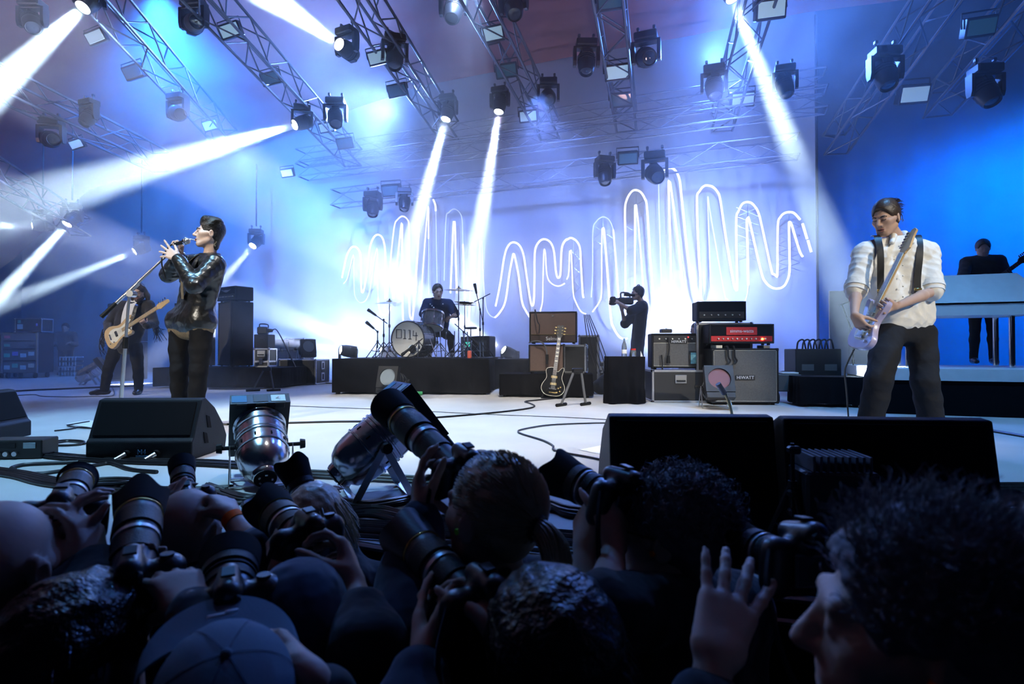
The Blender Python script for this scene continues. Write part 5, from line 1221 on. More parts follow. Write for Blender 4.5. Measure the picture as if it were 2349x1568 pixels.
hc = hair_cap(H, 1.04, .005, .008, (.105, -.022, .082, .078, .102), -.085, .0018, 130, .008)
hc.cone(T(H, -.045, .045, .118), T(H, .045, .045, .118), .026, .026, .03); hc.cone(T(H, 0, .03, .12), T(H, 0, -.06, .118), .03, .03, .03)
sl = strands(H, 260, lambda q, R: V((q.x * .01, -.055 - .02 * R.random(), .012 - .045 * max(0, .35 - q.y))), .0020, 1.03, 3, region=lambda q: q.z > .1 and -.1 < q.y < .75)
ex = [(sl, 'hair_strands', M['hairblack'])] + brow_eye(H, 1.0)
shv = (J['shR'] - J['shL']).normalized()
def front_pt(a, side, z, out): return J['neck'] + fw * out + shv * side + V((0, 0, z))
col = MB()
for e in (-1, 1):
    col.tube([front_pt(0, 0, .035, -.075), front_pt(0, e * .065, .03, -.02), front_pt(0, e * .06, .0, .095), front_pt(0, e * .10, -.10, .165), front_pt(0, e * .075, -.22, .185)], .017, 6, smooth=4)
ex.append((col, 'jacket_collar', M['leather']))
ex.append((ribbon([front_pt(0, 0, .02, .09), front_pt(0, .0, -.07, .175), front_pt(0, .0, -.20, .205), front_pt(0, .01, -.36, .195)], [fw] * 4, .10, .004), 'shirt_front', M['plaid']))
sb = Sdf(.008, .003, 40); sb.cone(J['hpL'] + V((0, 0, -.005)), J['hpR'] + V((0, 0, -.005)), .098, .098, .02)
ex.append((sb, 'shirt_tail', M['plaid']))
for x in (.0,): ex.append((MB().cyl(T(H, .02, .095, -.068), T(H, .02, .175, -.062), .0042, .004, 8), 'cigarette', M['paper']))
singer = person('person', 'singer in a black leather jacket holding a microphone at his mouth', b0, J, vox=.0048, skin=M['skin2'], hk=1.0, nose=1.02,
    hair=(hc, M['hairblack']), trousers=M['denim'], legr=(.090, .068, .056), waist=.095, shoe=M['leather'], extra=ex,
    tops=[dict(nm='leather_jacket', mt=M['leather'], sleeve=1.93, low=.0, add=.022, amp=.0034, fr=50., hem=.06, v=.006)])
# microphone and straight stand
m0, m1 = P(398, 561, 4.76), P(438, 550, 4.70); dm = (m1 - m0).normalized()
t = thing('microphone', 'silver microphone in the singer\'s hand', 'microphone', m0)
MB().cyl(V((0, 0, 0)), dm * .125, .012, .017, 14).obj('handle', M['blackmetal'], t, True); MB().sph(dm * .15, .027, 14, 8).obj('grille_ball', M['alu'], t, True); MB().cyl(dm * .122, dm * .136, .027, None, 14).obj('ring', M['chrome'], t, True)
B0 = P(232, 727, 4.55); B1 = P(384, 584, 4.80); pv = P(297, 668, 4.65); base = G(272, 990)
t = thing('microphone_stand', 'chrome boom microphone stand in front of the singer', 'microphone stand', base)
L = lambda q: q - base
MB().lathe([(.001, .03), (.05, .028), (.14, .012), (.145, 0), (.001, 0)], 28, Matrix.Rotation(math.pi / 2, 4, 'X'), cap=False).obj('round_base', M['blackmetal'], t, True)
MB().cyl((0, 0, .02), L(pv) * .62, .0155, None, 12).obj('lower_tube', M['alu'], t, True); MB().cyl(L(pv) * .62, L(pv), .011, None, 12).obj('upper_tube', M['alu'], t, True)
MB().cyl(L(pv) * .60, L(pv) * .68, .022, None, 12).obj('height_clutch', M['blackmetal'], t, True)
bd = (B1 - B0).normalized(); Lb = (B1 - B0).length
MB().cyl(L(B0) + bd * .12, L(B0) + bd * Lb * .74, .0135, None, 12).obj('boom', M['alu'], t, True); MB().cyl(L(B0) + bd * Lb * .74, L(B1), .010, None, 12).obj('boom_extension', M['alu'], t, True)
MB().cyl(L(B0), L(B0) + bd * .15, .017, .016, 12).obj('counterweight_grip', M['rubber'], t, True)
MB().cyl(L(pv) + bd * -.05, L(pv) + bd * .09, .019, None, 12).obj('boom_clamp', M['alu'], t, True); MB().cyl(L(pv) + V((.02, -.03, -.02)), L(pv) + V((.02, .03, -.02)), .028, None, 14).obj('pivot', M['alu'], t, True)
cable('black microphone cable running from the singer\'s hand along the boom', [m0, m0 + V((-.03, 0, -.01)), P(374, 585, 4.74), P(371, 605, 4.74), P(380, 640, 4.78)], .006)
t = thing('setlist_monitor', 'x', 'x'); bpy.data.objects.remove(t)
# --- bass player
d = 8.7; b0 = P(290, 803, d); b0.z = 0; H = aim(P(318, 669, 8.62), (.18, -.85, -.38)); fw = nz((.05, -1, 0))
J = dict(head=H, neck=P(311, 693, 8.72), chest=P(307, 728, 8.74), pelvis=P(288, 788, 8.76), fwd=fw,
    shR=P(277, 703, 8.7), elR=P(249, 742, 8.72), wrR=P(247, 763, 8.46), shL=P(341, 700, 8.72), elL=P(353, 741, 8.62), wrL=P(334, 747, 8.42),
    hpR=P(268, 795, 8.75), knR=P(248, 846, 8.62), anR=P(240, 893, 8.74), hpL=P(311, 795, 8.77), knL=P(317, 846, 8.68), anL=P(318, 892, 8.78), toeR=(-.6, -.8, 0), toeL=(.3, -1, 0),
    handR=((V((.55, -.25, -.75)), V((.3, .9, 0)), 1), dict(curl=(.6, .6, .6, .6))), handL=((V((-.55, -.1, .8)), V((-.5, .8, .2)), -1), dict(curl=(.7, .7, .7, .7))))
hc = hair_cap(H, 1.05, .008, .012, (.10, -.035, .076, .085, .112), -.10, .004, 60)
for e in (-1, 1): hc.chain([T(H, e * .075, -.01, .06), T(H, e * .10, -.02, -.06), T(H, e * .105, -.02, -.17)], [.03, .038, .022], .02)
bd_ = Sdf(.007, .003, 90); bd_.cone(T(H, -.045, .035, -.08), T(H, 0, .085, -.105), .026, .03, .02); bd_.cone(T(H, .045, .035, -.08), T(H, 0, .085, -.105), .026, .03, .02); bd_.cone(T(H, -.025, .098, -.045), T(H, .025, .098, -.045), .008, .008, .01); bd_.ell(Loc(H, 0, .11, -.066), [.022, .02, .012], .008, 1)
ex = [(bd_, 'beard', M['hairbrown'])] + brow_eye(H, 1.05)
nk = J['neck']; ex.append((ribbon([nk + V((.0, -.06, .02)), nk + V((0, -.12, -.08)), nk + V((-.02, -.155, -.25)), nk + V((-.03, -.16, -.45))], [(0, -1, .1)] * 4, .17, .006), 'shirt_front', M['shirt']))
ex.append((ribbon([J['shL'] + V((-.05, .02, .075)), J['shL'] + V((-.09, -.13, -.0)), nk + V((.06, -.17, -.26)), nk + V((-.1, -.20, -.46))], [(0, -.5, 1), (0, -1, .3), (0, -1, 0), (0, -1, 0)], .055, .005), 'guitar_strap', M['leather']))
for sx, q in ((1, P(352, 738, 8.68)), (-1, P(240, 770, 8.6))):
    fr = MB(); R = random.Random(3)
    for i in range(26 if sx > 0 else 12): fr.tube([q + V((R.uniform(-.04, .04), R.uniform(-.03, .03), R.uniform(-.02, .1))), q + V((sx * R.uniform(.0, .08), 0, -.12 + R.uniform(-.05, .08))), q + V((sx * R.uniform(.0, .20) if sx > 0 else R.uniform(-.05, .03), R.uniform(-.04, .04), R.uniform(-.32, -.10)))], .006, 4, smooth=3, taper=(1, .5))
    ex.append((fr, 'scarf_fringe', M['wool']))
person('person', 'long haired bass player in a black jacket behind the microphone stand', b0, J, vox=.008, hair=(hc, M['hairbrown']), trousers=M['denim'], legr=(.092, .070, .060), waist=.09, extra=ex,
    tops=[dict(nm='wool_jacket', mt=M['wool'], sleeve=1.92, low=.10, add=.020, amp=.004, fr=36.)])
o_ = P(245, 783, 8.36); e_ = P(383, 693, 8.30)
guitar('natural wood bass guitar worn by the long haired player', frame(o_, x=e_ - o_, z=V((-.15, -1, .2))), 'bass', M['natural'], .56, M['wood'], M['wood'], 18, M['cream'], 4, 'bass_guitar')
# --- right guitarist
d = 4.2; b0 = P(2070, 803, d); b0.z = 0; H = aim(P(2032, 502, 4.12), (-.84, -.46, -.28)); fw = nz((-.38, -.92, 0))
J = dict(head=H, neck=P(2058, 550, 4.2), chest=P(2062, 612, 4.22), pelvis=P(2076, 730, 4.24), fwd=fw,
    shR=P(1984, 582, 4.14), elR=P(1963, 668, 4.05), wrR=P(1960, 722, 3.86), shL=P(2126, 580, 4.24), elL=P(2139, 668, 4.12), wrL=P(2052, 704, 3.84),
    hpR=P(2040, 765, 4.22), knR=P(2016, 872, 4.06), anR=P(1992, 985, 4.14), hpL=P(2112, 765, 4.26), knL=P(2122, 875, 4.16), anL=P(2140, 988, 4.24), toeR=(-.7, -.7, 0), toeL=(-.2, -1, 0),
    handR=((V((.25, -.2, -.6)), V((.85, .4, .3)), 1), dict(curl=(.75, .8, .8, .8), thumb=(.6, .5))), handL=((V((-.9, -.1, .32)), V((.1, -.9, -.5)), -1), dict(curl=(.6, .62, .66, .7), thumb=(.8, .3))))
hc = hair_cap(H, 1.04, .006, .008, (.10, -.028, .086, .084, .112), .03, .0015, 120, .006); hc.ell(Loc(H, 0, -.105, .03), [.04, .035, .045], .02)
st = strands(H, 220, lambda q, R: V((q.x * -.02, -.08 - .03 * R.random(), -.01)), .002, 1.05, 8, region=lambda q: q.z > .25)
st2 = MB(); R = random.Random(9)
for i in range(40): st2.tube([T(H, R.uniform(-.02, .02), -.12, .03 + R.uniform(-.03, .03)), T(H, R.uniform(-.03, .03), -.155, .03 + R.uniform(-.04, .02)), T(H, R.uniform(-.04, .04), -.175 + R.uniform(-.02, .02), .0 + R.uniform(-.06, .05))], .0022, 3, smooth=2)
shv = (J['shR'] - J['shL']).normalized(); nk = J['neck']
fp = lambda s, z, o: nk + fw * o + shv * s + V((0, 0, z))
ex = [(st, 'hair_strands', M['hairbrown']), (st2, 'hair_bun_strands', M['hairbrown'])] + brow_eye(H, 1.0)
cl = Sdf(.006); 
for e in (-1, 1): cl.chain([fp(0, .06, -.075), fp(e * .068, .05, -.01), fp(e * .05, .015, .075), fp(e * .085, -.045, .145)], [.017, .020, .020, .016], .012)
ex.append((cl, 'collar', M['shirt']))
for e, s0, s1 in ((-1, .155, .125), (1, .195, .185)):
    ex.append((ribbon([fp(e * s0, .03, -.02), fp(e * s0, .005, .095), fp(e * (s0 - .01), -.12, .155), fp(e * s1, -.30, .150), fp(e * s1, -.42, .152)], [(0, 0, 1), nz(fw + V((0, 0, .6))), fw, fw, fw], .042, .005), 'suspender', M['black']))
    ex.append((MB().box((0, 0, 0), (.048, .010, .018), .003, frame(fp(e * s1, -.385, .160), y=-fw, z=(0, 0, 1))), 'suspender_clip', M['gold']))
for e, a, bb in (('R', J['shR'], J['elR']), ('L', J['shL'], J['elL'])):
    ax = (bb - a).normalized(); ex.append((MB().cyl(a + (bb - a) * .78, a + (bb - a) * 1.02, .079, .075, 22).cyl(a + (bb - a) * .86, a + (bb - a) * .92, .083, .083, 22), 'rolled_cuff', M['shirt']))
vn = MB()
for i in range(6): q = fp(0, -.06 - .075 * i, .135 + min(i, 2) * .012); vn.sph(q, .006, 8, 5)
ex.append((vn, 'shirt_button', M['cream']))
person('person', 'guitarist at the right in a white shirt with black suspenders', b0, J, vox=.0048, skin=M['skin'], hair=(hc, M['hairbrown']), trousers=M['trouser'], legr=(.102, .088, .084), waist=.10, extra=ex,
    tops=[dict(nm='white_shirt', mt=M['shirt'], sleeve=.99, low=.0, add=.022, amp=.0075, fr=30., v=.006)])
o_ = P(1966, 800, 3.92); e_ = P(2092, 548, 3.80); x_ = (e_ - o_)
guitar('pale violet guitar held upright by the guitarist in suspenders', frame(o_, x=x_, z=V((-.99, .02, .1))) @ Matrix.Diagonal((.84, .84, .84, 1)), 'offset', M['burst'], .47, M['wood'], M['tape_pale'], 18, M['cream'], 6)
cable('thin guitar cable hanging behind the violet guitar', [P(1960, 800, 3.98), P(1945, 830, 4.05), P(1938, 855, 4.1), P(1942, 900, 4.15), G(1950, 1012) + V((0, 0, .01))], .006)
# --- drummer
H = aim(P(1004, 669, 9.98), (.35, -.85, -.2)); fw = nz((.12, -1, 0)); b0 = dp(1003, 10.25)
J = dict(head=H, neck=P(1001, 687, 10.08), chest=P(1001, 712, 10.15), pelvis=P(1003, 757, 10.25), fwd=fw,
    shR=P(980, 694, 10.06), elR=P(970, 722, 9.98), wrR=P(988, 727, 9.72), shL=P(1030, 696, 10.06), elL=P(1046, 722, 9.98), wrL=P(1033, 727, 9.72),
    hpR=P(990, 761, 10.2), knR=P(985, 774, 9.82), anR=dp(985, 9.78, DZ + .09), hpL=P(1016, 761, 10.2), knL=P(1034, 774, 9.82), anL=dp(1036, 9.80, DZ + .09),
    handR=((V((.3, -.8, -.2)), V((.3, 0, -1)), 1), dict(curl=(.9,) * 4)), handL=((V((-.3, -.8, -.2)), V((-.3, 0, -1)), -1), dict(curl=(.9,) * 4)))
hc = hair_cap(H, 1.08, .009, .014, (.105, -.012, .088, .082, .108), -.05, .005, 70)
ex = [(MB().put([], []), 'x', None)] and brow_eye(H, 1.05)
stars = MB()
for i in range(4): stars.sph(P(987 + i * 4, 697 + i * 4, 9.90 + .004 * i), .013, 6, 4)
stars.sph(P(1016, 697, 9.90), .014, 6, 4); ex.append((stars, 'star_print', M['paper']))
person('person', 'drummer in a dark star print shirt seated behind the drums', b0, J, vox=.010, skin=M['skin2'], hk=1.08, hair=(hc, M['hairbrown']), trousers=M['denim'], ground=DZ, extra=ex, tops=[dict(nm='t_shirt', mt=M['tee'], sleeve=.45, low=.0, add=.016, amp=.004, fr=36.)])
for nm, a, b in (('left', P(988, 727, 9.70), P(985, 722, 9.45)), ('right', P(1033, 727, 9.70), P(1046, 716, 9.45))):
    t = thing('drum_stick', nm + ' wooden drum stick in the drummer\'s hand', 'drum stick', a); dr = (b - a).normalized(); MB().cyl(-dr * .08, dr * .28, .0075, .004, 8).obj('shaft', M['wood'], t, True); MB().sph(dr * .285, .006, 8, 5).obj('tip', M['wood'], t)
# --- camera operator
H = aim(P(1462, 673, 9.82), (-1, -.12, .02)); fw = nz((-1, -.1, 0)); b0 = P(1464, 803, 9.85); b0.z = 0
J = dict(head=H, neck=P(1472, 694, 9.85), chest=P(1470, 725, 9.87), pelvis=P(1463, 785, 9.88), fwd=fw,
    shL=P(1473, 703, 9.68), elL=P(1448, 712, 9.56), wrL=P(1418, 693, 9.6), shR=P(1468, 703, 10.0), elR=P(1434, 742, 9.9), wrR=P(1427, 712, 9.78),
    hpL=P(1464, 790, 9.78), knL=P(1462, 842, 9.75), anL=P(1464, 884, 9.8), hpR=P(1461, 790, 9.98), knR=P(1452, 842, 9.95), anR=P(1450, 884, 10.0),
    handL=((V((-.9, 0, .2)), V((0, .9, -.4)), -1), dict(curl=(.5,) * 4)), handR=((V((-.2, -.2, .9)), V((-.6, -.5, .2)), 1), dict(curl=(.6,) * 4)))
hc = hair_cap(H, 1.06, .010, .010, (.10, -.03, .085, .078, .104), -.05, .003, 70)
hp_ = MB()
for e in (-1, 1): hp_.cyl(T(H, e * .085, -.01, 0), T(H, e * .112, -.01, 0), .035, .032, 14)
hp_.tube([T(H, -.098, -.01, .03), T(H, -.07, -.015, .13), T(H, 0, -.015, .155), T(H, .07, -.015, .13), T(H, .098, -.01, .03)], .009, 6, smooth=4)
person('person', 'camera operator in dark clothes filming in front of the glowing waves', b0, J, vox=.010, hair=(hc, M['hairblack']), trousers=M['darkcloth'], legr=(.10, .082, .07), extra=[(hp_, 'headset', M['plastic'])], tops=[dict(nm='t_shirt', mt=M['darkcloth'], sleeve=.5, low=.08, add=.022, amp=.005, fr=30.)])
q = P(1432, 690, 9.66); t = thing('video_camera', 'shoulder video camera held by the operator', 'video camera', q, .06)
MB().box((.02, 0, 0), (.26, .12, .12), .02).obj('body', M['plastic'], t); MB().box((-.20, 0, .0), (.10, .15, .14), .015, taper=(.8, .8)).obj('matte_box', M['matte'], t); MB().cyl((-.10, 0, 0), (-.17, 0, 0), .05, None, 14).obj('lens', M['rubber'], t, True); MB().cyl((.0, .0, .11), (.18, .0, .10), .03, .024, 12).obj('viewfinder', M['rubber'], t, True); MB().tube([(-.06, 0, .06), (-.05, 0, .14), (.08, 0, .13), (.1, 0, .06)], .014, 6, smooth=3).obj('handle', M['plastic'], t, True)
# --- crouching technician, player at the keyboards, man in the wings
def stander(label, px, hy, d, dr, gz, top, legs, hairm, vox=.012, fw=None, arms=None, hk=1.0, **kw):
    h = P(px, hy, d); fw = nz(fw or (dr[0], dr[1], 0)); sx = V((-fw.y, fw.x, 0)) * -1                     # sx: the person's right
    H = aim(h, dr); nk = h + V((0, 0, -.125)) - fw * .03; hh = h.z + .12 - gz; pl = V((nk.x, nk.y, gz + hh * .53)) - fw * .02
    J = dict(head=H, neck=nk, chest=nk.lerp(pl, .35), pelvis=pl, fwd=fw)
    for e, s in (('R', 1), ('L', -1)):
        sh = nk + sx * .185 * s + V((0, 0, -.055)); J['sh' + e] = sh
        J['el' + e] = sh + sx * .07 * s + fw * .05 + V((0, 0, -.27)); J['wr' + e] = J['el' + e] + fw * .20 - sx * .06 * s + V((0, 0, .04))
        J['hand' + e] = ((fw, V((0, 0, -1)), s), dict(curl=(.5,) * 4))
        J['hp' + e] = pl + sx * .085 * s + V((0, 0, -.03)); J['an' + e] = V((pl.x, pl.y, gz + .08)) + sx * .11 * s; J['kn' + e] = J['hp' + e].lerp(J['an' + e], .5) + fw * .03
    if arms: J.update(arms)
    hc = hair_cap(H, 1.05 * hk, max(vox * .8, .007), .012, nape=-.06, amp=.003, freq=70)
    b = V((pl.x, pl.y, gz))
    return person('person', label, b, J, vox=vox, hair=(hc, hairm), trousers=legs, ground=gz, hk=hk, tops=[dict(nm='shirt', mt=top, sleeve=1.9, low=.05, add=.02, amp=.004, fr=30.)], **kw)
stander('dim man with a guitar standing behind the white keyboard desk', 2255, 570, 8.05, (-.45, -.85, -.25), .487, M['darkcloth'], M['denim'], M['hairblack'], .011,
    arms=dict(elR=P(2205, 655, 7.95), wrR=P(2238, 668, 7.75), elL=P(2318, 650, 7.9), wrL=P(2300, 640, 7.68)))
o_ = P(2215, 690, 7.68); e_ = P(2360, 585, 7.6); guitar('dark guitar held by the dim man behind the keyboard desk', frame(o_, x=e_ - o_, z=V((0, -1, .1))), 'offset', M['black'], .48, M['rose'], M['rose'], 6, None, 6)
stander('dim man in a pale shirt standing in the left wings', 150, 752, 15.6, (.3, -1, 0), 0., M['grey'], M['darkcloth'], M['hairblack'], .016)
hd = P(1597, 757, 10.0); H = aim(hd, (-1, -.2, -.1)); fw = nz((-1, 0, 0)); bb = V((hd.x + .1, hd.y, 0))
J = dict(head=H, neck=hd + V((.04, 0, -.125)), chest=hd + V((.08, 0, -.28)), pelvis=hd + V((.16, 0, -.66)), fwd=fw)
for e, s in (('R', 1), ('L', -1)):
    J.update({'sh' + e: hd + V((.05, .18 * s, -.18)), 'el' + e: hd + V((-.06, .24 * s, -.42)), 'wr' + e: hd + V((-.22, .14 * s, -.50)), 'hp' + e: hd + V((.16, .09 * s, -.68)), 'kn' + e: hd + V((-.24, .14 * s, -.58)), 'an' + e: V((hd.x - .10, hd.y + .14 * s, .08)), 'hand' + e: ((V((-1, 0, -.2)), V((0, 0, -1)), s), dict(curl=(.5,) * 4))})
person('person', 'technician crouching behind the amplifiers with only his head showing', bb, J, vox=.012, hair=(hair_cap(H, 1.05, .010, .010, nape=-.05), M['hairbrown']), trousers=M['darkcloth'], tops=[dict(nm='shirt', mt=M['darkcloth'], sleeve=1.9, low=.05, add=.02, amp=.004, fr=30.)])
# ------------------------------------------------------------------ stage front: wedges, PAR cans, cables, papers
def wedge(label, loc, rz, w, prof, holes=True, text_=None, group='floor monitor wedges', dark=None):
    """prof: (y, z) outline, y = 0 at the back towards the pit"""
    t = thing('monitor_wedge', label, 'speaker', loc, rz, group); n = len(prof)
    b = MB(); vs = [(-w / 2, y, z) for y, z in prof] + [(w / 2, y, z) for y, z in prof]
    b.put(vs, [tuple(range(n)), tuple(range(n, 2 * n))[::-1]] + [(i, (i + 1) % n, n + (i + 1) % n, n + i) for i in range(n)])
    o = b.obj('cabinet', mat('wedge_paint', (.009, .011, .016), .6, bump=.12, bscale=220), t)
    bv = o.modifiers.new('bevel', 'BEVEL'); bv.width = .008; bv.segments = 2
    (y1, z1), (y2, z2) = prof[2], prof[3]; d = V((0, y2 - y1, z2 - z1)); nr = V((1, 0, 0)).cross(d).normalized(); nr = nr if nr.y < 0 else -nr
    mm = frame(V((0, y1, z1)) + d * .5 + nr * .003, x=(1, 0, 0), y=d); MB().box((0, 0, 0), (w - .05, d.length - .03, .008), .003, mm).obj('grille', dark or M['matte'], t)
    tp = [p for p in prof if p[1] > max(q[1] for q in prof) - .02]; yy = min(p[0] for p in tp); zz = max(p[1] for p in tp)
    if holes:
        for e in (-1, 1):
            for (cy, cz, hl) in ((.20, .215, .09), (.165, .115, .08)):
                MB().prism([(cy - .03, cz + hl * .5), (cy + .012, cz + hl * .35), (cy + .035, cz - hl * .5), (cy - .01, cz - hl * .42)], -.004, .004, Matrix.Translation((e * w / 2, 0, 0)) @ Matrix(((0, 0, 1, 0), (1, 0, 0, 0), (0, 1, 0, 0), (0, 0, 0, 1)))).obj('handle_hole', M['matte'], t)
    if text_:
        text(None, text_, .042, face_m((.02, -.006, .052)), M['tape_blue'], t, 'lettering', .001); MB().box((.02, -.004, .022), (.07, .006, .018), .001).obj('data_plate', M['tape_blue'], t)
        for x in (-.07, .11):
            MB().cyl((x, .0, .045), (x, -.02, .042), .022, None, 14).obj('socket', M['blackmetal'], t, True)
            MB().cyl((x, -.02, .042), (x - .03, -.07, .018), .015, .012, 10).obj('plug', M['alu'], t, True)
    return t
PF = [(0, 0), (0, .115), (.02, .135), (.115, .365), (.165, .375), (.29, .30), (.41, .175), (.46, .09), (.44, 0)]
PF2 = [(0, 0), (0, .10), (.0, .12), (.05, .435), (.10, .44), (.30, .36), (.46, .20), (.52, .10), (.50, 0)]
wq = G(318, 1056); wedge('floor monitor wedge marked M4 in front of the singer', wq, .03, .645, PF, True, 'M4')
wedge('floor monitor wedge at the left edge with its side to the camera', G(20, 1016) + V((-.12, .1, 0)), 1.75, .62, PF, True)
wedge('middle monitor wedge, left of the pair before the right guitarist', G(1594, 1236) + V((0, 0, 0)), -.06, .60, PF2, False)
wedge('right monitor wedge, nearer of the pair before the right guitarist', G(2030, 1262) + V((.05, .02, 0)), -.10, .70, PF2, False)
q = G(1866, 1258); t = thing('power_amplifier', 'black finned amplifier box standing between the two right wedges', 'amplifier', q + V((0, -.12, 0)), -.1)
MB().box((0, 0, .15), (.22, .16, .30), .008).obj('case', M['black'], t)
for i in range(9): MB().box((-.085 + .021 * i, -.0, .325), (.008, .15, .05), .002).obj('fin', M['grey'], t)
for x, z in ((-.05, .2), (.06, .25)): MB().box((x, -.083, z), (.05, .004, .018), .001).obj('label_strip', M['grey'], t)
q = G(1786, 1262); t = thing('microphone_stand', 'black cable stand with clips between the two right wedges', 'stand', q + V((0, -.1, 0))); tripod(t, .38, .008, .10, M['blackmetal'])
for z in (.16, .22, .36): MB().box((0, -.01, z), (.04, .03, .025), .006).obj('clip', M['plastic'], t)
cable('cable with a silver plug hanging before the right wedge', [q + V((.07, -.12, .25)), q + V((.10, -.13, .20)), q + V((.11, -.13, .08)), q + V((.10, -.12, .01))], .007)
q = G(30, 1052); t = thing('stage_box', 'black connector box with a white label at the left edge', 'stage box', q + V((0, .06, 0)), .12)
MB().box((0, 0, .06), (.34, .16, .12), .006).obj('case', M['black'], t); MB().box((.10, -.083, .085), (.07, .004, .035), .001).obj('label_tag', M['tape_pale'], t)
for x in range(4): MB().cyl((-.13 + .05 * x, -.08, .035), (-.13 + .05 * x, -.095, .035), .015, None, 12).obj('socket', M['alu'], t, True)
MB().box((-.07, -.082, .085), (.18, .004, .03), .001).obj('display_strip', M['blackmetal'], t)
par_can('polished PAR can seen from behind, marked 4, right of the singer\'s wedge', G(580, 1118) + V((0, .1, 0)), (-.40, .74, .54), 1.02, .185, True, near=True, spread=.10, rzl=.42)
par_can('polished PAR can tilted to the right on a scissor bracket', G(853, 1150) + V((.0, .12, 0)), (.72, .36, .62), 1.06, .235, True, near=True, spread=.12, rzl=-1.15)
NG = [o for o in COL.objects if o.get('label', '').startswith('polished PAR can seen from behind')][0]
fo = [c for c in NG.children if c.name.startswith('colour_scroller')][0]
text(None, '4', .05, aim((0, 0, .185), (-.40, .74, .54)) @ Matrix.Translation((.085, .207, .1455)), M['white'], fo, 'lettering', .0005)
# papers and cables on the deck
def sheet(label, pts, name='set_list'):
    ps = gp(*pts, z=.003); c = sum(ps, V()) / 4; return tag(_at(MB().put([p - c for p in ps] + [p - c + V((0, 0, .001)) for p in ps], [(0, 1, 2, 3), (4, 5, 6, 7), (0, 1, 5, 4), (1, 2, 6, 5), (2, 3, 7, 6), (3, 0, 4, 7)]).obj(name, M['paper'], None), c), label, 'paper')
sheet('white set list sheet on the floor left of the middle wedge', [(1328, 1032), (1395, 1046), (1440, 1035), (1380, 1022)])
sheet('white set list sheet on the floor left of the singer\'s wedge', [(150, 972), (215, 984), (260, 972), (205, 964)])
cable('black instrument cable curving on the floor left of the middle wedge', gp((1450, 976), (1400, 972), (1330, 973), (1255, 977), (1200, 986), (1188, 992), (1200, 998), (1245, 1012), (1268, 1024), (1270, 1034), (1300, 1042), (1350, 1051), (1405, 1063), (1470, 1074)), .007)
cable('thin dark cable crossing the middle of the floor', gp((640, 931), (760, 936), (900, 941), (1100, 951), (1300, 959), (1420, 966), (1700, 985)), .004)
cable('black cable crossing the floor left of the bass player', gp((-60, 904), (60, 897), (150, 893), (240, 889), (330, 886)), .022)
cable('thin grey cable trailing from the bass player\'s shoes', gp((20, 909), (52, 907), (80, 906), (100, 910), (160, 911), (215, 910), (255, 909), (262, 902), (258, 890)), .006)
cable('dark cable running behind the right wedge to the keyboard riser', gp((2170, 962), (2250, 985), (2349, 1003), (2420, 1015)), .016)
cable('thin cable lying between the left wedges', gp((125, 990), (160, 986), (185, 981), (210, 984)), .006)
cable('cable looping on the floor between the left wedges', gp((205, 968), (165, 975), (155, 978), (185, 983), (210, 984)), .006)
cable('coiled cable on the floor beside the stage box', gp((195, 1020), (160, 1014), (120, 1020), (130, 1024), (180, 1022), (192, 1015), (150, 1012), (105, 1019), (60, 1030), (20, 1050)), .008)
rb = random.Random(5)
def bundle(label, pts, n, r=.010, jit=9, group=None):
    for i in range(n):
        off = -.05 + .10 * i / max(1, n - 1)
        cable(ORD[i] + ' cable from the pit ' + label, [p + V((rb.uniform(-.01, .01), off + rb.uniform(-.009, .009), r * .5 * (i % 2))) for p in gp(*pts, z=r)], r * rb.uniform(.8, 1.15), group=group)
bundle('in the thick bundle passing under the singer\'s wedge', [(-30, 1050), (60, 1038), (110, 1048), (200, 1055), (330, 1062), (480, 1066), (600, 1075), (700, 1086)], 6, group='bundle under the singer\'s wedge')
bundle('in the long bundle along the stage front, left half', [(-40, 1080), (40, 1092), (110, 1108), (200, 1120), (300, 1128), (420, 1131), (520, 1126)], 5, group='bundle along the stage front, left')
cable('thick blue-lit cable bent into a long loop at the left', gp((-30, 1080), (30, 1082), (28, 1076), (60, 1069), (120, 1066), (180, 1063)), .013)
cable('thick cable crossing the loop at the left', gp((20, 1084), (80, 1090), (150, 1082), (220, 1070), (255, 1066), (300, 1080), (360, 1086)), .012)
bundle('in the tangle between the two polished PAR cans', [(470, 1120), (560, 1150), (640, 1130), (700, 1125), (760, 1150), (840, 1165), (940, 1150)], 5, .010, group='tangle between the PAR cans')
bundle('in the bundle across the middle of the stage front', [(640, 1086), (800, 1096), (1000, 1106), (1250, 1113), (1400, 1123), (1800, 1124), (2290, 1121), (2400, 1122)], 4, .010, group='bundle across the stage front, upper')
bundle('in the second bundle across the stage front', [(770, 1188), (860, 1178), (940, 1196), (1060, 1200), (1245, 1166), (1335, 1184), (1700, 1200), (2000, 1190), (2400, 1176)], 5, .013, group='bundle across the stage front, middle')
bundle('in the lower bundle across the stage front', [(770, 1208), (920, 1216), (1100, 1226), (1250, 1232), (1345, 1240), (1500, 1236), (1700, 1240)], 3, .011, group='bundle across the stage front, lower')
bundle('in the lowest bundle near the stage edge', [(800, 1222), (1100, 1245), (1290, 1264), (1400, 1272), (1520, 1282)], 2, .010, group='bundle at the stage edge')
t0 = G(580, 1170); 
for i in range(3):
    r = .10 + .018 * i; c = G(650, 1172) + V((0, 0, .012 + .012 * i)); pts = [c + V((r * math.cos(a) * 1.2, r * math.sin(a) * .8, 0)) for a in np.linspace(.6, 5.6, 12)]; cable(('inner', 'middle', 'outer')[i] + ' ring of coiled black cable between the PAR cans', pts, .011, 3, group='coil between the PAR cans')
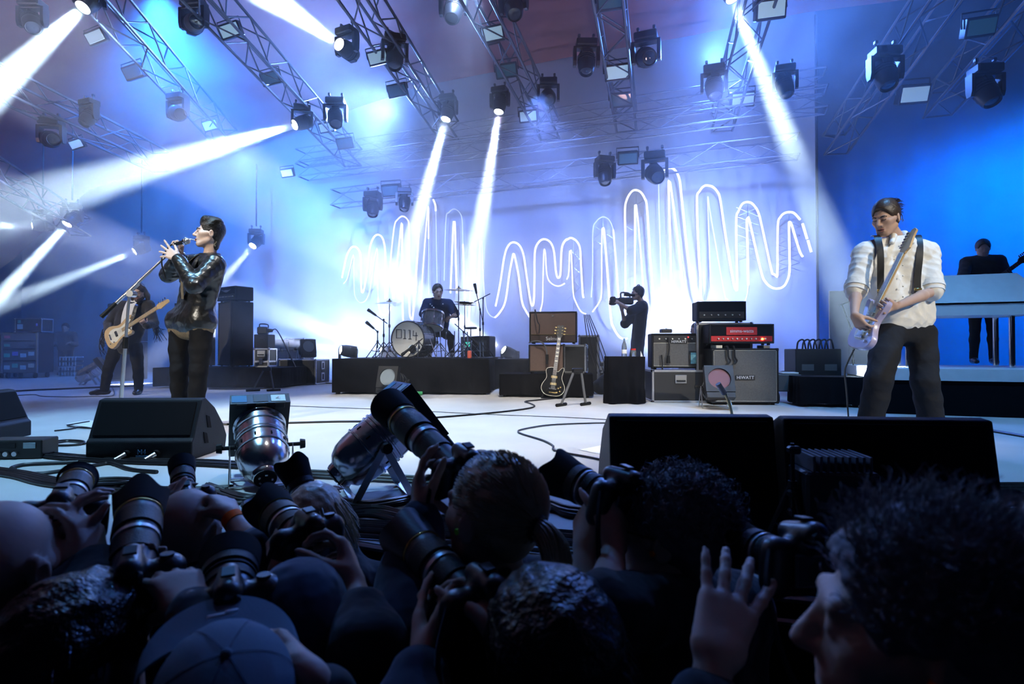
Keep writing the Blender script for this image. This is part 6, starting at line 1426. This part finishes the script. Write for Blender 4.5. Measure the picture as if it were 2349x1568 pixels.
for i in range(3):
    r = .07 + .014 * i; c = G(228, 1118) + V((.02 * i, 0, .012 + .01 * i)); pts = [c + V((r * math.cos(a) * 1.3, r * math.sin(a) * .7, 0)) for a in np.linspace(0, 6.0, 12)]; cable(('inner', 'middle', 'outer')[i] + ' ring of coiled black cable at the left stage front', pts, .009, 3, group='coil at the left of the stage front')
t = thing('connector_lump', 'black cable connector lying on the coil between the PAR cans', 'connector', G(700, 1150) + V((0, 0, .03))); MB().cyl((-.06, 0, 0), (.06, .02, .0), .02, .017, 12).cyl((.06, .02, 0), (.10, .03, 0), .013, None, 10).obj('shell', M['blackmetal'], t, True)
# ------------------------------------------------------------------ photographers in the pit
PIT = -1.35
M['gripline'] = mat('ribbed_rubber', (.014, .014, .015), .5, bump=.2, bscale=320)
M['goldring'] = mat('gold_ring', (.75, .55, .18), .3, 1.0); M['silverring'] = mat('silver_scale', (.45, .46, .47), .35, .7, var=.4, scale=90)
def dslr(label, C, tip, rr, hood=None, up=(0, 0, 1), roll=0., grip=False, ring=None, strap=True, group='cameras in the pit', flash=False):
    """C body centre, tip front of the lens; rr = (mount radius, front radius)"""
    C, tip = V(C), V(tip); dr = tip - C; L = dr.length; t = thing('camera', label, 'camera', C, 0, group)
    A = aim((0, 0, 0), dr, up) @ Matrix.Rotation(roll, 4, 'Y')
    s = Sdf(.0035)
    hgt = .135 if grip else .095; zc = -.02 if grip else 0
    s.cone(A @ V((-.055, 0, zc - hgt / 2 + .022)), A @ V((-.055, 0, zc + hgt / 2 - .022)), .022, .022, .012); s.cone(A @ V((.06, .008, zc - hgt / 2 + .024)), A @ V((.06, .012, zc + hgt / 2 - .024)), .027, .026, .012)
    for z in np.linspace(zc - hgt / 2 + .022, zc + hgt / 2 - .022, 4): s.cone(A @ V((-.055, 0, z)), A @ V((.06, .004, z)), .022, .023, .01)
    s.cone(A @ V((0, -.03, hgt / 2 + zc + .012)), A @ V((0, .03, hgt / 2 + zc + .006)), .022, .018, .02); s.cone(A @ V((0, .0, 0)), A @ V((0, .03, 0)), .036, .034, .01)
    bo = s.obj('body', M['plastic'], t, None)
    MB().box((0, -.028, zc + .0), (.078, .008, .055), .003, A).obj('screen', M['glasslens'], t); MB().box((0, -.045, hgt / 2 + zc + .006), (.04, .018, .026), .006, A).obj('eyecup', M['rubber'], t)
    MB().cyl(A @ V((.055, .012, hgt / 2 + zc - .002)), A @ V((.055, .014, hgt / 2 + zc + .006)), .012, None, 12).obj('shutter_dial', M['blackmetal'], t, True)
    MB().box((0, -.005, hgt / 2 + zc + .035), (.022, .024, .005), .001, A).obj('hot_shoe', M['blackmetal'], t)
    r0, r1 = rr; hl = hood[1] if hood else .0; y0 = .03; y1 = L - hl * .75; D_ = y1 - y0
    P_ = lambda a: y0 + D_ * a; Rr = lambda a: r0 + (r1 - r0) * min(1, max(0, (a - .1) / .6))
    MB().lathe([(r0, y0), (r0, P_(.1)), (Rr(.2), P_(.2)), (Rr(.5), P_(.5)), (Rr(.8), P_(.8)), (r1, P_(.92)), (r1 * 1.02, P_(.95)), (r1 * 1.02, y1), (r1 * .9, y1)], 32, A, cap=True).obj('lens_barrel', M['plastic'], t, True)
    for a, b, mt, nm in ((.22, .40, 'gripline', 'zoom_ring'), (.56, .78, 'gripline', 'focus_ring'), (.45, .50, 'rubber' if ring == 'none' else ring or 'silverring', 'scale_ring'), (.86, .875, 'goldring' if ring != 'none' else 'rubber', 'trim_ring')):
        ra = Rr((a + b) / 2) + .0025; MB().lathe([(ra - .003, P_(a)), (ra, P_(a) + .001), (ra, P_(b) - .001), (ra - .003, P_(b))], 32, A, cap=False).obj(nm, M[mt], t, True)
    MB().lathe([(.001, y1 + .004), (r1 * .9, y1)], 24, A, cap=False).obj('front_glass', M['glasslens'], t, True)
    if hood:
        rh, hl, pet = hood; n = 48; vs = []; fs = []
        for i in range(n):
            a = 2 * math.pi * i / n; k = (1 - pet * (.5 - .5 * math.cos(4 * a))); c, s_ = math.cos(a), math.sin(a)
            ye = y1 - .012 + hl * k; f = k
            for y, r in ((y1 - .025, r1 + .003), (y1 - .005, r1 + .006), (ye, r1 + .006 + (rh - r1) * f), (ye, r1 + .003 + (rh - r1) * f), (y1, r1 + .003)): vs.append((r * s_, y, r * c))
        for i in range(n):
            j = (i + 1) % n
            for k in range(4): fs.append((i * 5 + k, i * 5 + k + 1, j * 5 + k + 1, j * 5 + k))
        MB().put(vs, fs, A).obj('lens_hood', M['matte'] if not flash else M['plastic'], t, True, angle=50)
    if strap:
        b = MB().tube([A @ V((-.075, -.01, .03)), A @ V((-.11, -.05, -.03)), A @ V((-.09, -.08, -.14)), A @ V((-.02, -.10, -.20))], .005, 5, smooth=5); b.obj('strap', M['darkcloth'], t, True)
    return t
def phot(label, px, py, d, dr, top=None, hair=None, skin=None, fw=None, arms=None, vox=.008, hk=1., sleeve=1.9, extra=None, add=.02, lean=.0, legs=None):
    h = P(px, py, d); fw = nz(fw or (dr[0] * .5, 1, 0)); sx = V((fw.y, -fw.x, 0)); H = aim(h, dr)
    nk = h + H.to_3x3() @ V((0, -.03, -.13)); pl = V((nk.x, nk.y, PIT + .92)) - fw * (.02 + lean)
    if nk.z - pl.z < .45: pl.z = nk.z - .48
    J = dict(head=H, neck=nk, chest=nk.lerp(pl, .35), pelvis=pl, fwd=fw)
    for e, s in (('R', 1), ('L', -1)):
        sh = nk + sx * .18 * s + V((0, 0, -.06)); J['sh' + e] = sh; J['el' + e] = sh + sx * .06 * s + fw * .12 + V((0, 0, -.22)); J['wr' + e] = J['el' + e] + fw * .16 - sx * .10 * s + V((0, 0, .17))
        J['hand' + e] = ((nz(V((-.3 * s, .4, .8))), nz(-sx * s + fw * .2), s), dict(curl=(.5, .5, .5, .5)))
        J['hp' + e] = pl + sx * .085 * s + V((0, 0, -.03)); J['an' + e] = V((pl.x, pl.y, PIT + .08)) + sx * .11 * s; J['kn' + e] = J['hp' + e].lerp(J['an' + e], .5) + fw * .03
    if arms: J.update(arms(J, H) if callable(arms) else arms)
    kw = {}
    if hair: kw['hair'] = (hair[0](H), hair[1])
    return person('person', label, V((pl.x, pl.y, PIT)), J, vox=vox, hk=hk, skin=skin or M['skin'], trousers=legs or M['denim'], ground=PIT, extra=extra(H, J) if extra else [], group='photographers in the pit',
        tops=[dict(nm='shirt', mt=top or M['darkcloth'], sleeve=sleeve, low=.05, add=add, amp=.006, fr=26.)], **kw), J
def hnd(px, py, d, to, pn, s, curl=.5, thumb=(.5, .4), spread=.1, k=1.0):
    w = P(px, py, d); return w, ((nz(P(*to) - w), V(pn), s), dict(curl=(curl,) * 4 if not hasattr(curl, '__len__') else curl, thumb=thumb, spread=spread, k=k))
def plug(m, e=-1):
    def f(H, J): return [(MB().sph(T(H, e * .082, .002, -.012), .0075, 10, 6).cyl(T(H, e * .08, .002, -.012), T(H, e * .094, .005, -.014), .005, .0065, 8), 'ear_plug', m)]
    return f
# bald man, left edge
wR, hR = hnd(212, 1300, 1.12, (196, 1210, 1.14), (-1, .1, .1), 1, .55); wL, hL = hnd(150, 1300, 1.14, (150, 1215, 1.16), (.6, .6, .2), -1, .6)
phot('bald photographer at the left edge raising a camera', 12, 1296, 1.05, (.12, .95, .18), arms=dict(wrR=wR, handR=hR, wrL=wL, handL=hL, elR=P(240, 1430, 1.0), elL=P(120, 1440, 1.02)), skin=M['skin'], hk=1.03)
dslr('camera with a short bare lens raised by the bald man at the left edge', P(133, 1200, 1.20), P(180, 1094, 1.46), (.032, .035), (.038, .012, 0), roll=.1)
# dark haired man below, with the large petal hood
wR, hR = hnd(445, 1405, .96, (385, 1300, 1.02), (-.55, .5, -.6), 1, (.62, .62, .6, .55), (.9, .3)); wL, hL = hnd(235, 1440, 1.0, (262, 1360, 1.06), (.7, .4, .3), -1, .6)
phot('dark haired photographer low at the left holding up a camera', 190, 1508, .95, (.25, .9, .1), arms=dict(wrR=wR, handR=hR, wrL=wL, handL=hL, elR=P(520, 1600, .86), elL=P(200, 1600, .9)), hair=(lambda H: hair_cap(H, 1.05, .006, .018, nape=-.08, amp=.006, freq=75), M['hairblack']),
    extra=lambda H, J: [(strands(H, 420, lambda q, R: V((q.x * .012 + R.uniform(-.018, .018), -.025, -.025 - .03 * R.random())), .0016, 1.06, 21, region=lambda q: q.z > -.35), 'hair_strands', M['hairblack'])])
dslr('camera with a large scalloped hood held high at the left', P(300, 1352, 1.02), P(324, 1138, 1.30), (.036, .043), (.050, .075, .45))
# bald man in the middle left
wR, hR = hnd(527, 1182, 1.56, (490, 1120, 1.66), (-.75, .5, -.3), 1, (.45, .5, .55, .6)); wL, hL = hnd(372, 1200, 1.62, (385, 1140, 1.72), (.7, .4, .2), -1, .6)
def band(H, J):
    a = J['wrR']; b = J['elR']; u = (b - a).normalized(); return [(MB().cyl(a + u * .012, a + u * .040, .0285, .030, 20), 'wristband', M['orange'])]
phot('bald photographer with an orange wristband left of the polished can', 436, 1212, 1.62, (-.05, .93, .25), arms=dict(wrR=wR, handR=hR, wrL=wL, handL=hL, elR=P(598, 1268, 1.46), elL=P(330, 1330, 1.5)), sleeve=1.15, extra=band, skin=M['skin'])
dslr('camera of the bald man with the orange wristband, its lens pointing up', P(424, 1158, 1.74), P(417, 1062, 1.92), (.030, .034), (.036, .045, 0), ring='none')
# blond head by the stage edge
phot('blond photographer crouching at the stage edge between the polished cans', 724, 1206, 1.80, (-.15, .95, .05), arms=dict(wrR=P(762, 1215, 1.88), wrL=P(690, 1205, 1.86), elR=P(800, 1330, 1.72), elL=P(650, 1330, 1.72)), skin=M['skin2'], hair=(lambda H: hair_cap(H, 1.04, .006, .014, nape=-.10, amp=.003, freq=90), M['hairblond']),
    extra=lambda H, J: [(strands(H, 520, lambda q, R: V((q.x * .05, q.y * .04 - .01, -.05 - .05 * R.random())), .0024, 1.06, 5, region=lambda q: q.y < .75), 'hair_strands', M['hairblond'])])
dslr('camera with a flared hood beside the blond photographer', P(716, 1168, 1.90), P(668, 1062, 1.98), (.038, .042), (.054, .075, .25), grip=False)
# man in the cap
def cap(H, J):
    c = Sdf(.004, .0012, 60); c.ell(Loc(H, 0, -.012, .052), [.090, .108, .080], .01); c.cone(T(H, -.3, 0, -.085), T(H, .3, 0, -.085), .10, .10, .004, None, 1)
    vs = []; fs = []; n = 24
    for i in range(n + 1):
        a = math.pi * (i / n); x = -.108 * math.cos(a); s_ = math.sin(a)
        for yy, zz in ((.055 + .05 * s_ * .9, .032 + .012 * s_), (.055 + .05 * s_ + .075 * s_ ** .7, .026 + .010 * s_), (.055 + .05 * s_ + .075 * s_ ** .7, .022 + .010 * s_), (.055 + .05 * s_ * .9, .026 + .012 * s_)): vs.append(T(H, x, yy, zz))
        if i:
            for k in range(4): fs.append(((i - 1) * 4 + k, (i - 1) * 4 + (k + 1) % 4, i * 4 + (k + 1) % 4, i * 4 + k))
    b = MB().put(vs, fs); sq = MB()
    for i in range(6):
        a = i * math.pi / 3; sq.tube([T(H, .091 * math.cos(a) * math.sin(t), -.012 + .109 * math.sin(a) * math.sin(t), .052 + .081 * math.cos(t)) for t in np.linspace(.05, 1.4, 8)], .0005, 4)
    lg = MB().box((0, 0, 0), (.040, .004, .016), .002, Loc(H, 0, .094, .088) @ Matrix.Rotation(.55, 4, 'X')).box((.012, 0, .01), (.018, .004, .016), .002, Loc(H, 0, .094, .088) @ Matrix.Rotation(.55, 4, 'X'))
    return [(c, 'cap_crown', M['cap']), (b, 'cap_bill', M['cap']), (sq, 'cap_seam', M['navy']), (lg, 'cap_emblem', M['white']), (MB().sph(T(H, 0, -.012, .133), .007, 10, 6), 'cap_button', M['cap'])]
wR, hR = hnd(720, 1560, .82, (650, 1460, .9), (-.8, .5, 0), 1, .6)
phot('photographer in a slate baseball cap at the bottom left', 512, 1640, .80, (-.45, .80, .42), fw=(-.45, .9, 0), arms=dict(wrR=wR, handR=hR), extra=cap, hair=(lambda H: hair_cap(H, 1., .007, .004, nape=-.06), M['hairbrown']))
dslr('camera lens rising just above the slate baseball cap', P(524, 1402, .98), P(529, 1272, 1.12), (.040, .047), (.050, .035, 0), ring='none')
# man in the dark beanie with the side-on camera
def beanie(H, J):
    c = Sdf(.006, .0015, 120); c.ell(Loc(H, 0, -.018, .045), [.092, .112, .105], .02); c.cone(T(H, 0, -.06, -.02), T(H, 0, -.05, -.06), .06, .05, .03); c.ell(Loc(H, 0, .105, -.06), [.08, .085, .09], .01, 1); return [(c, 'beanie', M['navy'])]
wR, hR = hnd(812, 1345, 1.14, (792, 1250, 1.20), (-1, .2, .1), 1, (.75, .75, .75, .75), (.8, .3))
wL, hL = hnd(640, 1330, 1.18, (628, 1250, 1.28), (.5, .6, .3), -1, .6)
phot('photographer in a dark beanie holding a camera sideways', 690, 1455, 1.08, (-.1, .95, .15), arms=dict(wrR=wR, handR=hR, wrL=wL, handL=hL, elR=P(845, 1480, 1.0), elL=P(590, 1470, 1.05)), extra=beanie, sleeve=1.5)
dslr('camera held sideways above the dark beanie, with a scalloped hood', P(705, 1250, 1.24), P(612, 1158, 1.42), (.040, .043), (.052, .07, .4), roll=-.05, grip=True)
# blond ponytail with the long telephoto lens
def pony(H, J):
    R = random.Random(4)
    s1 = strands(H, 1500, lambda q, R: (V((0, -.125, .02)) - V((q.x * .087, -.018 + q.y * .107, .038 + q.z * .099))) * (.6 + .35 * R.random()), .0015, 1.05, 6, region=lambda q: q.y > -.9, segs=5)
    b = MB()
    for i in range(160):
        a = R.uniform(0, 6.28); r = .024 * math.sqrt(R.random()); o = V((r * math.cos(a), 0, r * math.sin(a)))
        b.tube([T(H, *(V((0, -.105, .015)) + o * .6)), T(H, *(V((.0, -.150, .0)) + o * 1.2)), T(H, *(V((.01, -.172, -.05)) + o * 1.7)), T(H, *(V((.012 + R.uniform(-.02, .02), -.165, -.10 - R.uniform(0, .03))) + o * 1.1))], .0022, 4, smooth=3, taper=(1, .5))
    tie = MB().lathe([(.022, -.012), (.028, 0), (.022, .012)], 16, Loc(H, 0, -.118, .014), cap=False)
    return [(s1, 'hair_strands', M['hairblond']), (b, 'ponytail', M['hairblond']), (tie, 'hair_tie', M['black'])] + plug(M['green'])(H, J)
wL, hL = hnd(968, 1190, 1.26, (955, 1092, 1.32), (.85, .4, .1), -1, (.35, .4, .45, .5), (.4, .3)); wR, hR = hnd(1090, 1230, 1.32, (1075, 1150, 1.36), (-.8, .4, .1), 1, .6)
phot('photographer with a blond ponytail and green ear plug aiming a telephoto lens', 1130, 1182, 1.17, (-.72, .68, .10), fw=(-.45, .9, 0), arms=dict(wrL=wL, handL=hL, wrR=wR, handR=hR, elL=P(940, 1330, 1.18), elR=P(1190, 1380, 1.25)), skin=M['skin'], hair=(lambda H: hair_cap(H, 1.02, .006, .006, (.10, -.05, .082, .078, .096), -.02, .001, 90), M['hairblond']), extra=pony, hk=1.04, top=M['navy'])
t = dslr('long telephoto lens camera of the ponytailed photographer', P(1058, 1092, 1.34), P(893, 932, 1.66), (.034, .044), (.048, .085, 0), ring='silverring')
# dark haired head at the bottom centre with the angled camera
wR, hR = hnd(1150, 1470, .92, (1125, 1400, .98), (-.8, .3, -.2), 1, .6); wL, hL = hnd(968, 1545, .92, (965, 1440, 1.0), (.8, .4, .2), -1, (.2, .3, .35, .4), (.5, .2))
phot('dark haired photographer at the bottom centre with a gold ringed lens', 1250, 1508, .90, (-.55, .8, .12), fw=(-.4, .9, 0), arms=dict(wrR=wR, handR=hR, wrL=wL, handL=hL, elL=P(930, 1680, .85)), hair=(lambda H: hair_cap(H, 1.06, .006, .020, nape=-.10, amp=.006, freq=65), M['hairblack']), top=M['navy'],
    extra=lambda H, J: [(strands(H, 520, lambda q, R: V((q.x * .012 + R.uniform(-.018, .018), -.030, -.030 - .03 * R.random())), .0016, 1.06, 31, region=lambda q: q.z > -.5 and q.y < .8), 'hair_strands', M['hairblack'])])
t = dslr('camera with a gold ringed lens pointing up left, bottom centre', P(1102, 1398, .99), P(928, 1222, 1.22), (.034, .040), (.050, .07, .15), ring='silverring', flash=True)
b = ribbon([P(910, 1226, 1.23) - t.location, P(930, 1255, 1.215) - t.location, P(945, 1290, 1.19) - t.location, P(925, 1330, 1.16) - t.location], [(-.3, -1, .3)] * 4, .024, .002); b.obj('neck_strap', M['cream'], t)
M['strapyellow'] = mat('yellow_print', (.50, .42, .08), .7)
for i in range(5): MB().sph(P(912 + i * 6.5, 1231 + i * 12.5, 1.225 - .006 * i) + V((0, -.003, 0)) - t.location, (.007, .003, .007), 8, 5).obj('strap_print', M['strapyellow'], t)
# curly haired man with glasses and the orange ear plug
def curls(n, seed, amp=.03, mt=None, reg=None, r=.0016, cr=.009):
    def f(H, J): return [(strands(H, n, lambda q, R: q * (.004 + amp * R.random()) + V((R.uniform(-.015, .015), R.uniform(-.02, .01), .012)), r, 1.06, seed, 9, 4, cr, reg or (lambda q: q.z > -.15 and q.y < .8)), 'hair_curls', mt or M['hairgrey'])]
    return f
def glasses(H, J): return [(MB().tube([T(H, -.083, -.01, .012), T(H, -.078, .07, .012)], .0025, 5).tube([T(H, -.075, .085, .01), T(H, -.05, .1, .024), T(H, -.015, .108, .012), T(H, -.045, .1, -.012)], .0022, 5, close=True, smooth=3), 'glasses', M['black'])]
wL, hL = hnd(1342, 1262, 1.20, (1340, 1168, 1.26), (.8, .5, .1), -1, (.6, .6, .6, .6), (.2, -.2)); wR, hR = hnd(1408, 1258, 1.16, (1420, 1180, 1.22), (-.6, .6, 0), 1, .6)
phot('curly haired photographer with glasses and an orange ear plug', 1540, 1228, 1.22, (-.80, .58, .06), fw=(-.55, .85, 0), arms=dict(wrL=wL, handL=hL, wrR=wR, handR=hR, elL=P(1335, 1420, 1.10), elR=P(1385, 1400, 1.02)), sleeve=.7, hk=1.04,
    hair=(lambda H: hair_cap(H, 1.05, .006, .014, (.10, -.03, .085, .078, .104), -.05, .004, 80, .0), M['hairgrey']), extra=lambda H, J: curls(800, 12, .018)(H, J) + plug(M['orange'])(H, J) + glasses(H, J))
dslr('camera with a flared scalloped hood held by the man with the orange ear plug', P(1412, 1152, 1.24), P(1272, 1082, 1.38), (.036, .042), (.052, .06, .35), roll=.15)
# nearest photographer at the right
wL, hL = hnd(1636, 1512, .80, (1670, 1392, .86), (.15, 1, -.1), -1, (.06, .10, .10, .04), (.6, .3), .2, 1.08); wR, hR = hnd(2010, 1900, .62, (1960, 1780, .68), (-.7, .6, 0), 1, .6)
phot('nearest photographer at the right with unruly hair and a raised hand', 2098, 1455, .62, (-.92, .36, .04), fw=(-.6, .8, 0), arms=dict(wrL=wL, handL=hL, wrR=wR, handR=hR, elL=P(1600, 1800, .74), elR=P(2100, 2150, .60)), hk=1.0, vox=.006, sleeve=1.6,
    hair=(lambda H: hair_cap(H, 1.04, .005, .014, (.10, -.03, .082, .078, .104), -.07, .004, 80), M['hairgrey']), extra=lambda H, J: curls(1700, 14, .030, M['hairgrey'], None, .0008, .005)(H, J) + plug(M['orange'])(H, J))
dslr('camera held by the nearest photographer at the right', P(1838, 1300, .98), P(1690, 1246, 1.14), (.034, .038), (.042, .03, 0), roll=.1)
# hand reaching in at the right edge
wL, hL = hnd(2350, 1310, 1.22, (2318, 1240, 1.26), (.6, .7, 0), -1, .6)
phot('photographer just beyond the right edge with one hand in view', 2480, 1290, 1.08, (-.5, .85, .05), arms=dict(wrL=wL, handL=hL, elL=P(2380, 1450, 1.12)), hair=(lambda H: hair_cap(H, 1.03, .008, .012), M['hairblack']), vox=.010)
dslr('camera at the right edge in the cropped photographer\'s hand', P(2362, 1232, 1.28), P(2320, 1165, 1.42), (.034, .038), (.044, .04, 0))
# ------------------------------------------------------------------ theatrical haze filling the back of the stage
def haze():
    vs = [(x, y, z) for x in (-18.5, 16.5) for y in (6.3, 20.5) for z in (-.02, 11)]
    me = bpy.data.meshes.new('stage_haze'); me.from_pydata(vs, [], [(0, 1, 3, 2), (4, 6, 7, 5), (0, 4, 5, 1), (2, 3, 7, 6), (0, 2, 6, 4), (1, 5, 7, 3)])
    o = bpy.data.objects.new('stage_haze', me); COL.objects.link(o)
    tag(o, 'thin blue-lit haze drifting across the back of the stage', 'haze', None, 'stuff')
    m = bpy.data.materials.new('haze'); m.use_nodes = True; nt = m.node_tree; nt.nodes.clear()
    out = nt.nodes.new('ShaderNodeOutputMaterial'); v = nt.nodes.new('ShaderNodeVolumeScatter'); nt.links.new(v.outputs[0], out.inputs['Volume'])
    v.inputs['Color'].default_value = (.96, .97, 1, 1); v.inputs['Anisotropy'].default_value = .15
    tc = nt.nodes.new('ShaderNodeTexCoord'); mp = nt.nodes.new('ShaderNodeMapping'); mp.inputs['Scale'].default_value = (.55, .55, .8); mp.inputs['Rotation'].default_value = (.2, .5, .3)
    n = nt.nodes.new('ShaderNodeTexNoise'); n.inputs['Scale'].default_value = .9; n.inputs['Detail'].default_value = 3.5; n.inputs['Distortion'].default_value = .6
    nt.links.new(tc.outputs['Object'], mp.inputs['Vector']); nt.links.new(mp.outputs[0], n.inputs['Vector'])
    r = nt.nodes.new('ShaderNodeMapRange'); r.inputs[1].default_value = .40; r.inputs[2].default_value = .66; r.inputs[3].default_value = HZ[0]; r.inputs[4].default_value = HZ[1]
    nt.links.new(n.outputs['Fac'], r.inputs[0]); 
    sx = nt.nodes.new('ShaderNodeSeparateXYZ'); nt.links.new(tc.outputs['Object'], sx.inputs[0])
    g = nt.nodes.new('ShaderNodeMapRange'); g.inputs[1].default_value = 7.0; g.inputs[2].default_value = 10.0; g.inputs[3].default_value = .30; g.inputs[4].default_value = 1.0; nt.links.new(sx.outputs[1], g.inputs[0])
    gz = nt.nodes.new('ShaderNodeMapRange'); gz.inputs[1].default_value = 1.5; gz.inputs[2].default_value = 4.5; gz.inputs[3].default_value = 0; gz.inputs[4].default_value = 1.25; nt.links.new(sx.outputs[2], gz.inputs[0])
    mx = nt.nodes.new('ShaderNodeMath'); mx.operation = 'MAXIMUM'; nt.links.new(g.outputs[0], mx.inputs[0]); nt.links.new(gz.outputs[0], mx.inputs[1])
    mu = nt.nodes.new('ShaderNodeMath'); mu.operation = 'MULTIPLY'; nt.links.new(r.outputs[0], mu.inputs[0]); nt.links.new(mx.outputs[0], mu.inputs[1])
    nt.links.new(mu.outputs[0], v.inputs['Density']); me.materials.append(m)
HZ = (.010, .15)
haze()
